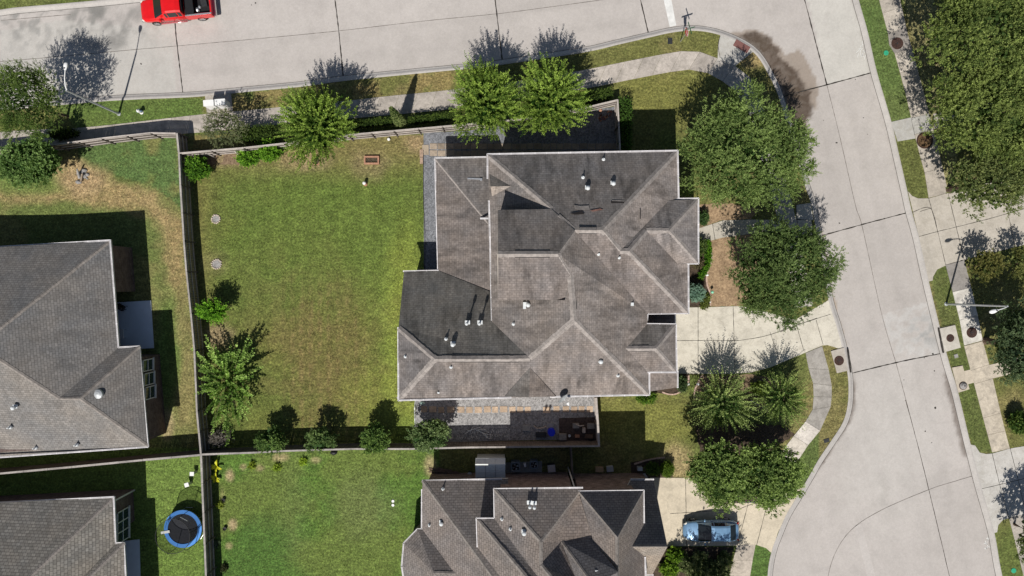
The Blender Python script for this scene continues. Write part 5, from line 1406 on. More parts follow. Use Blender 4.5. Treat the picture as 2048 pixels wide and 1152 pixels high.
# the wall of trees at the upper right
gE_ = 'large shade trees across the street at the upper right'
oak(1965, 70, 6.0, 5.4, 4.6, 3.2, 'leftmost lobe of the tree wall in the top right corner of the picture', seed=21, lumps=95, spr=44, c1=(.036, .062, .016), c2=(.24, .29, .085), group=gE_, rot=.3, lr=1.0, leaf=.15)
oak(1985, 235, 5.6, 5.6, 4.0, 3.0, 'feathery green tree hanging over the east pavement above the path to the street', seed=22, lumps=95, spr=44, c1=(.036, .062, .016), c2=(.24, .29, .085), group=gE_, rot=-.3, lr=1.0, leaf=.15)
oak(2110, 150, 6.4, 5.2, 5.6, 3.4, 'tree at the right edge of the picture behind the two trees along the east pavement', seed=23, lumps=70, spr=40, group=gE_, c1=(.036, .062, .016), c2=(.22, .27, .08), lr=1.0)
oak(1976, 362, 4.8, 4.0, 2.9, 2.2, 'lowest loose tree of the upper right group, its twigs over the pale driveway', seed=24, lumps=46, spr=36, nl=9, c1=(.05, .075, .025), c2=(.19, .215, .075), group=gE_, lr=.9)
oak(2110, 340, 5.4, 4.0, 3.2, 2.6, 'tree on the right edge above the east driveway', seed=25, lumps=46, spr=38, group=gE_)
# trees on the lower right edge
oak(2052, 690, 4.6, 2.9, 3.9, 2.4, 'dark bluish green tree on the right edge below the street lamp head', seed=31, lumps=58, spr=36, nl=10, c1=(.030, .052, .026), c2=(.115, .155, .075), lr=.85)
oak(1967, 532, 1.9, 1.6, 1.6, 1.2, 'small tree with reddish yellow leaves beside the east driveway', seed=32, lumps=20, spr=16, nl=8, c1=(.05, .065, .018), c2=(.20, .18, .06), lr=.55, leaf=.15, trunk_r=.09)
oak(2044, 528, 2.1, 1.9, 1.7, 1.2, 'small olive tree cut by the right edge above the street lamp', seed=33, lumps=20, spr=16, nl=8, c1=(.04, .055, .016), c2=(.17, .17, .055), lr=.55, leaf=.14, trunk_r=.09)
shrub(2038, 845, .8, .95, 1.1, .8, 'round dark green shrub at the right edge between two pale driveways', seed=34, n=260, leaf=.14, c2=(.12, .17, .04))
oak(2085, 1075, 3.2, 2.4, 2.6, 1.6, 'thin dark tree at the lower right edge over the pavement', seed=35, lumps=26, spr=30, nl=8, c1=(.03, .05, .02), c2=(.12, .15, .05), lr=.7, trunk_r=.12)
# front yard pairs
frond_tree(1448, 808, 3.2, 2.95, 2.75, 2.0, 'spiky fan crowned tree south of the driveway, left of its pair', seed=41, n=230, nl=30, leaf=.17, c1=(.030, .062, .014), c2=(.30, .37, .13), group='pair of fan crowned trees south of the main driveway')
frond_tree(1568, 800, 3.0, 2.45, 2.4, 1.8, 'spiky fan crowned tree south of the driveway, right of its pair beside the curved pavement', seed=42, n=210, nl=28, leaf=.155, c1=(.030, .062, .014), c2=(.27, .35, .11), group='pair of fan crowned trees south of the main driveway')
oak(1438, 945, 4.4, 2.95, 3.0, 2.2, 'leafy green tree left of its pair beside the lower driveway above the blue car', seed=43, lumps=60, spr=30, nl=9, leaf=.19, c1=(.034, .068, .018), c2=(.25, .33, .10), lr=.8, trunk_r=.16, group='pair of broadleaf trees over the lower driveway')
oak(1538, 950, 4.4, 2.95, 2.95, 2.2, 'leafy green tree right of its pair next to the street kerb', seed=44, lumps=60, spr=30, nl=9, leaf=.19, c1=(.034, .068, .018), c2=(.25, .33, .10), lr=.8, trunk_r=.16, group='pair of broadleaf trees over the lower driveway')
shrub(1519, 777, .5, .9, .7, .5, 'yellow green low bush between the two fan crowned trees', seed=45, n=200, leaf=.12, c1=(.06, .09, .015), c2=(.17, .23, .04), ln=.25)
# trees along the north fence
gN_ = 'bright green trees along the north fence'
kw = dict(n=820, nl=24, leaf=.19, c1=(.020, .052, .008), c2=(.235, .325, .062), shoots=1.1, fill=2.6, group=gN_, start=(.15, .72), ln=(.85, 1.1), wd=.5)
frond_tree(629, 250, 4.4, 2.95, 3.0, 2.0, 'bright green tree standing alone over the north fence above the round planting ring', seed=51, **kw)
frond_tree(974, 204, 4.6, 2.95, 2.95, 2.0, 'bright green tree over the fence, left of the touching pair north of the house', seed=52, **kw)
frond_tree(1100, 197, 4.6, 2.9, 2.9, 2.0, 'bright green tree over the fence, right of the touching pair north of the house', seed=53, **kw)
# west side
oak(56, 203, 4.8, 3.3, 3.3, 2.3, 'feathery dark green tree under the street lamp at the upper left', seed=61, lumps=46, spr=50, nl=13, leaf=.11, c1=(.028, .055, .014), c2=(.16, .22, .055), lr=.9, droop=-.05, trunk_r=.12)
shrub(128, 268, .5, 1.6, .45, .55, 'low row of dark bushes beside the fence under the upper left tree', seed=62, n=240, leaf=.12, c1=(.02, .035, .01), c2=(.10, .13, .03), rot=.1)
oak(62, 322, 3.0, 2.65, 2.1, 1.7, 'round leafy fig like tree in the left neighbour yard next to the fence', seed=63, lumps=46, spr=28, nl=8, leaf=.24, c1=(.04, .085, .022), c2=(.17, .25, .08), lr=.7, trunk_r=.1)
oak(450, 258, 2.9, 2.15, 1.75, 1.5, 'sparse olive grey tree beside the white mailboxes', seed=64, lumps=30, spr=22, nl=9, leaf=.10, c1=(.06, .075, .035), c2=(.19, .205, .105), lr=.6, trunk_r=.08, mat='bark_lt')
shrub(396, 337, .9, 1.15, 1.05, .9, 'bright green bush in the north west corner of the big lawn', seed=65, n=260, leaf=.16, c1=(.035, .09, .01), c2=(.13, .26, .025), ln=.4)
shrub(496, 316, .6, .95, .7, .65, 'light green bush against the north fence, lower of two', seed=66, n=150, leaf=.17, c1=(.05, .12, .012), c2=(.17, .32, .03), ln=.4)
shrub(540, 302, .8, 1.1, .9, .8, 'light green bush against the north fence beside the tall bright tree', seed=67, n=220, leaf=.17, c1=(.05, .12, .012), c2=(.17, .32, .03), ln=.45)
frond_tree(424, 622, 1.9, 1.35, 1.05, 1.15, 'small round green tree beside the west fence of the big lawn', seed=68, n=170, nl=14, leaf=.2, c1=(.05, .13, .012), c2=(.17, .34, .03), start=(.1, .6), wd=.6, trunk_r=.05)
frond_tree(453, 764, 1.75, 2.95, 4.6, 1.25, 'tall fern like tree with long leafy branches against the west fence', seed=69, n=120, nl=44, leaf=.25, c1=(.06, .115, .02), c2=(.26, .37, .10), start=(.08, .62), droop=.14, wd=.62, trunk_r=.09, fill=.6, ln=(.45, 1.05), zmin=-.05)
shrub(440, 877, .6, 1.05, .75, .6, 'grey leafless bush at the foot of the tall fern like tree', seed=70, n=180, nl=10, leaf=.12, c1=(.10, .09, .08), c2=(.30, .27, .25), wd=.22, ln=.5)
gO = 'row of four small leafy trees along the bottom fence of the big lawn'
for i, (x, y, r, lab) in enumerate(((545, 880, 1.3, 'small leafy tree in the bottom fence row, nearest the fern like tree'), (640, 878, 1.45, 'small leafy tree in the bottom fence row, second from the left'),
                                    (750, 876, 1.5, 'small leafy tree in the bottom fence row, third from the left'), (861, 868, 1.75, 'fullest small tree of the bottom fence row, at the gravel edge'))):
    oak(x, y, 1.6 if i < 3 else 2.0, r * [1.0, 1.08, .92, 1.05][i], r * [.95, .8, 1.0, .9][i], [1.25, 1.1, 1.4, 1.4][i], lab, seed=80 + i * 7, lumps=[24, 20, 26, 40][i], spr=[20, 17, 24, 26][i], nl=8, leaf=.16, c1=(.03, .065, .018), c2=[(.17, .25, .07), (.20, .27, .10), (.16, .24, .06), (.21, .27, .12)][i], lr=[.5, .45, .55, .5][i], trunk_r=.06, group=gO, name='small_tree')
oak(1432, 1236, 5.0, 3.3, 2.7, 2.0, 'tree just below the bottom edge that shades the blue car', seed=75, lumps=40, spr=26, nl=8, leaf=.17, lr=.75, trunk_r=.14)
# hedges
hd = dict(c1=(.018, .035, .008), c2=(.10, .15, .03), box=True, leaf=.09, ln=.18, nl=7, name='hedge')
shrub(513, 268, .8, 1.75, .62, .75, 'dark clipped hedge between the sparse olive tree and the tall bright tree', seed=90, n=620, rot=R(5), **hd)
shrub(748, 245, .6, 2.2, .28, .6, 'low clipped hedge strip outside the fence left of the cypress', seed=91, n=520, rot=R(6), **hd)
shrub(862, 237, .6, 2.0, .28, .6, 'low clipped hedge strip outside the fence right of the cypress', seed=92, n=480, rot=R(6), **hd)
shrub(1195, 192, .8, 1.2, .4, .8, 'short clipped hedge outside the fence right of the tree pair', seed=93, n=420, rot=R(9), **hd)
hd2 = dict(hd); hd2['c2'] = (.085, .17, .03)
shrub(1249, 255, .9, .55, 2.2, .9, 'tall clipped hedge against the east fence of the gravel yard, half in shade', seed=94, n=900, rot=0, **hd2)
# shrubs in front of the house
shrub(1406, 437, .6, .55, .7, .6, 'round green shrub beside the front walk, on its upper side', seed=100, n=170, leaf=.09, c1=(.03, .06, .02), c2=(.10, .17, .05), ln=.2)
shrub(1399, 494, .7, .7, .85, .7, 'round olive shrub beside the front walk, on its lower side', seed=101, n=200, leaf=.09, c1=(.04, .07, .02), c2=(.15, .20, .05), ln=.2)
shrub(1394, 527, .5, .65, .5, .5, 'dull brownish shrub under the corner of the roof behind the clipped hedge', seed=102, n=130, leaf=.08, c1=(.07, .06, .035), c2=(.20, .17, .09), ln=.2)
shrub(1416, 505, .4, .28, .95, .42, 'bright clipped hedge along the brick edging, its upper piece', seed=103, n=260, c1=(.03, .09, .008), c2=(.13, .27, .02), box=True, leaf=.08, ln=.14, nl=6, name='hedge', rot=R(2))
shrub(1408, 541, .4, .28, .75, .42, 'bright clipped hedge along the brick edging, its lower piece', seed=104, n=220, c1=(.03, .09, .008), c2=(.13, .27, .02), box=True, leaf=.08, ln=.14, nl=6, name='hedge', rot=R(-28))
shrub(1391, 586, .9, .82, .85, .9, 'blue grey ball shaped conifer beside the house wall', seed=105, n=420, leaf=.12, nl=9, c1=(.10, .17, .13), c2=(.25, .37, .30), ln=.25, wd=.35)
shrub(1410, 603, .25, .42, .9, .25, 'low olive ground plants between the blue conifer and the edging', seed=106, n=160, leaf=.1, c1=(.06, .08, .02), c2=(.17, .20, .05), ln=.2, rot=R(-15))
shrub(1364, 768, .7, .45, .8, .7, 'dark green shrub at the garage corner beside the driveway', seed=107, n=190, leaf=.1, c1=(.03, .05, .02), c2=(.10, .15, .06), ln=.2)
shrub(1292, 795, .45, 1.05, .55, .45, 'yellow green bush below the roof corner on the front lawn', seed=108, n=230, leaf=.12, c1=(.04, .09, .012), c2=(.16, .25, .035), ln=.25)
shrub(1334, 938, .6, .75, .85, .65, 'round yellow green clipped bush beside the lower driveway', seed=109, n=380, leaf=.07, c1=(.05, .09, .01), c2=(.14, .21, .03), ln=.14)
shrub(1305, 938, .6, .8, .7, .55, 'dark round bush in the shade beside the lower brick house', seed=110, n=260, leaf=.08, ln=.18)
# front garden of the lower house
for i, (x, y, r, kind) in enumerate(((1350, 1108, .75, 0), (1338, 1138, .8, 0), (1372, 1128, .7, 1), (1400, 1120, .7, 1), (1425, 1140, .75, 1), (1450, 1118, .5, 1), (1395, 1150, .8, 1), (1444, 1152, .6, 1))):
    lab = ['bright yellow green bush beside the slanting end of the garage roof', 'lower yellow green bush at the bottom edge next to the garage', 'strappy dark plant nearest the yellow green bushes in the bed under the blue car', 'strappy dark plant in the bed just below the middle of the blue car', 'strappy dark plant in the middle of the bed by the bottom edge',
           'strappy dark plant under the tail of the blue car', 'strappy dark plant cut by the bottom edge', 'strappy dark plant beside the pavement at the bottom edge'][i]
    if kind == 0: shrub(x, y, .4, r, r * .8, .5, lab, seed=120 + i, n=170, leaf=.16, c1=(.05, .10, .012), c2=(.18, .29, .03), ln=.3)
    else: shrub(x, y, .35, r, r, .4, lab, seed=120 + i, n=60, nl=12, leaf=.26, wd=.16, c1=(.05, .075, .025), c2=(.27, .30, .14), ln=.55, name='strappy_plant', cat='plant', group='strappy plants in the bed under the blue car')

def cone_tree(px, py, hc, h, r, label, seed):
    """narrow conifer; px,py is the foot"""
    rg = np.random.RandomState(seed); p = W(px, py, 0); root = empty('cypress', p, label, 'tree')
    n = 1100; z = rg.uniform(0, 1, n) ** 1.15 * h; rr = r * np.clip(np.minimum((z / h + .12) * 4, 1.0) * (1 - (z / h) ** 1.6), .02, 1)
    t = rg.uniform(0, 2 * np.pi, n); b0 = np.stack([p.x + rr * .8 * np.cos(t), p.y + rr * .8 * np.sin(t), z + .1], 1)
    d = nrm(np.stack([np.cos(t) * .6, np.sin(t) * .6, np.full(n, 1.1)], 1) + rg.normal(0, .2, (n, 3)))
    parts = [sprigs(rg, b0, d, rg.uniform(.14, .26, n), 7, .09, .05, 0, tints(rg, n, (.07, .10, .03), (.24, .28, .11)))]
    m = 700; z = rg.uniform(0, 1, m) * h * .95; rr = r * .6 * np.minimum((z / h + .12) * 4, 1.0) * (1 - (z / h) ** 1.6); t = rg.uniform(0, 6.28, m)
    V, F = leafq(np.stack([p.x + rr * np.cos(t), p.y + rr * np.sin(t), z + .1], 1), nrm(rg.normal(0, 1, (m, 3)) + np.array([0, 0, .5])), nrm(rg.normal(0, 1, (m, 3))), np.full(m, .25), np.full(m, .2))
    parts.append((V, F, np.repeat(tints(rg, m, (.03, .05, .015), (.04, .07, .02)), 4, axis=0)))
    foliage('crown', parts, root)
    b = MB(); b.tube([p, p + Vector((0, 0, h * .8))], [.08, .02], 7); b.build('trunk', M['bark'], root)
cone_tree(805, 251, 0, 5.6, .52, 'narrow cone shaped cypress leaning over the low hedge by the north pavement', 55)

# small garden plants
def spiky(px, py, label, seed, n=7, L=.75, col=(.55, .56, .03), wd=.10, name='spiky_plant', group=None):
    rg = np.random.RandomState(seed); p = W(px, py, 0); root = empty(name, p, label, 'plant', group)
    b = MB()
    for i in range(n):
        a = i * 6.283 / n + rg.uniform(-.4, .4); l = L * rg.uniform(.7, 1.15); e = Vector((math.cos(a), math.sin(a), 0)); s_ = Vector((-e.y, e.x, 0)); V_ = []
        for t in (0, .25, .5, .75, 1.0):
            c = p + e * l * t + Vector((0, 0, .1 + .5 * math.sin(t * 2.4) * l)); ww = wd * (.5 + math.sin(math.pi * min(1, t * .85 + .12))) * (.05 if t == 1 else 1) / 1.3
            V_ += [c + s_ * ww + Vector((0, 0, .02)), c - Vector((0, 0, .01)), c - s_ * ww + Vector((0, 0, .02))]
        F = []
        for k in range(4):
            for j in range(2): F.append([k * 3 + j, k * 3 + j + 1, (k + 1) * 3 + j + 1, (k + 1) * 3 + j])
        b.add(V_, F)
    b.cc = None
    nm = 'leafpaint_%d' % seed
    M[nm] = m_plain('broad_leaf', col, .5, var=.2, scale=4)
    b.build('leaves', M[nm], root)
    k = MB(); k.lathe((p.x, p.y, 0), [(.07, 0), (.06, .12), (.02, .18)], 8); k.build('stem', M['bark'], root)
spiky(434, 932, 'yellow broad bladed plant by the fence corner, upper of two', 201, 5, .62)
spiky(433, 955, 'yellow broad bladed plant by the fence corner, lower of two', 202, 6, .55)
for i, (x, y, c, lab) in enumerate(((422, 924, (.16, .20, .12), 'small grey green weed by the fence corner above the yellow plant'), (504, 931, (.30, .38, .05), 'small yellow green plant under the bottom fence row, the left one'), (554, 935, (.30, .42, .05), 'yellow green plant under the bottom fence beside the bare patch'),
                                (606, 924, (.35, .5, .05), 'tiny bright plant under the bottom fence'), (440, 1010, (.27, .34, .05), 'yellowish tuft beside the small black pot at the long fence'), (432, 1088, (.15, .2, .12), 'grey green weed in the shade edge of the long fence'),
                                (448, 1136, (.06, .07, .03), 'dark weed at the bottom edge near the long fence'))):
    shrub(x, y, .15, .35, .35, .2, lab, seed=210 + i, n=26, nl=6, leaf=.11, c1=tuple(v * .5 for v in c), c2=c, ln=.2, name='weed', cat='plant')
# ------------------------------------------------------------------ vehicles
def interp(tab, x):
    xs_ = [t[0] for t in tab]; return [float(np.interp(x, xs_, [t[k] for t in tab])) for k in range(1, len(tab[0]))]
def loft_body(stations, prof, name, mat, parent):
    """stations: x, half width, z top, z shoulder, z bottom ; prof(w, zt, zs, zb) -> half section from the centre line down"""
    rows = []
    for st in stations:
        h = prof(*st[1:]); rows.append([(st[0], y, z) for y, z in h[::-1]] + [(st[0], -y, z) for y, z in h[1:]])
    V = [p for r in rows for p in r]; m = len(rows[0]); F = []
    for i in range(len(rows) - 1):
        for k in range(m - 1): F.append([i * m + k, i * m + k + 1, (i + 1) * m + k + 1, (i + 1) * m + k])
        F.append([i * m + m - 1, i * m, (i + 1) * m, (i + 1) * m + m - 1])
    F.append(list(range(m))[::-1]); F.append([(len(rows) - 1) * m + k for k in range(m)])
    me = mk(name, V, F, M[mat], parent, smooth=True, local=True)
    return me
def wheel(parent, x, y, r=.33, wd=.22, rim='chrome'):
    s = 1 if y > 0 else -1
    def ring(prof, n=22):
        V = []; F = []
        for rr, yy in prof:
            for k in range(n):
                t = 6.28318 * k / n; V.append((x + rr * math.cos(t), y + s * yy, r + rr * math.sin(t)))
        for i in range(len(prof) - 1):
            for k in range(n): F.append([i * n + k, i * n + (k + 1) % n, (i + 1) * n + (k + 1) % n, (i + 1) * n + k])
        return V, F
    e = empty('wheel', (0, 0, 0)); e.parent = parent
    V, F = ring([(r * .62, -.03), (r * .66, 0), (r * .94, 0), (r, -.03), (r, -wd + .03), (r * .94, -wd), (r * .6, -wd)]); mk('tyre', V, F, M['rubber'], e, True, local=True)
    b = MB(); V, F = ring([(r * .66, -.004), (r * .6, -.02), (r * .56, -.06)]); b.add(V, F)
    for k in range(7):
        t = 6.28318 * k / 7; a = Vector((x, y - s * .035, r)); c = a + Vector((math.cos(t), 0, math.sin(t))) * r * .62; b.bar(a, c, .035, .05)
    V, F = ring([(r * .58, -.07), (.01, -.07)]); 
    b.build('rim', M[rim], e, local=True); b = MB(); b.add(V, F); b.build('brake_disc', M['steel_dk'], e, local=True)

def car(px, py, rot, label, paint, L=4.75, Wd=1.82, Ht=1.45, kind='sedan', cat='car', name='parked_car', group=None):
    p = W(px, py, 0.6); root = empty(name, (p.x, p.y, 0.03), label, cat, group, rz=rot)
    l, w_ = L / 2, Wd / 2; belt = .92 if kind == 'sedan' else 1.05
    if kind == 'sedan':
        T = [(-l, .52 * w_, .80, .66, .38), (-l + .08, .76 * w_, .96, .72, .30), (-l + .35, .92 * w_, 1.02, .80, .24), (-l + .85, w_, 1.00, .86, .22), (-.5, w_, .98, .86, .20), (.6, w_, .96, .84, .20), (l - 1.45, .99 * w_, .94, .82, .22),
             (l - .8, .95 * w_, .86, .74, .22), (l - .35, .83 * w_, .76, .64, .22), (l - .12, .64 * w_, .66, .54, .26), (l, .38 * w_, .56, .46, .34)]
        G = [(-l + .28, 1.0), (-l + .92, 1.36), (-l + 1.25, Ht), (-.12, Ht), (.10, 1.40), (1.26, .96)]
        gw = [(.82, .82), (.80, .70), (.88, .68), (.90, .68), (.90, .70), (.86, .84)]
    else:
        T = [(-l, .86 * w_, 1.06, .90, .40), (-l + .1, .95 * w_, 1.12, .95, .30), (-l + .6, w_, 1.10, .98, .25), (0, w_, 1.08, .98, .22), (l - 1.3, w_, 1.06, .95, .24), (l - .5, .93 * w_, .98, .84, .24), (l - .12, .82 * w_, .84, .68, .28), (l, .66 * w_, .70, .56, .36)]
        G = [(-l + .06, 1.1), (-l + .35, Ht - .06), (-l + .9, Ht), (.1, Ht), (.65, Ht - .07), (l - 1.35, 1.08)]
        gw = [(.92, .88), (.92, .76), (.94, .76), (.94, .76), (.93, .78), (.90, .88)]
    def prof(w, zt, zs, zb): return [(0, zt), (w * .45, zt - .008), (w * .78, zt - .03), (w * .93, (zt + zs) / 2), (w, zs - .06), (w * .985, .5 if zs > .6 else zs - .1), (w * .95, zb + .06), (w * .86, zb)]
    body = loft_body([(x, w, a, b_, c) for x, w, a, b_, c in T], prof, 'body', paint, root)
    # greenhouse
    rows = []
    for (x, zr), (kb, kr) in zip(G, gw):
        zb = interp(T, x)[1] - .03; wb = interp(T, x)[0] * kb + .02
        wr = w_ * kr; wr = min(wr, wb)
        rows.append([(x, wb, zb), (x, wr + (wb - wr) * .08, zr - .07 if zr > 1.1 else zr), (x, wr * .8, zr), (x, 0, zr + .015), (x, -wr * .8, zr), (x, -wr - (wb - wr) * .08, zr - .07 if zr > 1.1 else zr), (x, -wb, zb)])
    n = len(rows); cab = MB(); ws = MB(); rg_ = MB(); swl = MB(); swr = MB()
    for i in range(n - 1):
        for k in range(6):
            a, b_, c, d = [Vector(v) for v in (rows[i][k], rows[i][k + 1], rows[i + 1][k + 1], rows[i + 1][k])]
            q = [a, b_, c, d]
            cab.add(q, [[0, 1, 2, 3]])
            nn = (b_ - a).cross(d - a).normalized(); cen = (a + b_ + c + d) / 4
            if nn.dot(cen - Vector((cen.x, 0, .6))) < 0: nn = -nn
            if k in (0, 5):
                if 0 < i < n - 2:
                    t = swl if k == 0 else swr; g0 = .14; dx = .05
                    hi, lo = (b_, a) if k == 0 else (a, b_); hi2, lo2 = (c, d) if k == 0 else (d, c)
                    P = [lo.lerp(hi, g0), lo.lerp(hi, .93), lo2.lerp(hi2, .93), lo2.lerp(hi2, g0)]
                    f = Vector((dx, 0, 0)); P[0] += f; P[1] += f; P[2] -= f; P[3] -= f
                    t.add([v + nn * .008 for v in P], [[0, 1, 2, 3]])
            else:
                if i >= n - 2 - (1 if kind == 'sedan' else 1) + 0 and i == n - 2:
                    ws.add([v + nn * .008 for v in (a.lerp(d, .04), b_.lerp(c, .04), b_.lerp(c, .93), a.lerp(d, .93))], [[0, 1, 2, 3]])
                elif i == 0 or (kind == 'sedan' and i == 0): rg_.add([v + nn * .008 for v in (a.lerp(d, .08), b_.lerp(c, .08), b_.lerp(c, .95), a.lerp(d, .95))], [[0, 1, 2, 3]])
    cab.build('cabin', M[paint], root, smooth=True, local=True)
    def shrinkglass(m_, nm):
        # pull the pane in from its edge so that the painted frame shows
        if not m_.V: return
        m_.build(nm, M['cglass'], root, smooth=True, local=True)
    shrinkglass(ws, 'windscreen'); shrinkglass(rg_, 'rear_window'); swl.build('side_window', M['cglass'], root, local=True); swr.build('side_window', M['cglass'], root, local=True)
    for sx, rx_ in ((l - .88, .33), (-l + .95, .33)):
        for sy in (-1, 1): wheel(root, sx, sy * (w_ + .005), rx_)
    for sy in (-1, 1):
        b = MB(); b.lathe((0, 0, 0), [(.02, -.09), (.08, -.05), (.09, .03), (.05, .07)], 10)
        for v in b.V: v.x, v.y, v.z = v.x * .7 + l - 1.75, v.y * 1.5 + sy * (w_ + .10), v.z + 1.0
        b.build('mirror', M[paint], root, smooth=True, local=True)
        b = MB(); b.box((l - .22, sy * w_ * .72, .64), (.26, .14, .08), sy * -.6, .7); b.build('headlight', M['lamp_lens'], root, local=True)
        b = MB(); b.box((-l + .09, sy * w_ * .80, .86), (.10, .22, .12), sy * .5, .7); b.build('tail_light', M['tail'], root, local=True)
        b = MB(); b.box((-.05, sy * (w_ + .005), .80), (.2, .02, .03)); b.build('door_handle', M['chrome'], root, local=True)
        if kind != 'sedan':
            b = MB(); b.bar((-l + .7, sy * w_ * .68, Ht + .05), (.2, sy * w_ * .68, Ht + .05), .05, .05); b.build('roof_rail', M['chrome'], root, local=True)
    b = MB(); b.box((l - .05, 0, .45), (.10, w_ * 1.0, .14)); b.build('grille', M['black'], root, local=True)
    b = MB(); b.box((-l + .02, 0, .60), (.05, .5, .12)); b.build('number_plate', M['white'], root, local=True)
    return root
car(1421, 1061, R(180.5), 'silver blue sedan parked on the lower driveway below the two leafy trees', 'silver', L=4.72, Wd=1.80)
car(1478, 981, R(181), 'dark purple vehicle almost hidden under the leafy trees above the blue sedan', 'maroon', L=4.7, Wd=1.9, Ht=1.72, kind='van')

def pickup(px, py, rot, label):
    p = W(px, py, 0.0); root = empty('pickup_truck', (p.x, p.y, -0.09), label, 'pickup truck', rz=rot)
    L, w_ = 6.1, 1.0; l = L / 2
    T = [(-.72, w_ * .985, 1.18, 1.08, .45), (.4, w_ * .985, 1.17, 1.08, .45), (1.1, w_ * .985, 1.16, 1.06, .45), (l - 1.55, w_ * .98, 1.16, 1.04, .48), (l - .8, w_ * .97, 1.12, .98, .50), (l - .3, w_ * .92, 1.05, .90, .50), (l - .06, w_ * .80, .95, .80, .50), (l, w_ * .66, .88, .74, .52)]
    def prof(w, zt, zs, zb): return [(0, zt + .02), (w * .4, zt + .01), (w * .62, zt - .02), (w * .78, zt), (w * .93, zt - .05), (w, zs - .10), (w * .99, .7), (w * .96, zb)]
    loft_body(T, prof, 'body', 'red', root)
    G = [(-.74, 1.16, .95, .80), (-.66, 1.80, .93, .78), (-.3, 1.88, .93, .78), (.58, 1.87, .93, .77), (.84, 1.80, .93, .78), (1.86, 1.15, .90, .84)]
    rows = []
    for x, zr, kb, kr in G:
        wb, wr, zb = w_ * kb, w_ * kr, 1.13
        rows.append([(x, wb, zb), (x, wr, zr - .07), (x, wr * .82, zr), (x, 0, zr + .02), (x, -wr * .82, zr), (x, -wr, zr - .07), (x, -wb, zb)])
    cab = MB(); ws = MB(); sw = [MB(), MB()]; rw = MB()
    for i in range(5):
        for k in range(6):
            q = [Vector(v) for v in (rows[i][k], rows[i][k + 1], rows[i + 1][k + 1], rows[i + 1][k])]; cab.add(q, [[0, 1, 2, 3]])
            if i == 4 and 1 <= k <= 4: ws.add([v + Vector((.012, 0, .012)) for v in (q[0].lerp(q[3], .05), q[1].lerp(q[2], .05), q[1].lerp(q[2], .94), q[0].lerp(q[3], .94))], [[0, 1, 2, 3]])
            if k in (0, 5) and i in (1, 2, 3):
                s_ = 1 if k == 0 else -1
                lo, hi, hi2, lo2 = (q[0], q[1], q[2], q[3]) if k == 0 else (q[1], q[0], q[3], q[2])
                x0, x1 = (.04 if i != 2 else .0), (.0 if i == 1 else .02)
                P = [lo.lerp(hi, .14), lo.lerp(hi, .92), lo2.lerp(hi2, .92), lo2.lerp(hi2, .14)]
                P = [v + Vector((0, s_ * .012, .004)) for v in P]; P[0].x += .05; P[1].x += .05; P[2].x -= .03; P[3].x -= .03
                sw[0 if k == 0 else 1].add(P, [[0, 1, 2, 3]])
    cab.build('cabin', M['red'], root, smooth=True, local=True)
    ws.build('windscreen', M['cglass'], root, smooth=True, local=True); sw[0].build('side_window', M['cglass'], root, local=True); sw[1].build('side_window', M['cglass'], root, local=True)
    b = MB(); b.box((-.75, 0, 1.5), (.03, 1.3, .42)); b.build('rear_window', M['cglass'], root, local=True)
    # bed
    zb, zt = .62, 1.20; x0, x1 = -l, -.80
    for sy in (-1, 1):
        b = MB(); b.box(((x0 + x1) / 2, sy * (w_ - .06), (zt + .52) / 2), (x1 - x0, .12, zt - .52)); b.box(((x0 + x1) / 2, sy * (w_ - .14), zt - .03), (x1 - x0 - .02, .10, .06)); b.build('bed_side', M['red'], root, local=True)
        b = MB(); b.box(((x0 + x1) / 2, sy * (w_ - .1), zt + .012), (x1 - x0, .13, .02)); b.build('bed_rail', M['metal'], root, local=True)
        b = MB(); b.lathe((0, 0, 0), [(.02, -.13), (.11, -.08), (.12, .06), (.06, .1)], 10)
        for v in b.V: v.x, v.y, v.z = v.x * .8 + 1.3, v.y * 1.4 + sy * (w_ + .14), v.z * 1.2 + 1.28
        b.build('mirror', M['red'], root, smooth=True, local=True)
        for sx in (l - 1.02, -l + 1.15): wheel(root, sx, sy * (w_ + .0), .39, .26)
        b = MB(); b.box((l - .16, sy * w_ * .74, .84), (.24, .28, .18), sy * -.5, .85); b.build('headlight', M['lamp_lens'], root, local=True)
        b = MB(); b.box((x0 + .05, sy * (w_ - .05), .98), (.12, .13, .34)); b.build('tail_light', M['tail'], root, local=True)
        b = MB(); b.box((.5, sy * (w_ + .04), .42), (2.3, .16, .06)); b.build('running_board', M['chrome'], root, local=True)
        b = MB(); b.box((.02, sy * (w_ + .005), 1.0), (.2, .02, .035)); b.build('door_handle', M['chrome'], root, local=True)
    b = MB(); b.box(((x0 + x1) / 2, 0, .66), (x1 - x0 - .05, 1.78, .06)); b.build('bed_floor', M['black'], root, local=True)
    b = MB(); b.box((x0 + .05, 0, .90), (.10, 1.86, .58)); b.build('tailgate', M['red'], root, local=True)
    b = MB(); b.box((x0 - .10, 0, .58), (.2, 1.9, .2)); b.build('rear_bumper', M['chrome'], root, local=True)
    b = MB(); b.box((l - .02, 0, .62), (.18, 1.7, .22)); b.build('front_bumper', M['chrome'], root, local=True)
    b = MB(); b.box((-1.28, 0, zt + .05), (.62, 1.74, .12)); b.box((-.92, 0, zt + .0), (.2, 1.74, .08)); b.build('tonneau_cover', M['black'], root, local=True)
    b = MB(); b.box((-2.35, -.25, .78), (.5, .75, .18), .12); b.build('cargo_board', M['steel_dk'], root, local=True)
    b = MB(); b.lathe((-1.75, .35, .69), [(.12, 0), (.2, .1), (.16, .25), (.05, .3)], 9); b.lathe((-1.95, .12, .69), [(.1, 0), (.14, .1), (.1, .2), (.02, .22)], 8); b.build('cargo_bag', M['metal'], root, local=True)
    return root
pickup(362, 23, R(186.0), 'bright red pickup truck with an open black bed on the street at the top edge')

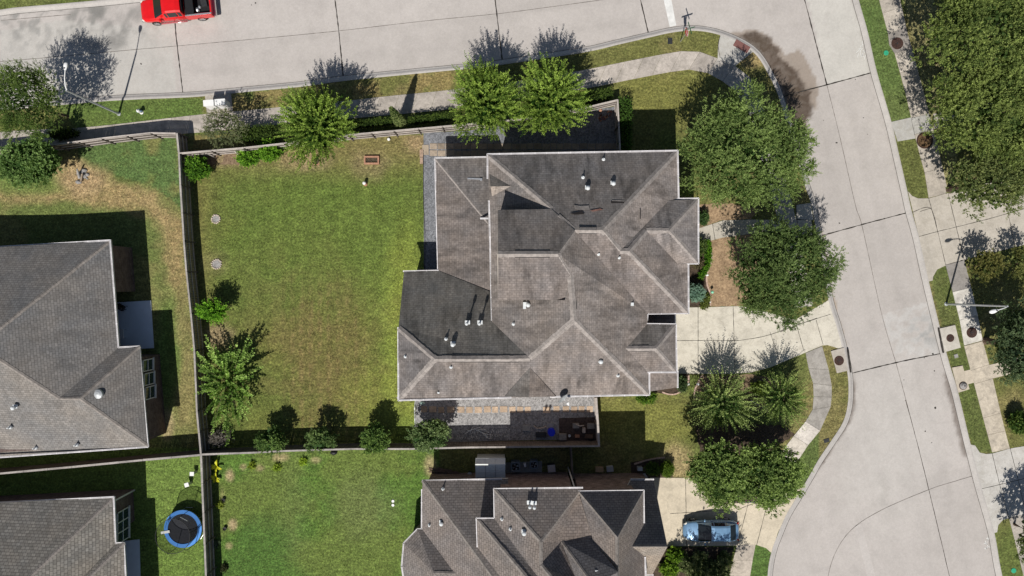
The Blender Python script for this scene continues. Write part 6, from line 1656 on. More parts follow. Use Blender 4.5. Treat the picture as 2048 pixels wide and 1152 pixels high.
# ------------------------------------------------------------------ street furniture
def street_lamp(px, py, h, arm, label):
    p = W(px, py, 0); root = empty('street_lamp', p, label, 'street lamp', 'street lamps')
    b = MB(); b.tube([p, p + Vector((0, 0, .06))], .17, 12); b.build('base_plate', M['pole'], root)
    b = MB(); b.tube([p, p + Vector((0, 0, h))], [.095, .062], 10); b.build('pole', M['pole'], root)
    a = Vector(arm); t = p + Vector((0, 0, h - .12)); b = MB()
    pts = [t, t + a * .2 + Vector((0, 0, .28)), t + a * .55 + Vector((0, 0, .48)), t + a * .95 + Vector((0, 0, .55))]
    b.tube(pts, [.045, .04, .036, .034], 8); b.build('arm', M['white'], root)
    e = pts[-1]; d = a.normalized(); b = MB(); s_ = Vector((-d.y, d.x, 0)); V_ = []; n = 12
    for t_, r, z in ((-.06, .05, 0), (.08, .11, .02), (.3, .16, .03), (.5, .15, .02), (.62, .07, -.02)):
        for k in range(n):
            u = 6.283 * k / n; V_.append(e + d * t_ + s_ * math.cos(u) * r + Vector((0, 0, z + math.sin(u) * r * (.55 if math.sin(u) > 0 else .4))))
    F = []
    for i in range(4):
        for k in range(n): F.append([i * n + k, i * n + (k + 1) % n, (i + 1) * n + (k + 1) % n, (i + 1) * n + k])
    F.append(list(range(n))); F.append([4 * n + k for k in range(n)])
    b.add(V_, F); hd_ = b.build('lamp_head', M['white'], root, smooth=True)
    b = MB(); q = e + d * .12 + Vector((0, 0, .10)); b.tube([q, q + Vector((0, 0, .07))], .045, 8); b.build('photocell', M['black'], hd_)
    b = MB(); q = e + d * .33; b.box((q.x, q.y, q.z - .06), (.26, .2, .05)); b.build('lens', M['lamp_lens'], hd_)
street_lamp(238, 228, 7.0, (.22, 1.5, 0), 'white street lamp leaning across the feathery tree at the upper left')
street_lamp(1892, 608, 7.35, (-1.15, -.30, 0), 'street lamp on the right verge, its pole crossing the pale pavement')

def stop_sign(px, py):
    p = W(px, py, 0); root = empty('stop_sign', p, 'red stop sign with crossed street name blades on the corner verge', 'road sign')
    b = MB(); b.tube([p, p + Vector((0, 0, 3.25))], .035, 8); b.build('pole', M['metal'], root)
    f = Vector((-.97, -.22, 0)).normalized(); s_ = Vector((-f.y, f.x, 0)); c = p + f * .06 + Vector((0, 0, 2.35))
    def octa(r, o, th):
        V_ = []
        for oo in (o, o + th):
            for k in range(8):
                t = R(22.5 + 45 * k); V_.append(c + f * oo + s_ * math.cos(t) * r + Vector((0, 0, math.sin(t) * r)))
        return V_, [list(range(8)), list(range(8, 16))[::-1]] + [[k, (k + 1) % 8, (k + 1) % 8 + 8, k + 8] for k in range(8)]
    b = MB(); V_, F = octa(.42, -.012, .012); b.add(V_, F); sp = b.build('sign_border', M['white'], root)
    b = MB(); V_, F = octa(.385, .001, .006); b.add(V_, F); pl_ = b.build('sign_face', M['sign_red'], root)
    cu = bpy.data.curves.new('lettering', 'FONT'); cu.body = 'STOP'; cu.size = .30; cu.align_x = 'CENTER'; cu.align_y = 'CENTER'; cu.extrude = .003
    to = bpy.data.objects.new('lettering_tmp', cu); COL.objects.link(to)
    me = bpy.data.meshes.new_from_object(to); bpy.data.objects.remove(to)
    me.materials.clear(); me.materials.append(M['white'])
    # text plane: x along -s_ (reads correctly seen from the front), y up
    xd = Vector((0, 0, 1)).cross(f); m4 = Matrix((( xd.x, 0, f.x, 0), (xd.y, 0, f.y, 0), (0, 1, 0, 0), (0, 0, 0, 1)))
    me.transform(Matrix.Translation(c + f * .012 - Vector(root.location)) @ m4)
    lo = bpy.data.objects.new('lettering', me); COL.objects.link(lo); lo.parent = root
    for d, z in ((Vector((1, .32, 0)).normalized(), 2.98), (Vector((-.3, 1, 0)).normalized(), 3.18)):
        b = MB(); q = p + Vector((0, 0, z)); b.bar(q - d * .5, q + d * .5, .012, .19); b.build('street_name_blade', M['sign_green'], root)
stop_sign(1360.5, 83.5)

# cluster mailboxes
pave('mailbox_pad', [([(410, 188), (462, 184), (466, 222), (414, 226)], (0.44, 0.40, 0.35))], 0.04, 'walk')
for (x, y, lab) in ((417, 206, 'white cluster mailbox cabinet on the verge, left of the two'), (440, 204, 'white cluster mailbox cabinet on the verge, right of the two')):
    p = W(x, y, 1.5); root = empty('mailbox', (p.x, p.y, 0.04), lab, 'mailbox', 'white cluster mailboxes', 0)
    rz = R(4)
    b = MB(); b.box((p.x, p.y, .9), (.82, .46, 1.15), rz); b.build('cabinet', M['white'], root)
    b = MB(); b.box((p.x, p.y, 1.50), (.88, .52, .05), rz); b.build('lid', M['white'], root)
    b = MB(); b.box((p.x, p.y, .2), (.5, .3, .34), rz); b.build('pedestal', M['white'], root)
    for i in range(4):
        for j in range(3):
            b = MB(); b.box((p.x - .28 + j * .28, p.y + .235, .5 + i * .26), (.25, .012, .22), rz)
            b.build('mail_door', M['trim'], root)

def hydrant(px, py):
    p = W(px, py, 0); root = empty('fire_hydrant', p, 'small white fire hydrant on the verge right of the street lamp', 'fire hydrant')
    b = MB(); b.lathe(p, [(.17, 0), (.17, .06), (.12, .08), (.11, .5), (.15, .52), (.15, .56)], 14); b.build('barrel', M['white'], root)
    b = MB(); b.lathe(p + Vector((0, 0, .56)), [(.14, 0), (.12, .1), (.05, .16), (.04, .22)], 14); b.build('bonnet', M['white'], root)
    for d in (Vector((1, .1, 0)), Vector((-1, -.1, 0)), Vector((0, 1, 0))):
        b = MB(); q = p + Vector((0, 0, .40)); b.tube([q, q + d * .2], [.07, .075], 10); b.build('nozzle', M['silver'], root)
hydrant(283.5, 225)

def cover(px, py, r, label, mat='iron', name='manhole_cover', z=0.04, ring=True, dome=0.0, group='round manhole covers'):
    p = W(px, py, 0); root = empty(name, (p.x, p.y, z), label, 'manhole cover' if name == 'manhole_cover' else 'cover', group)
    n = 26; b = MB()
    if ring: b.lathe((p.x, p.y, z), [(r, -.03), (r * 1.0, .012), (r * .88, .018), (r * .86, .010)], n); b.build('frame', M['iron'], root)
    b = MB(); b.lathe((p.x, p.y, z), [(r * .85, -.02), (r * .84, .014 + dome * .2), (r * .5, .016 + dome * .8), (.02, .018 + dome)], n); o = b.build('lid', M[mat], root)
    b = MB()
    for k in range(10):
        t = 6.283 * k / 10; d = Vector((math.cos(t), math.sin(t), 0)); q = Vector((p.x, p.y, z + .022 + dome * .6)); b.bar(q + d * r * .25, q + d * r * .62, .025, .012)
    b.lathe((p.x, p.y, z + dome), [(r * .16, 0), (r * .15, .03), (.01, .032)], 12)
    b.build('lid_rib', M['iron'] if mat != 'iron' else M['steel_dk'], o)
M['iron_brown'] = m_plain('muddy_iron', (0.125, 0.078, 0.04), 0.9, var=.5, scale=6)
cover(1794, 87, .52, 'ring shaped rusty manhole cover in the right hand pavement, uppermost')
cover(1849, 281, .72, 'large muddy brown round cover with a dark stain in the right hand pavement', 'iron_brown', dome=.10)
cover(1943, 665, .46, 'dark rusty manhole cover in the whitest slab of the right hand pavement')
cover(1899, 676, .34, 'dark manhole cover in the square kerb pad on the right side of the street', z=.105)
cover(1677, 721, .42, 'rusty manhole cover in the kerb pad beside the main driveway', z=.105)
cover(1925, 771, .36, 'grey domed drain cover at the end of the long pad on the right verge', 'rock', z=.085, dome=.22, name='drain_cover', group=None)
# brown water stains beside the covers belong to the slabs
def disc(px, py, r, mat, label, z=.03, h=.03, name='utility_cover', cat='utility cover', group=None, sq=None, rz=0):
    p = W(px, py, 0); b = MB()
    if sq: b.box((p.x, p.y, z), (sq[0], sq[1], h), rz, .92)
    else: b.lathe((p.x, p.y, z - h / 2), [(r, 0), (r, h * .7), (r * .9, h), (.01, h)], 18)
    tag(b.build(name, M[mat]), label, cat, group)
disc(1772, 106, .22, 'green_cap', 'round green plastic cover in the upper right verge')
disc(2027, 1141, .22, 'green_cap', 'round green plastic cover in the lower right verge')
disc(1340, 82, 0, 'steel_dk', 'grey square meter lid in the grass beside the stop sign', sq=(.42, .55))
disc(1653, 881, 0, 'steel_dk', 'dark meter lid in the grass by the curved kerb', sq=(.5, .34), rz=.3)
disc(1912, 712, 0, 'rock', 'small grey meter lid in the grass between the two right hand kerb pads', sq=(.34, .34), rz=.3)
disc(786, 1002, .13, 'white', 'small white round cleanout in the lower lawn, upper of two', h=.07, name='cleanout', cat='cleanout', group='white round cleanouts in the lower lawn')
disc(786, 1010, .13, 'white', 'small white round cleanout in the lower lawn, lower of two', h=.07, name='cleanout', cat='cleanout', group='white round cleanouts in the lower lawn')
for x, y, l in ((448, 999, 'small black pot with a twig by the long fence, the upper one'), (451, 1056, 'small black pot by the long fence, the lower one')):
    p = W(x, y, 0); r_ = empty('plant_pot', p, l, 'plant pot', 'black pots by the long fence')
    b = MB(); b.lathe(p, [(.13, 0), (.17, .22), (.15, .22), (.13, .14), (.01, .14)], 12); b.build('pot', M['black'], r_)
    b = MB(); b.tube([p + Vector((0, 0, .1)), p + Vector((.03, .02, .7))], [.012, .006], 5); b.build('twig', M['bark'], r_)

# ------------------------------------------------------------------ trampoline
def trampoline(px, py):
    h = .85; p = W(px, py, h); root = empty('trampoline', (p.x, p.y, 0), 'round trampoline with blue padding and black safety net on the lower left lawn', 'trampoline')
    c = Vector((p.x, p.y, 0)); Rr = 1.62
    def ann(r0, r1, z, n=44, th=.05):
        V_ = []; F = []
        for k in range(n):
            t = 6.28318 * k / n
            for r, zz in ((r0, z), (r1, z), (r1, z - th), (r0, z - th)): V_.append((c.x + r * math.cos(t), c.y + r * math.sin(t), zz))
        for k in range(n):
            k2 = (k + 1) % n
            for j in range(4): F.append([k * 4 + j, k * 4 + (j + 1) % 4, k2 * 4 + (j + 1) % 4, k2 * 4 + j])
        return V_, F
    b = MB(); b.add(*ann(1.30, Rr, h)); b.build('blue_pad', M['blue_pad'], root)
    b = MB(); b.lathe(c + Vector((0, 0, h - .06)), [(1.32, 0), (1.30, .01), (.01, .005)], 44); b.build('jump_mat', M['mesh_black'], root)
    b = MB(); b.add(*ann(Rr - .06, Rr - .0, h - .055, th=.06)); b.build('frame_ring', M['metal'], root)
    for k in range(6):
        t = R(60 * k + 12); e = c + Vector((math.cos(t), math.sin(t), 0)) * (Rr + .03); tt = R(60 * k + 34); e2 = c + Vector((math.cos(tt), math.sin(tt), 0)) * (Rr - .03)
        b = MB(); b.tube([e + Vector((0, 0, .02)), e + Vector((0, 0, 2.35)), c + Vector((math.cos(t), math.sin(t), 0)) * (Rr - .18) + Vector((0, 0, 2.62))], .026, 8); b.build('net_pole', M['black'], root)
        b = MB(); b.tube([e + Vector((0, 0, h - .1)), e + Vector((0, 0, .03)), e2 + Vector((0, 0, .03)), e2 + Vector((0, 0, h - .1))], .025, 8); b.build('leg', M['metal'], root)
    q = NT('safety_net'); tr = q.n('ShaderNodeBsdfTransparent'); mx = q.n('ShaderNodeMixShader'); mx.inputs[0].default_value = .42
    q.done((.015, .018, .02), .8); q.l(tr.outputs[0], mx.inputs[1]); q.l(q.b.outputs[0], mx.inputs[2]); q.l(mx.outputs[0], q.out.inputs['Surface']); M['net'] = q.m
    V_ = []; F = []; n = 48
    for z, r in ((h, 1.34), (1.7, 1.42), (2.58, 1.44)):
        for k in range(n): t = 6.28318 * k / n; V_.append((c.x + r * math.cos(t), c.y + r * math.sin(t), z))
    for i in range(2):
        for k in range(n): F.append([i * n + k, i * n + (k + 1) % n, (i + 1) * n + (k + 1) % n, (i + 1) * n + k])
    mk('safety_net', V_, F, M['net'], root, True)
    b = MB(); b.add(*ann(1.425, 1.455, 2.60, th=.035)); b.build('net_rim', M['black'], root)
    t = R(62); e = c + Vector((math.cos(t), math.sin(t), 0)) * 1.47; s_ = Vector((-math.sin(t), math.cos(t), 0)); b = MB(); z = 2.1
    b.bar(e - s_ * .38 + Vector((0, 0, z)), e + s_ * .38 + Vector((0, 0, z)), .012, .10); b.build('name_strip', M['white'], root)
    b = MB(); t = R(190); e = c + Vector((math.cos(t), math.sin(t), 0)) * 1.5; b.box((e.x, e.y, h + .03), (.75, .22, .05), t); b.build('pad_flap', M['shed'], root)
trampoline(365.5, 1058)
for x, y, rz, l in ((383.5, 948, 0, 'small white topped toy stand above the trampoline, nearer the fence corner'), (373, 970, .3, 'small white topped toy stand touching the shadow of the trampoline net')):
    p = W(x, y, .6); r_ = empty('toy_stand', (p.x, p.y, 0), l, 'toy', None)
    b = MB(); b.box((p.x, p.y, .56), (.36, .34, .07), rz); b.build('top', M['white'], r_)
    b = MB(); b.box((p.x + .1, p.y + .04, .27), (.22, .2, .52), rz, .8); b.build('column', M['pole'], r_)

# ------------------------------------------------------------------ satellite dish on the south eave
def dish():
    c = W(1125, 796.5, 7.05); root = empty('satellite_dish', W(1128, 790, 6.6), 'grey satellite dish on the lower eave of the middle house', 'satellite dish')
    n = Vector((.62, -.62, .42)).normalized(); a = n.cross(Vector((0, 0, 1))).normalized(); u = a.cross(n)
    V_ = []; F = []; N_ = 24
    for i, r in enumerate((0.0, .2, .34, .44)):
        for k in range(N_):
            t = 6.28318 * k / N_; V_.append(c + a * math.cos(t) * r * 1.05 + u * math.sin(t) * r + n * (r * r * .35))
    for i in range(3):
        for k in range(N_): F.append([i * N_ + k, i * N_ + (k + 1) % N_, (i + 1) * N_ + (k + 1) % N_, (i + 1) * N_ + k])
    mk('reflector', V_, F, M['pole'], root, True)
    e = c + n * .52 - u * .22; b = MB(); b.tube([c - u * .44, c - u * .42 + n * .2, e], .02, 6); b.build('feed_arm', M['white'], root)
    b = MB(); b.box(e, (.2, .12, .12), .6); b.box(e + Vector((.06, -.1, 0)), (.1, .12, .1), .6); b.build('receiver', M['white'], root)
    b = MB(); b.tube([c, c - n * .12, W(1129, 789, 6.5)], .03, 7); b.build('mast', M['metal'], root)
dish()

# ------------------------------------------------------------------ garden bits
def stone_ring(px, py, r, label, mat='stone', n=13, group=None, inner='rock', name='planting_ring', sz=.14):
    p = W(px, py, 0); root = empty(name, p, label, 'planting ring', group); rnd = random.Random(int(px))
    for k in range(n):
        t = 6.283 * k / n + rnd.uniform(-.06, .06); q = p + Vector((math.cos(t), math.sin(t), 0)) * r * rnd.uniform(.93, 1.05)
        b = MB(); b.lathe(q, [(sz * .55, 0), (sz * .6, .05), (sz * .35, .11), (.01, .12)], 7, rnd.uniform(.8, 1.2), rnd.uniform(.7, 1.1)); b.build('stone', M[mat], root)
    b = MB(); b.lathe(p, [(r * .95, 0), (r * .9, .03), (.01, .04)], 18); b.build('soil', M[inner], root)
stone_ring(432, 438, .36, 'small ring of pale stones in the big lawn, upper of two', group='stone rings in the big lawn')
stone_ring(433.5, 528, .42, 'ring of pale stones in the big lawn, lower of two and slightly larger', n=15, group='stone rings in the big lawn')
def ring_edge(px, py, r, label):
    p = W(px, py, 0); root = empty('planting_ring', p, label, 'planting ring'); b = MB(); b.lathe(p, [(r, 0), (r, .14), (r * .86, .14), (r * .86, .03), (.01, .03)], 26); b.build('edging', M['terra'], root)
    b = MB(); b.lathe(p, [(r * .84, .0), (r * .82, .06), (.01, .07)], 20); b.build('soil', M['soil_dk'], root)
ring_edge(632, 321, .42, 'round brown edged planting ring at the foot of the bright tree')
def box_planter():
    p = W(744, 321, 0); root = empty('planter_box', p, 'rectangular terracotta edged planter box in the lawn near the fence', 'planter')
    for dx, dy, sx, sy in ((0, .29, 1.3, .13), (0, -.29, 1.3, .13), (-.59, 0, .13, .46), (.59, 0, .13, .46)):
        b = MB(); b.box((p.x + dx, p.y + dy, .12), (sx, sy, .24)); b.build('wall', M['terra'], root)
    b = MB(); b.box((p.x, p.y, .05), (1.06, .46, .08)); b.build('soil', M['soil_dk'], root)
    rg = np.random.RandomState(9); n = 26; b0 = np.stack([p.x + rg.uniform(-.48, .48, n), p.y + rg.uniform(-.18, .18, n), np.full(n, .1)], 1)
    foliage('seedlings', [sprigs(rg, b0, nrm(rg.normal(0, .6, (n, 3)) + np.array([0, 0, 1])), np.full(n, .12), 4, .07, .04, 0, tints(rg, n, (.1, .12, .05), (.25, .25, .18)))], root)
box_planter()
p = W(731, 368, 0); root = empty('garden_ornament', p, 'small pale stone ornament standing in the big lawn below the planter box', 'ornament')
b = MB(); b.lathe(p, [(.2, 0), (.18, .12), (.12, .2), (.15, .34), (.1, .42)], 14); b.build('pedestal', M['terra'], root)
b = MB(); b.lathe(p + Vector((0, 0, .42)), [(.08, 0), (.14, .06), (.15, .14), (.09, .22), (.01, .25)], 14); b.build('top_ball', M['white'], root)
p = W(778, 279, 0); b = MB(); b.lathe(p, [(.04, 0), (.12, .05), (.14, .13), (.1, .22), (.01, .26)], 14); tag(b.build('ball', M['white']), 'small white ball on the grass at the north fence', 'ball')
p = W(1421, 584, 0); root = empty('garden_globe', p, 'mint green globe on a stake beside the brick edging', 'ornament')
b = MB(); b.tube([p, p + Vector((0, 0, .45))], .015, 6); b.build('stake', M['black'], root)
M['mint'] = m_plain('mint_glass', (.25, .62, .42), .3, var=.05)
b = MB(); b.lathe(p + Vector((0, 0, .42)), [(.03, 0), (.11, .06), (.14, .14), (.1, .23), (.01, .26)], 14); b.build('globe', M['mint'], root, smooth=True)
# edging rows
def edging(pts, label, mat='stone', wd=.14, h=.11):
    P = [W(x, y) for x, y in smooth_line(pts, 4)]; rnd = random.Random(int(pts[0][0])); V_ = []; F = []; m = 4
    for i, q in enumerate(P):
        d = (P[min(i + 1, len(P) - 1)] - P[max(i - 1, 0)]).normalized(); n = Vector((-d.y, d.x, 0)); k = rnd.uniform(.8, 1.15); hh = h * rnd.uniform(.75, 1.15)
        V_ += [q - n * wd * k / 2, q - n * wd * k / 2.3 + Vector((0, 0, hh)), q + n * wd * k / 2.3 + Vector((0, 0, hh)), q + n * wd * k / 2]
    for i in range(len(P) - 1):
        for j in range(3): F.append([i * m + j, i * m + j + 1, (i + 1) * m + j + 1, (i + 1) * m + j])
    o = mk('brick_edging', V_, F, M[mat]); tag(o, label, 'garden edging')
M['edge'] = m_plain('pinkish_edging', (.50, .36, .29), .85, var=.35, scale=8)
edging([(1416, 486), (1420, 500), (1424, 514), (1418, 536), (1413, 552), (1414, 570), (1420, 588), (1420, 611)], 'wavy pinkish brick edging in front of the clipped hedges beside the house', 'edge')
edging([(1324, 784), (1336, 788), (1350, 788), (1364, 781), (1375, 768), (1377, 749)], 'curved pale edging round the shrub at the garage corner', 'edge')
edging([(1403, 751), (1396, 764), (1389, 780), (1388, 796)], 'short pale edging at the left foot of the fan crowned trees', 'edge')
edging([(1268, 928), (1290, 921), (1315, 916), (1330, 915)], 'thin pale edging in the shade above the round bushes of the lower house', 'edge')
edging([(1500, 800), (1520, 812), (1535, 818)], 'short dark edging between the two fan crowned trees', 'rock')
edging([(831, 797), (829, 820), (830, 850), (831, 884)], 'thin pale metal edging between the big lawn and the south gravel', 'pole', .05, .07)
edging([(847, 300), (847, 400), (850, 470), (849, 555)], 'thin dark edging between the big lawn and the west gravel strip', 'black', .05, .06)
for x, y in ((1414, 550), (1419, 604), (1376, 768), (1396, 768)):
    p = W(x, y, .05); b = MB(); b.lathe(p, [(.1, 0), (.12, .06), (.06, .12), (.01, .13)], 8, 1.2, .9)
    lab = {1414: 'white stone on the bend of the wavy brick edging', 1419: 'white stone at the driveway end of the wavy brick edging', 1376: 'white stone on the curved edging at the garage corner', 1396: 'white stone on the short edging by the fan crowned trees'}[x]
    tag(b.build('stone', M['white']), lab, 'stone', 'white stones set on the garden edgings')

# rock and log heap in the left neighbour yard
p = W(163, 352, 0); root = empty('rock_pile', p, 'heap of grey rocks and a cut log in the left neighbour yard', 'rock pile'); rnd = random.Random(3)
for k in range(12):
    a = rnd.uniform(0, 6.28); r = rnd.uniform(.1, .62); q = p + Vector((math.cos(a) * r, math.sin(a) * r, 0)); s_ = rnd.uniform(.1, .2)
    b = MB(); b.lathe(q, [(s_, 0), (s_ * 1.05, s_ * .5), (s_ * .6, s_ * 1.0), (.01, s_ * 1.1)], 7, rnd.uniform(.8, 1.3), rnd.uniform(.7, 1.1)); b.build('rock', M['rock'], root)
b = MB(); b.tube([p + Vector((.05, -.5, .15)), p + Vector((.28, .15, .35))], .08, 8); b.build('log', M['bark_lt'], root)
b = MB(); b.tube([p + Vector((-.1, -.2, .1)), p + Vector((-.02, .3, .5)), p + Vector((.1, .5, .75))], [.12, .09, .05], 8); b.build('stump', M['rock'], root)

# patio things of the west house
p = W(248, 614, .1); root = empty('barbecue_grill', (p.x, p.y, .1), 'black barbecue grill on the pale patio slab of the left house', 'grill')
b = MB(); b.box((p.x, p.y, .62), (.62, .42, .34), -.5); b.build('firebox', M['black'], root)
b = MB(); b.tube([p + Vector((-.25, .12, .84)), p + Vector((.25, -.14, .84))], .14, 10); b.build('hood', M['steel_dk'], root)
for dx, dy in ((-.25, .2), (.3, .05), (-.3, -.05), (.22, -.22)): b = MB(); b.tube([p + Vector((dx, dy, 0)), p + Vector((dx * .9, dy * .9, .5))], .02, 6); b.build('leg', M['black'], root)
p = W(242, 668, .5); root = empty('patio_table', (p.x, p.y, .1), 'small pale table at the house edge of the left patio slab', 'table')
b = MB(); b.box((p.x, p.y, .58), (.55, .85, .05)); b.build('tabletop', M['white'], root)
for dx in (-.22, .22):
    for dy in (-.36, .36): b = MB(); b.box((p.x + dx, p.y + dy, .33), (.04, .04, .46)); b.build('leg', M['pole'], root)

# ------------------------------------------------------------------ side yard of the lower house
def shed():
    a, c = W(951, 917, 1.9), W(1011, 958, 1.9); x0, x1, y1, y0 = a.x, c.x, a.y, c.y; yr = W(981, 929, 2.2).y; z0, zr = 1.75, 2.2
    root = empty('garden_shed', ((x0 + x1) / 2, (y0 + y1) / 2, 0), 'low cream metal shed against the upper wall of the lower house', 'shed')
    b = MB(); b.box(((x0 + x1) / 2, (y0 + y1) / 2, z0 / 2), (x1 - x0 - .16, y1 - y0 - .16, z0)); b.build('wall', M['shed'], root)
    for nm, ya, yb, za, zb in (('roof_panel', y0, yr, z0, zr), ('roof_panel', yr, y1, zr, z0)):
        for k in range(3):
            xa = x0 + (x1 - x0) * k / 3; xb = x0 + (x1 - x0) * (k + 1) / 3; b = MB()
            b.add([(xa, ya, za), (xb - .015, ya, za), (xb - .015, yb, zb), (xa, yb, zb), (xa, ya, za - .04), (xb - .015, ya, za - .04), (xb - .015, yb, zb - .04), (xa, yb, zb - .04)], [[0, 1, 2, 3], [7, 6, 5, 4], [0, 4, 5, 1], [2, 6, 7, 3], [1, 5, 6, 2], [0, 3, 7, 4]])
            if nm and za < zb:
                for j in range(1, 8):
                    t = j / 8; y = ya + (yb - ya) * t; z = za + (zb - za) * t + .012; b.box(((xa + xb) / 2, y, z), (xb - xa - .05, .03, .02))
            b.build(nm, M['shed'], root)
    b = MB(); b.bar((x0, yr, zr + .02), (x1, yr, zr + .02), .1, .03); b.build('ridge_strip', M['shed'], root)
    for k in (1, 2): b = MB(); xa = x0 + (x1 - x0) * k / 3; b.bar((xa, y0, z0 + .02), (xa, yr, zr + .02), .05, .03); b.build('seam', M['pole'], root)
shed()
def ac(px, py, s_, label, h=.85):
    p = W(px, py, h); root = empty('air_conditioner', (p.x, p.y, 0), label, 'air conditioner', 'air conditioner units beside the shed')
    M.setdefault('ac_case', m_plain('grey_blue_enamel', (.20, .235, .27), .45, var=.12)); 
    n = 28; V_ = []; F = []
    def sq(t, r): # rounded square
        c_, s2 = math.cos(t), math.sin(t); k = (abs(c_) ** 5 + abs(s2) ** 5) ** (-1 / 5); return (p.x + c_ * k * r, p.y + s2 * k * r)
    for r, z in ((s_, .05), (s_, h - .05), (s_ * .95, h), (s_ * .74, h), (s_ * .70, h - .12)):
        for k in range(n): x, y = sq(6.283 * k / n, r); V_.append((x, y, z))
    for i in range(4):
        for k in range(n): F.append([i * n + k, i * n + (k + 1) % n, (i + 1) * n + (k + 1) % n, (i + 1) * n + k])
    mk('casing', V_, F, M['ac_case'], root)
    b = MB(); b.lathe((p.x, p.y, h - .14), [(s_ * .72, 0), (.01, .01)], 20); b.build('fan_well', M['black'], root)
    for k in range(4):
        t = 1.57 * k + .4; b = MB(); q = Vector((p.x, p.y, h - .09)); d = Vector((math.cos(t), math.sin(t), 0)); s2 = Vector((-d.y, d.x, 0)) * s_ * .22
        b.add([q + d * .05, q + d * s_ * .62 - s2 + Vector((0, 0, .03)), q + d * s_ * .62 + s2 - Vector((0, 0, .02))], [[0, 1, 2]]); b.build('fan_blade', M['pole'], root)
    b = MB()
    for k in range(5): b.bar((p.x - s_ * .72, p.y - s_ * .6 + k * s_ * .3, h + .005), (p.x + s_ * .72, p.y - s_ * .6 + k * s_ * .3, h + .005), .012, .012)
    b.lathe((p.x, p.y, h), [(.1, -.01), (.1, .012), (.01, .014)], 10); b.build('grille', M['steel_dk'], root)
ac(1031, 934, .42, 'larger grey air conditioner unit right beside the cream shed', .9)
ac(1068, 930, .36, 'smaller grey air conditioner unit further from the cream shed', .8)
sheet('equipment_pad', [(1012, 925), (1084, 922), (1084, 950), (1012, 952)], .05, 'patio', 'structure')
def junkbox(px, py, d, mat, label, name, cat, rz=0, z0=0.02, lid=None):
    p = W(px, py, d[2]); root = empty(name, (p.x, p.y, z0), label, cat)
    b = MB(); b.box((p.x, p.y, z0 + d[2] / 2), d, rz); b.build('body', M[mat], root)
    b = MB(); b.box((p.x, p.y, z0 + d[2] + .015), (d[0] * 1.04, d[1] * 1.04, .03), rz); b.build('lid', M[lid or mat], root)
junkbox(1103, 937, (.62, .6, .7), 'steel_dk', 'dark wire topped grill cart in the shade right of the air conditioners', 'grill_cart', 'cart', .1, lid='metal')
junkbox(1050, 930, (.18, .3, .5), 'white', 'white pipe box between the two air conditioner units', 'pipe_box', 'utility box', .3)
junkbox(1199, 939, (.65, .42, .28), 'card', 'brown cardboard box on the grass at the brick wall, the left one', 'cardboard_box', 'box', 0)
junkbox(1220, 938, (.55, .45, .3), 'trim', 'whitish box on the grass at the brick wall, the right one', 'cardboard_box', 'box', .1, lid='pole')
junkbox(1280, 938, (.4, .3, .5), 'pole', 'small pale grey box in the dark bed beside the side stoop', 'utility_box', 'utility box', 0)
p = W(940, 946, 0); root = empty('rubbish_bin', p, 'round grey bin lid left of the cream shed', 'bin'); b = MB(); b.lathe(p, [(.16, 0), (.2, .5)], 14); b.build('bin', M['steel_dk'], root); b = MB(); b.lathe(p + Vector((0, 0, .5)), [(.21, 0), (.2, .04), (.01, .06)], 14); b.build('lid', M['pole'], root)
p = W(895, 944, 0); root = empty('wood_pile', p, 'pile of dark boards in the shade left of the cream shed', 'wood pile'); rnd = random.Random(8)
for k in range(9):
    a = rnd.uniform(-.3, .3); d = Vector((math.cos(a), math.sin(a), 0)) * rnd.uniform(.6, 1.3); q = p + Vector((rnd.uniform(-.5, .5), rnd.uniform(-.25, .25), .05 + k * .03)); b = MB(); b.bar(q - d, q + d, .12, .04); b.build('board', M['fence_dk'], root)

# ------------------------------------------------------------------ clutter in the south gravel yard
sheet('brick_floor', [(1118, 836), (1192, 834), (1192, 884), (1118, 886)], .034, 'brickfloor', 'structure')
def barrel(px, py):
    p = W(px, py, .7); root = empty('barrel', (p.x, p.y, 0), 'bright blue plastic barrel in the shaded gravel yard', 'barrel')
    b = MB(); b.lathe((p.x, p.y, .03), [(.28, 0), (.33, .15), (.33, .6), (.3, .75)], 20); b.build('drum', M['blue_barrel'], root, smooth=False)
    b = MB(); b.lathe((p.x, p.y, .78), [(.31, 0), (.31, .04), (.27, .05), (.01, .04)], 20); b.build('lid', M['blue_barrel'], root)
barrel(1103, 865)
M['paver_grey'] = m_plain('grey_block', (.30, .28, .26), .85, var=.25, scale=6)
stacks = [(1126, 874, .62, .5, .45, 'paver_grey', 'grey block stack just right of the blue barrel'), (1152, 852, .55, .42, .3, 'paver_grey', 'pale block stack above the middle of the brick floor'), (1182, 852, .6, .45, .3, 'paver_grey', 'grey block stack near the pale capped fence'),
          (1168, 861, .25, .42, .35, 'stone', 'narrow pale block stack between two grey stacks'), (1178, 873, .7, .3, .3, 'fence_dk', 'dark brown stack in the corner of the gravel yard'), (1155, 873, .35, .22, .25, 'terra', 'low reddish block stack by the bottom fence'),
          (1082, 870, .9, .42, .18, 'steel_dk', 'flat dark stack left of the blue barrel'), (1100, 851, .55, .4, .12, 'patio', 'low pale slab stack above the blue barrel'), (1052, 856, .65, .5, .12, 'patio', 'low pale slab stack furthest left of the blue barrel')]
for (x, y, sx, sy, h, mt, lab) in stacks:
    p = W(x, y, h); root = empty('block_stack', (p.x, p.y, .03), lab, 'block stack', 'stacks of blocks and slabs in the gravel yard'); k = max(1, int(h / .08)); rnd = random.Random(int(x))
    for i in range(k): b = MB(); b.box((p.x + rnd.uniform(-.02, .02), p.y + rnd.uniform(-.02, .02), .035 + h * (i + .5) / k), (sx, sy, h / k - .008), rnd.uniform(-.04, .04)); b.build('block', M[mt], root)
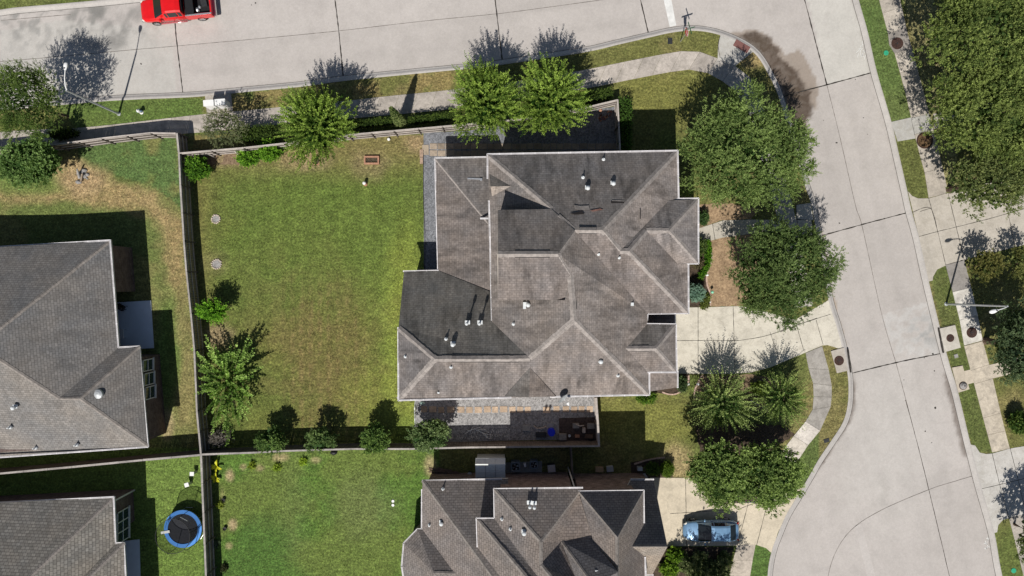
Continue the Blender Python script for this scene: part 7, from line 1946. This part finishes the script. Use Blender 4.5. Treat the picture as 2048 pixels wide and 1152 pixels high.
def bent(pts, r, mat, label, name, cat, h=.12):
    b = MB(); b.tube([W(x, y, z) for x, y, z in pts], r, 7); tag(b.build(name, M[mat]), label, cat)
bent([(1067, 851, .1), (1074, 857, .15), (1086, 856, .2), (1092, 853, .15), (1097, 859, .1)], .05, 'stone', 'pale bent branch left of the blue barrel', 'branch', 'branch')
bent([(1152, 849, .4), (1160, 852, .45), (1168, 851, .4)], .05, 'stone', 'short pale curved hose on the block stacks', 'hose', 'hose')
root = empty('branch_pile', W(958, 866, 0), 'pile of bleached branches in the shade near the bottom fence', 'branch pile'); rnd = random.Random(6)
for pts in ([(930, 868), (938, 862), (948, 858), (958, 862), (970, 868), (985, 870)], [(940, 864), (944, 857), (947, 853)], [(955, 860), (968, 858), (978, 866)], [(965, 866), (972, 874), (980, 872)], [(938, 862), (932, 858)], [(970, 868), (975, 876), (984, 878)], [(948, 858), (960, 855), (966, 861)]):
    b = MB(); b.tube([W(x, y, .12 + rnd.uniform(0, .12)) for x, y in pts], [.03] * (len(pts) - 1) + [.01], 6); b.build('branch', M['pipe'], root)
p = W(1139, 872, .3); b = MB(); b.lathe((p.x, p.y, .03), [(.09, 0), (.12, .2), (.1, .2), (.08, .12), (.01, .12)], 12); tag(b.build('pot', M['white']), 'small white pot on the dark brick floor', 'pot')
b = MB(); p = W(845, 806, 0); b.lathe(p, [(.2, 0), (.16, .1), (.1, .16), (.01, .2)], 9, 1.3, .8); M['mint2'] = m_plain('pale_mint', (.45, .62, .55), .5); tag(b.build('garden_bag', M['mint2']), 'small crumpled pale mint bag under the lower left roof corner', 'bag')
bent([(1194, 795, .06), (1194.5, 822, .06), (1196, 845, .06), (1196.5, 868, .06)], .045, 'pipe', 'white drain pipe lying along the pale capped fence', 'drain_pipe', 'pipe')
for i, pts in enumerate(([(412, 306, 1.2), (430, 315, .05)], [(470, 303, 1.2), (481, 314, .05)])):
    b = MB(); b.bar(W(*pts[0]), W(*pts[1]), .09, .05); tag(b.build('fence_brace', M['fence_lt']), ['pale diagonal brace leaning on the north fence near the corner bush', 'pale diagonal brace leaning on the north fence by the mulch bed'][i], 'brace', 'diagonal fence braces')
# red items left in the walled gravel corner
p = W(1201, 221, .2); b = MB(); b.lathe((p.x, p.y, .03), [(.12, 0), (.14, .2), (.1, .26), (.01, .28)], 10); tag(b.build('pot', M['terra']), 'orange pot in the dark north east corner of the gravel yard', 'pot')
rnd = random.Random(12); root = empty('brick_heap', W(1212, 233, 0), 'heap of loose dark bricks in the north east corner of the gravel yard', 'brick heap')
for k in range(16):
    q = W(1212 + rnd.uniform(-14, 12), 232 + rnd.uniform(-9, 10), 0); b = MB(); b.box((q.x, q.y, .07), (.22, .11, .08), rnd.uniform(0, 3)); b.build('brick', M['tactile' if k % 3 else 'terra'], root)
p = W(668, 905, 0); b = MB(); b.lathe(p, [(.2, 0), (.24, .12), (.12, .22), (.01, .24)], 9, 1.3, .8); tag(b.build('rubbish_bag', M['black']), 'small black bag lying against the bottom fence on the lower lawn', 'bag')
# ------------------------------------------------------------------ grass blades on the lawns
def grass(name, polys, n, seed, holes=()):
    rg = np.random.RandomState(seed); P = []
    for poly in polys:
        a = np.array(poly); x0, y0 = a.min(0); x1, y1 = a.max(0)
        area = 0.5 * abs(sum(poly[i][0] * poly[(i + 1) % len(poly)][1] - poly[(i + 1) % len(poly)][0] * poly[i][1] for i in range(len(poly)))) / S / S
        m = int(area * n * (x1 - x0) * (y1 - y0) / (area * S * S)); q = np.stack([rg.uniform(x0, x1, m), rg.uniform(y0, y1, m)], 1)
        k = inside(q[:, 0], q[:, 1], poly)
        for h in holes: k &= ~inside(q[:, 0], q[:, 1], h)
        P.append(q[k])
    q = np.vstack(P); N_ = len(q)
    X = (q[:, 0] - 1024) / S; Y = -(q[:, 1] - 576) / S
    cl = fbm(X, Y, 1.1, 3); kk = rg.uniform(0, 1, N_) < (.25 + 1.3 * ss(cl, .35, .65)); q = q[kk]; X = X[kk]; Y = Y[kk]; N_ = len(q)
    C = lawn_color(q[:, 0], q[:, 1]) * rg.uniform(.75, 1.75, (N_, 1)) * np.array([1.05, 1.0, .95])
    B0 = np.stack([X, Y, np.full(N_, .0)], 1)
    A = nrm(rg.normal(0, .8, (N_, 3)) * np.array([1, 1, .1]) + np.array([0, 0, .75]))
    Nn = nrm(rg.normal(0, 1, (N_, 3)))
    V, F = leafq(B0, A, Nn, rg.uniform(.07, .15, N_), rg.uniform(.025, .05, N_))
    o = mk(name, V, F, M['leaf'], None, col=np.repeat(np.clip(C, 0, 1), 4, axis=0)); tag(o, kind='stuff'); return o
grass('grass', [[(392, 312), (700, 290), (845, 276), (845, 560), (800, 560), (800, 800), (828, 800), (828, 890), (410, 892), (390, 500)],
                [(408, 905), (860, 905), (845, 960), (840, 1060), (800, 1090), (800, 1200), (415, 1200)], [(0, 930), (398, 915), (405, 1200), (250, 1200), (260, 990), (0, 1010)],
                [(150, 290), (350, 280), (375, 480), (392, 900), (330, 900), (330, 640), (300, 480), (0, 480), (0, 350)],
                [(1200, 800), (1400, 800), (1385, 955), (1350, 955), (1290, 925), (1200, 940)], [(1250, 178), (1380, 150), (1440, 170), (1345, 240), (1345, 300), (1265, 300)]], 42, 3)
grass('grass', [[(170, 214), (400, 200), (405, 232), (180, 252)], [(470, 192), (940, 143), (1040, 132), (1240, 95), (1430, 75), (1430, 110), (1380, 98), (1280, 112), (1160, 136), (900, 176), (540, 212), (470, 222)],
                [(1722, 0), (1752, 0), (1776, 95), (1818, 232), (1784, 240)], [(1800, 288), (1826, 283), (1853, 392), (1818, 385)], [(1870, 560), (1892, 535), (1924, 690), (1880, 640)],
                [(1926, 790), (1946, 775), (1980, 900), (1950, 885)], [(1670, 750), (1692, 760), (1690, 830), (1600, 970), (1560, 990), (1600, 925), (1650, 865)], [(1992, 765), (2048, 740), (2048, 890), (2022, 890)],
                [(1515, 1095), (1535, 1110), (1532, 1180), (1505, 1180)], [(1800, 0), (1870, 0), (1900, 350), (1880, 300)], [(1935, 525), (2048, 500), (2048, 700), (1975, 720)]], 42, 5)
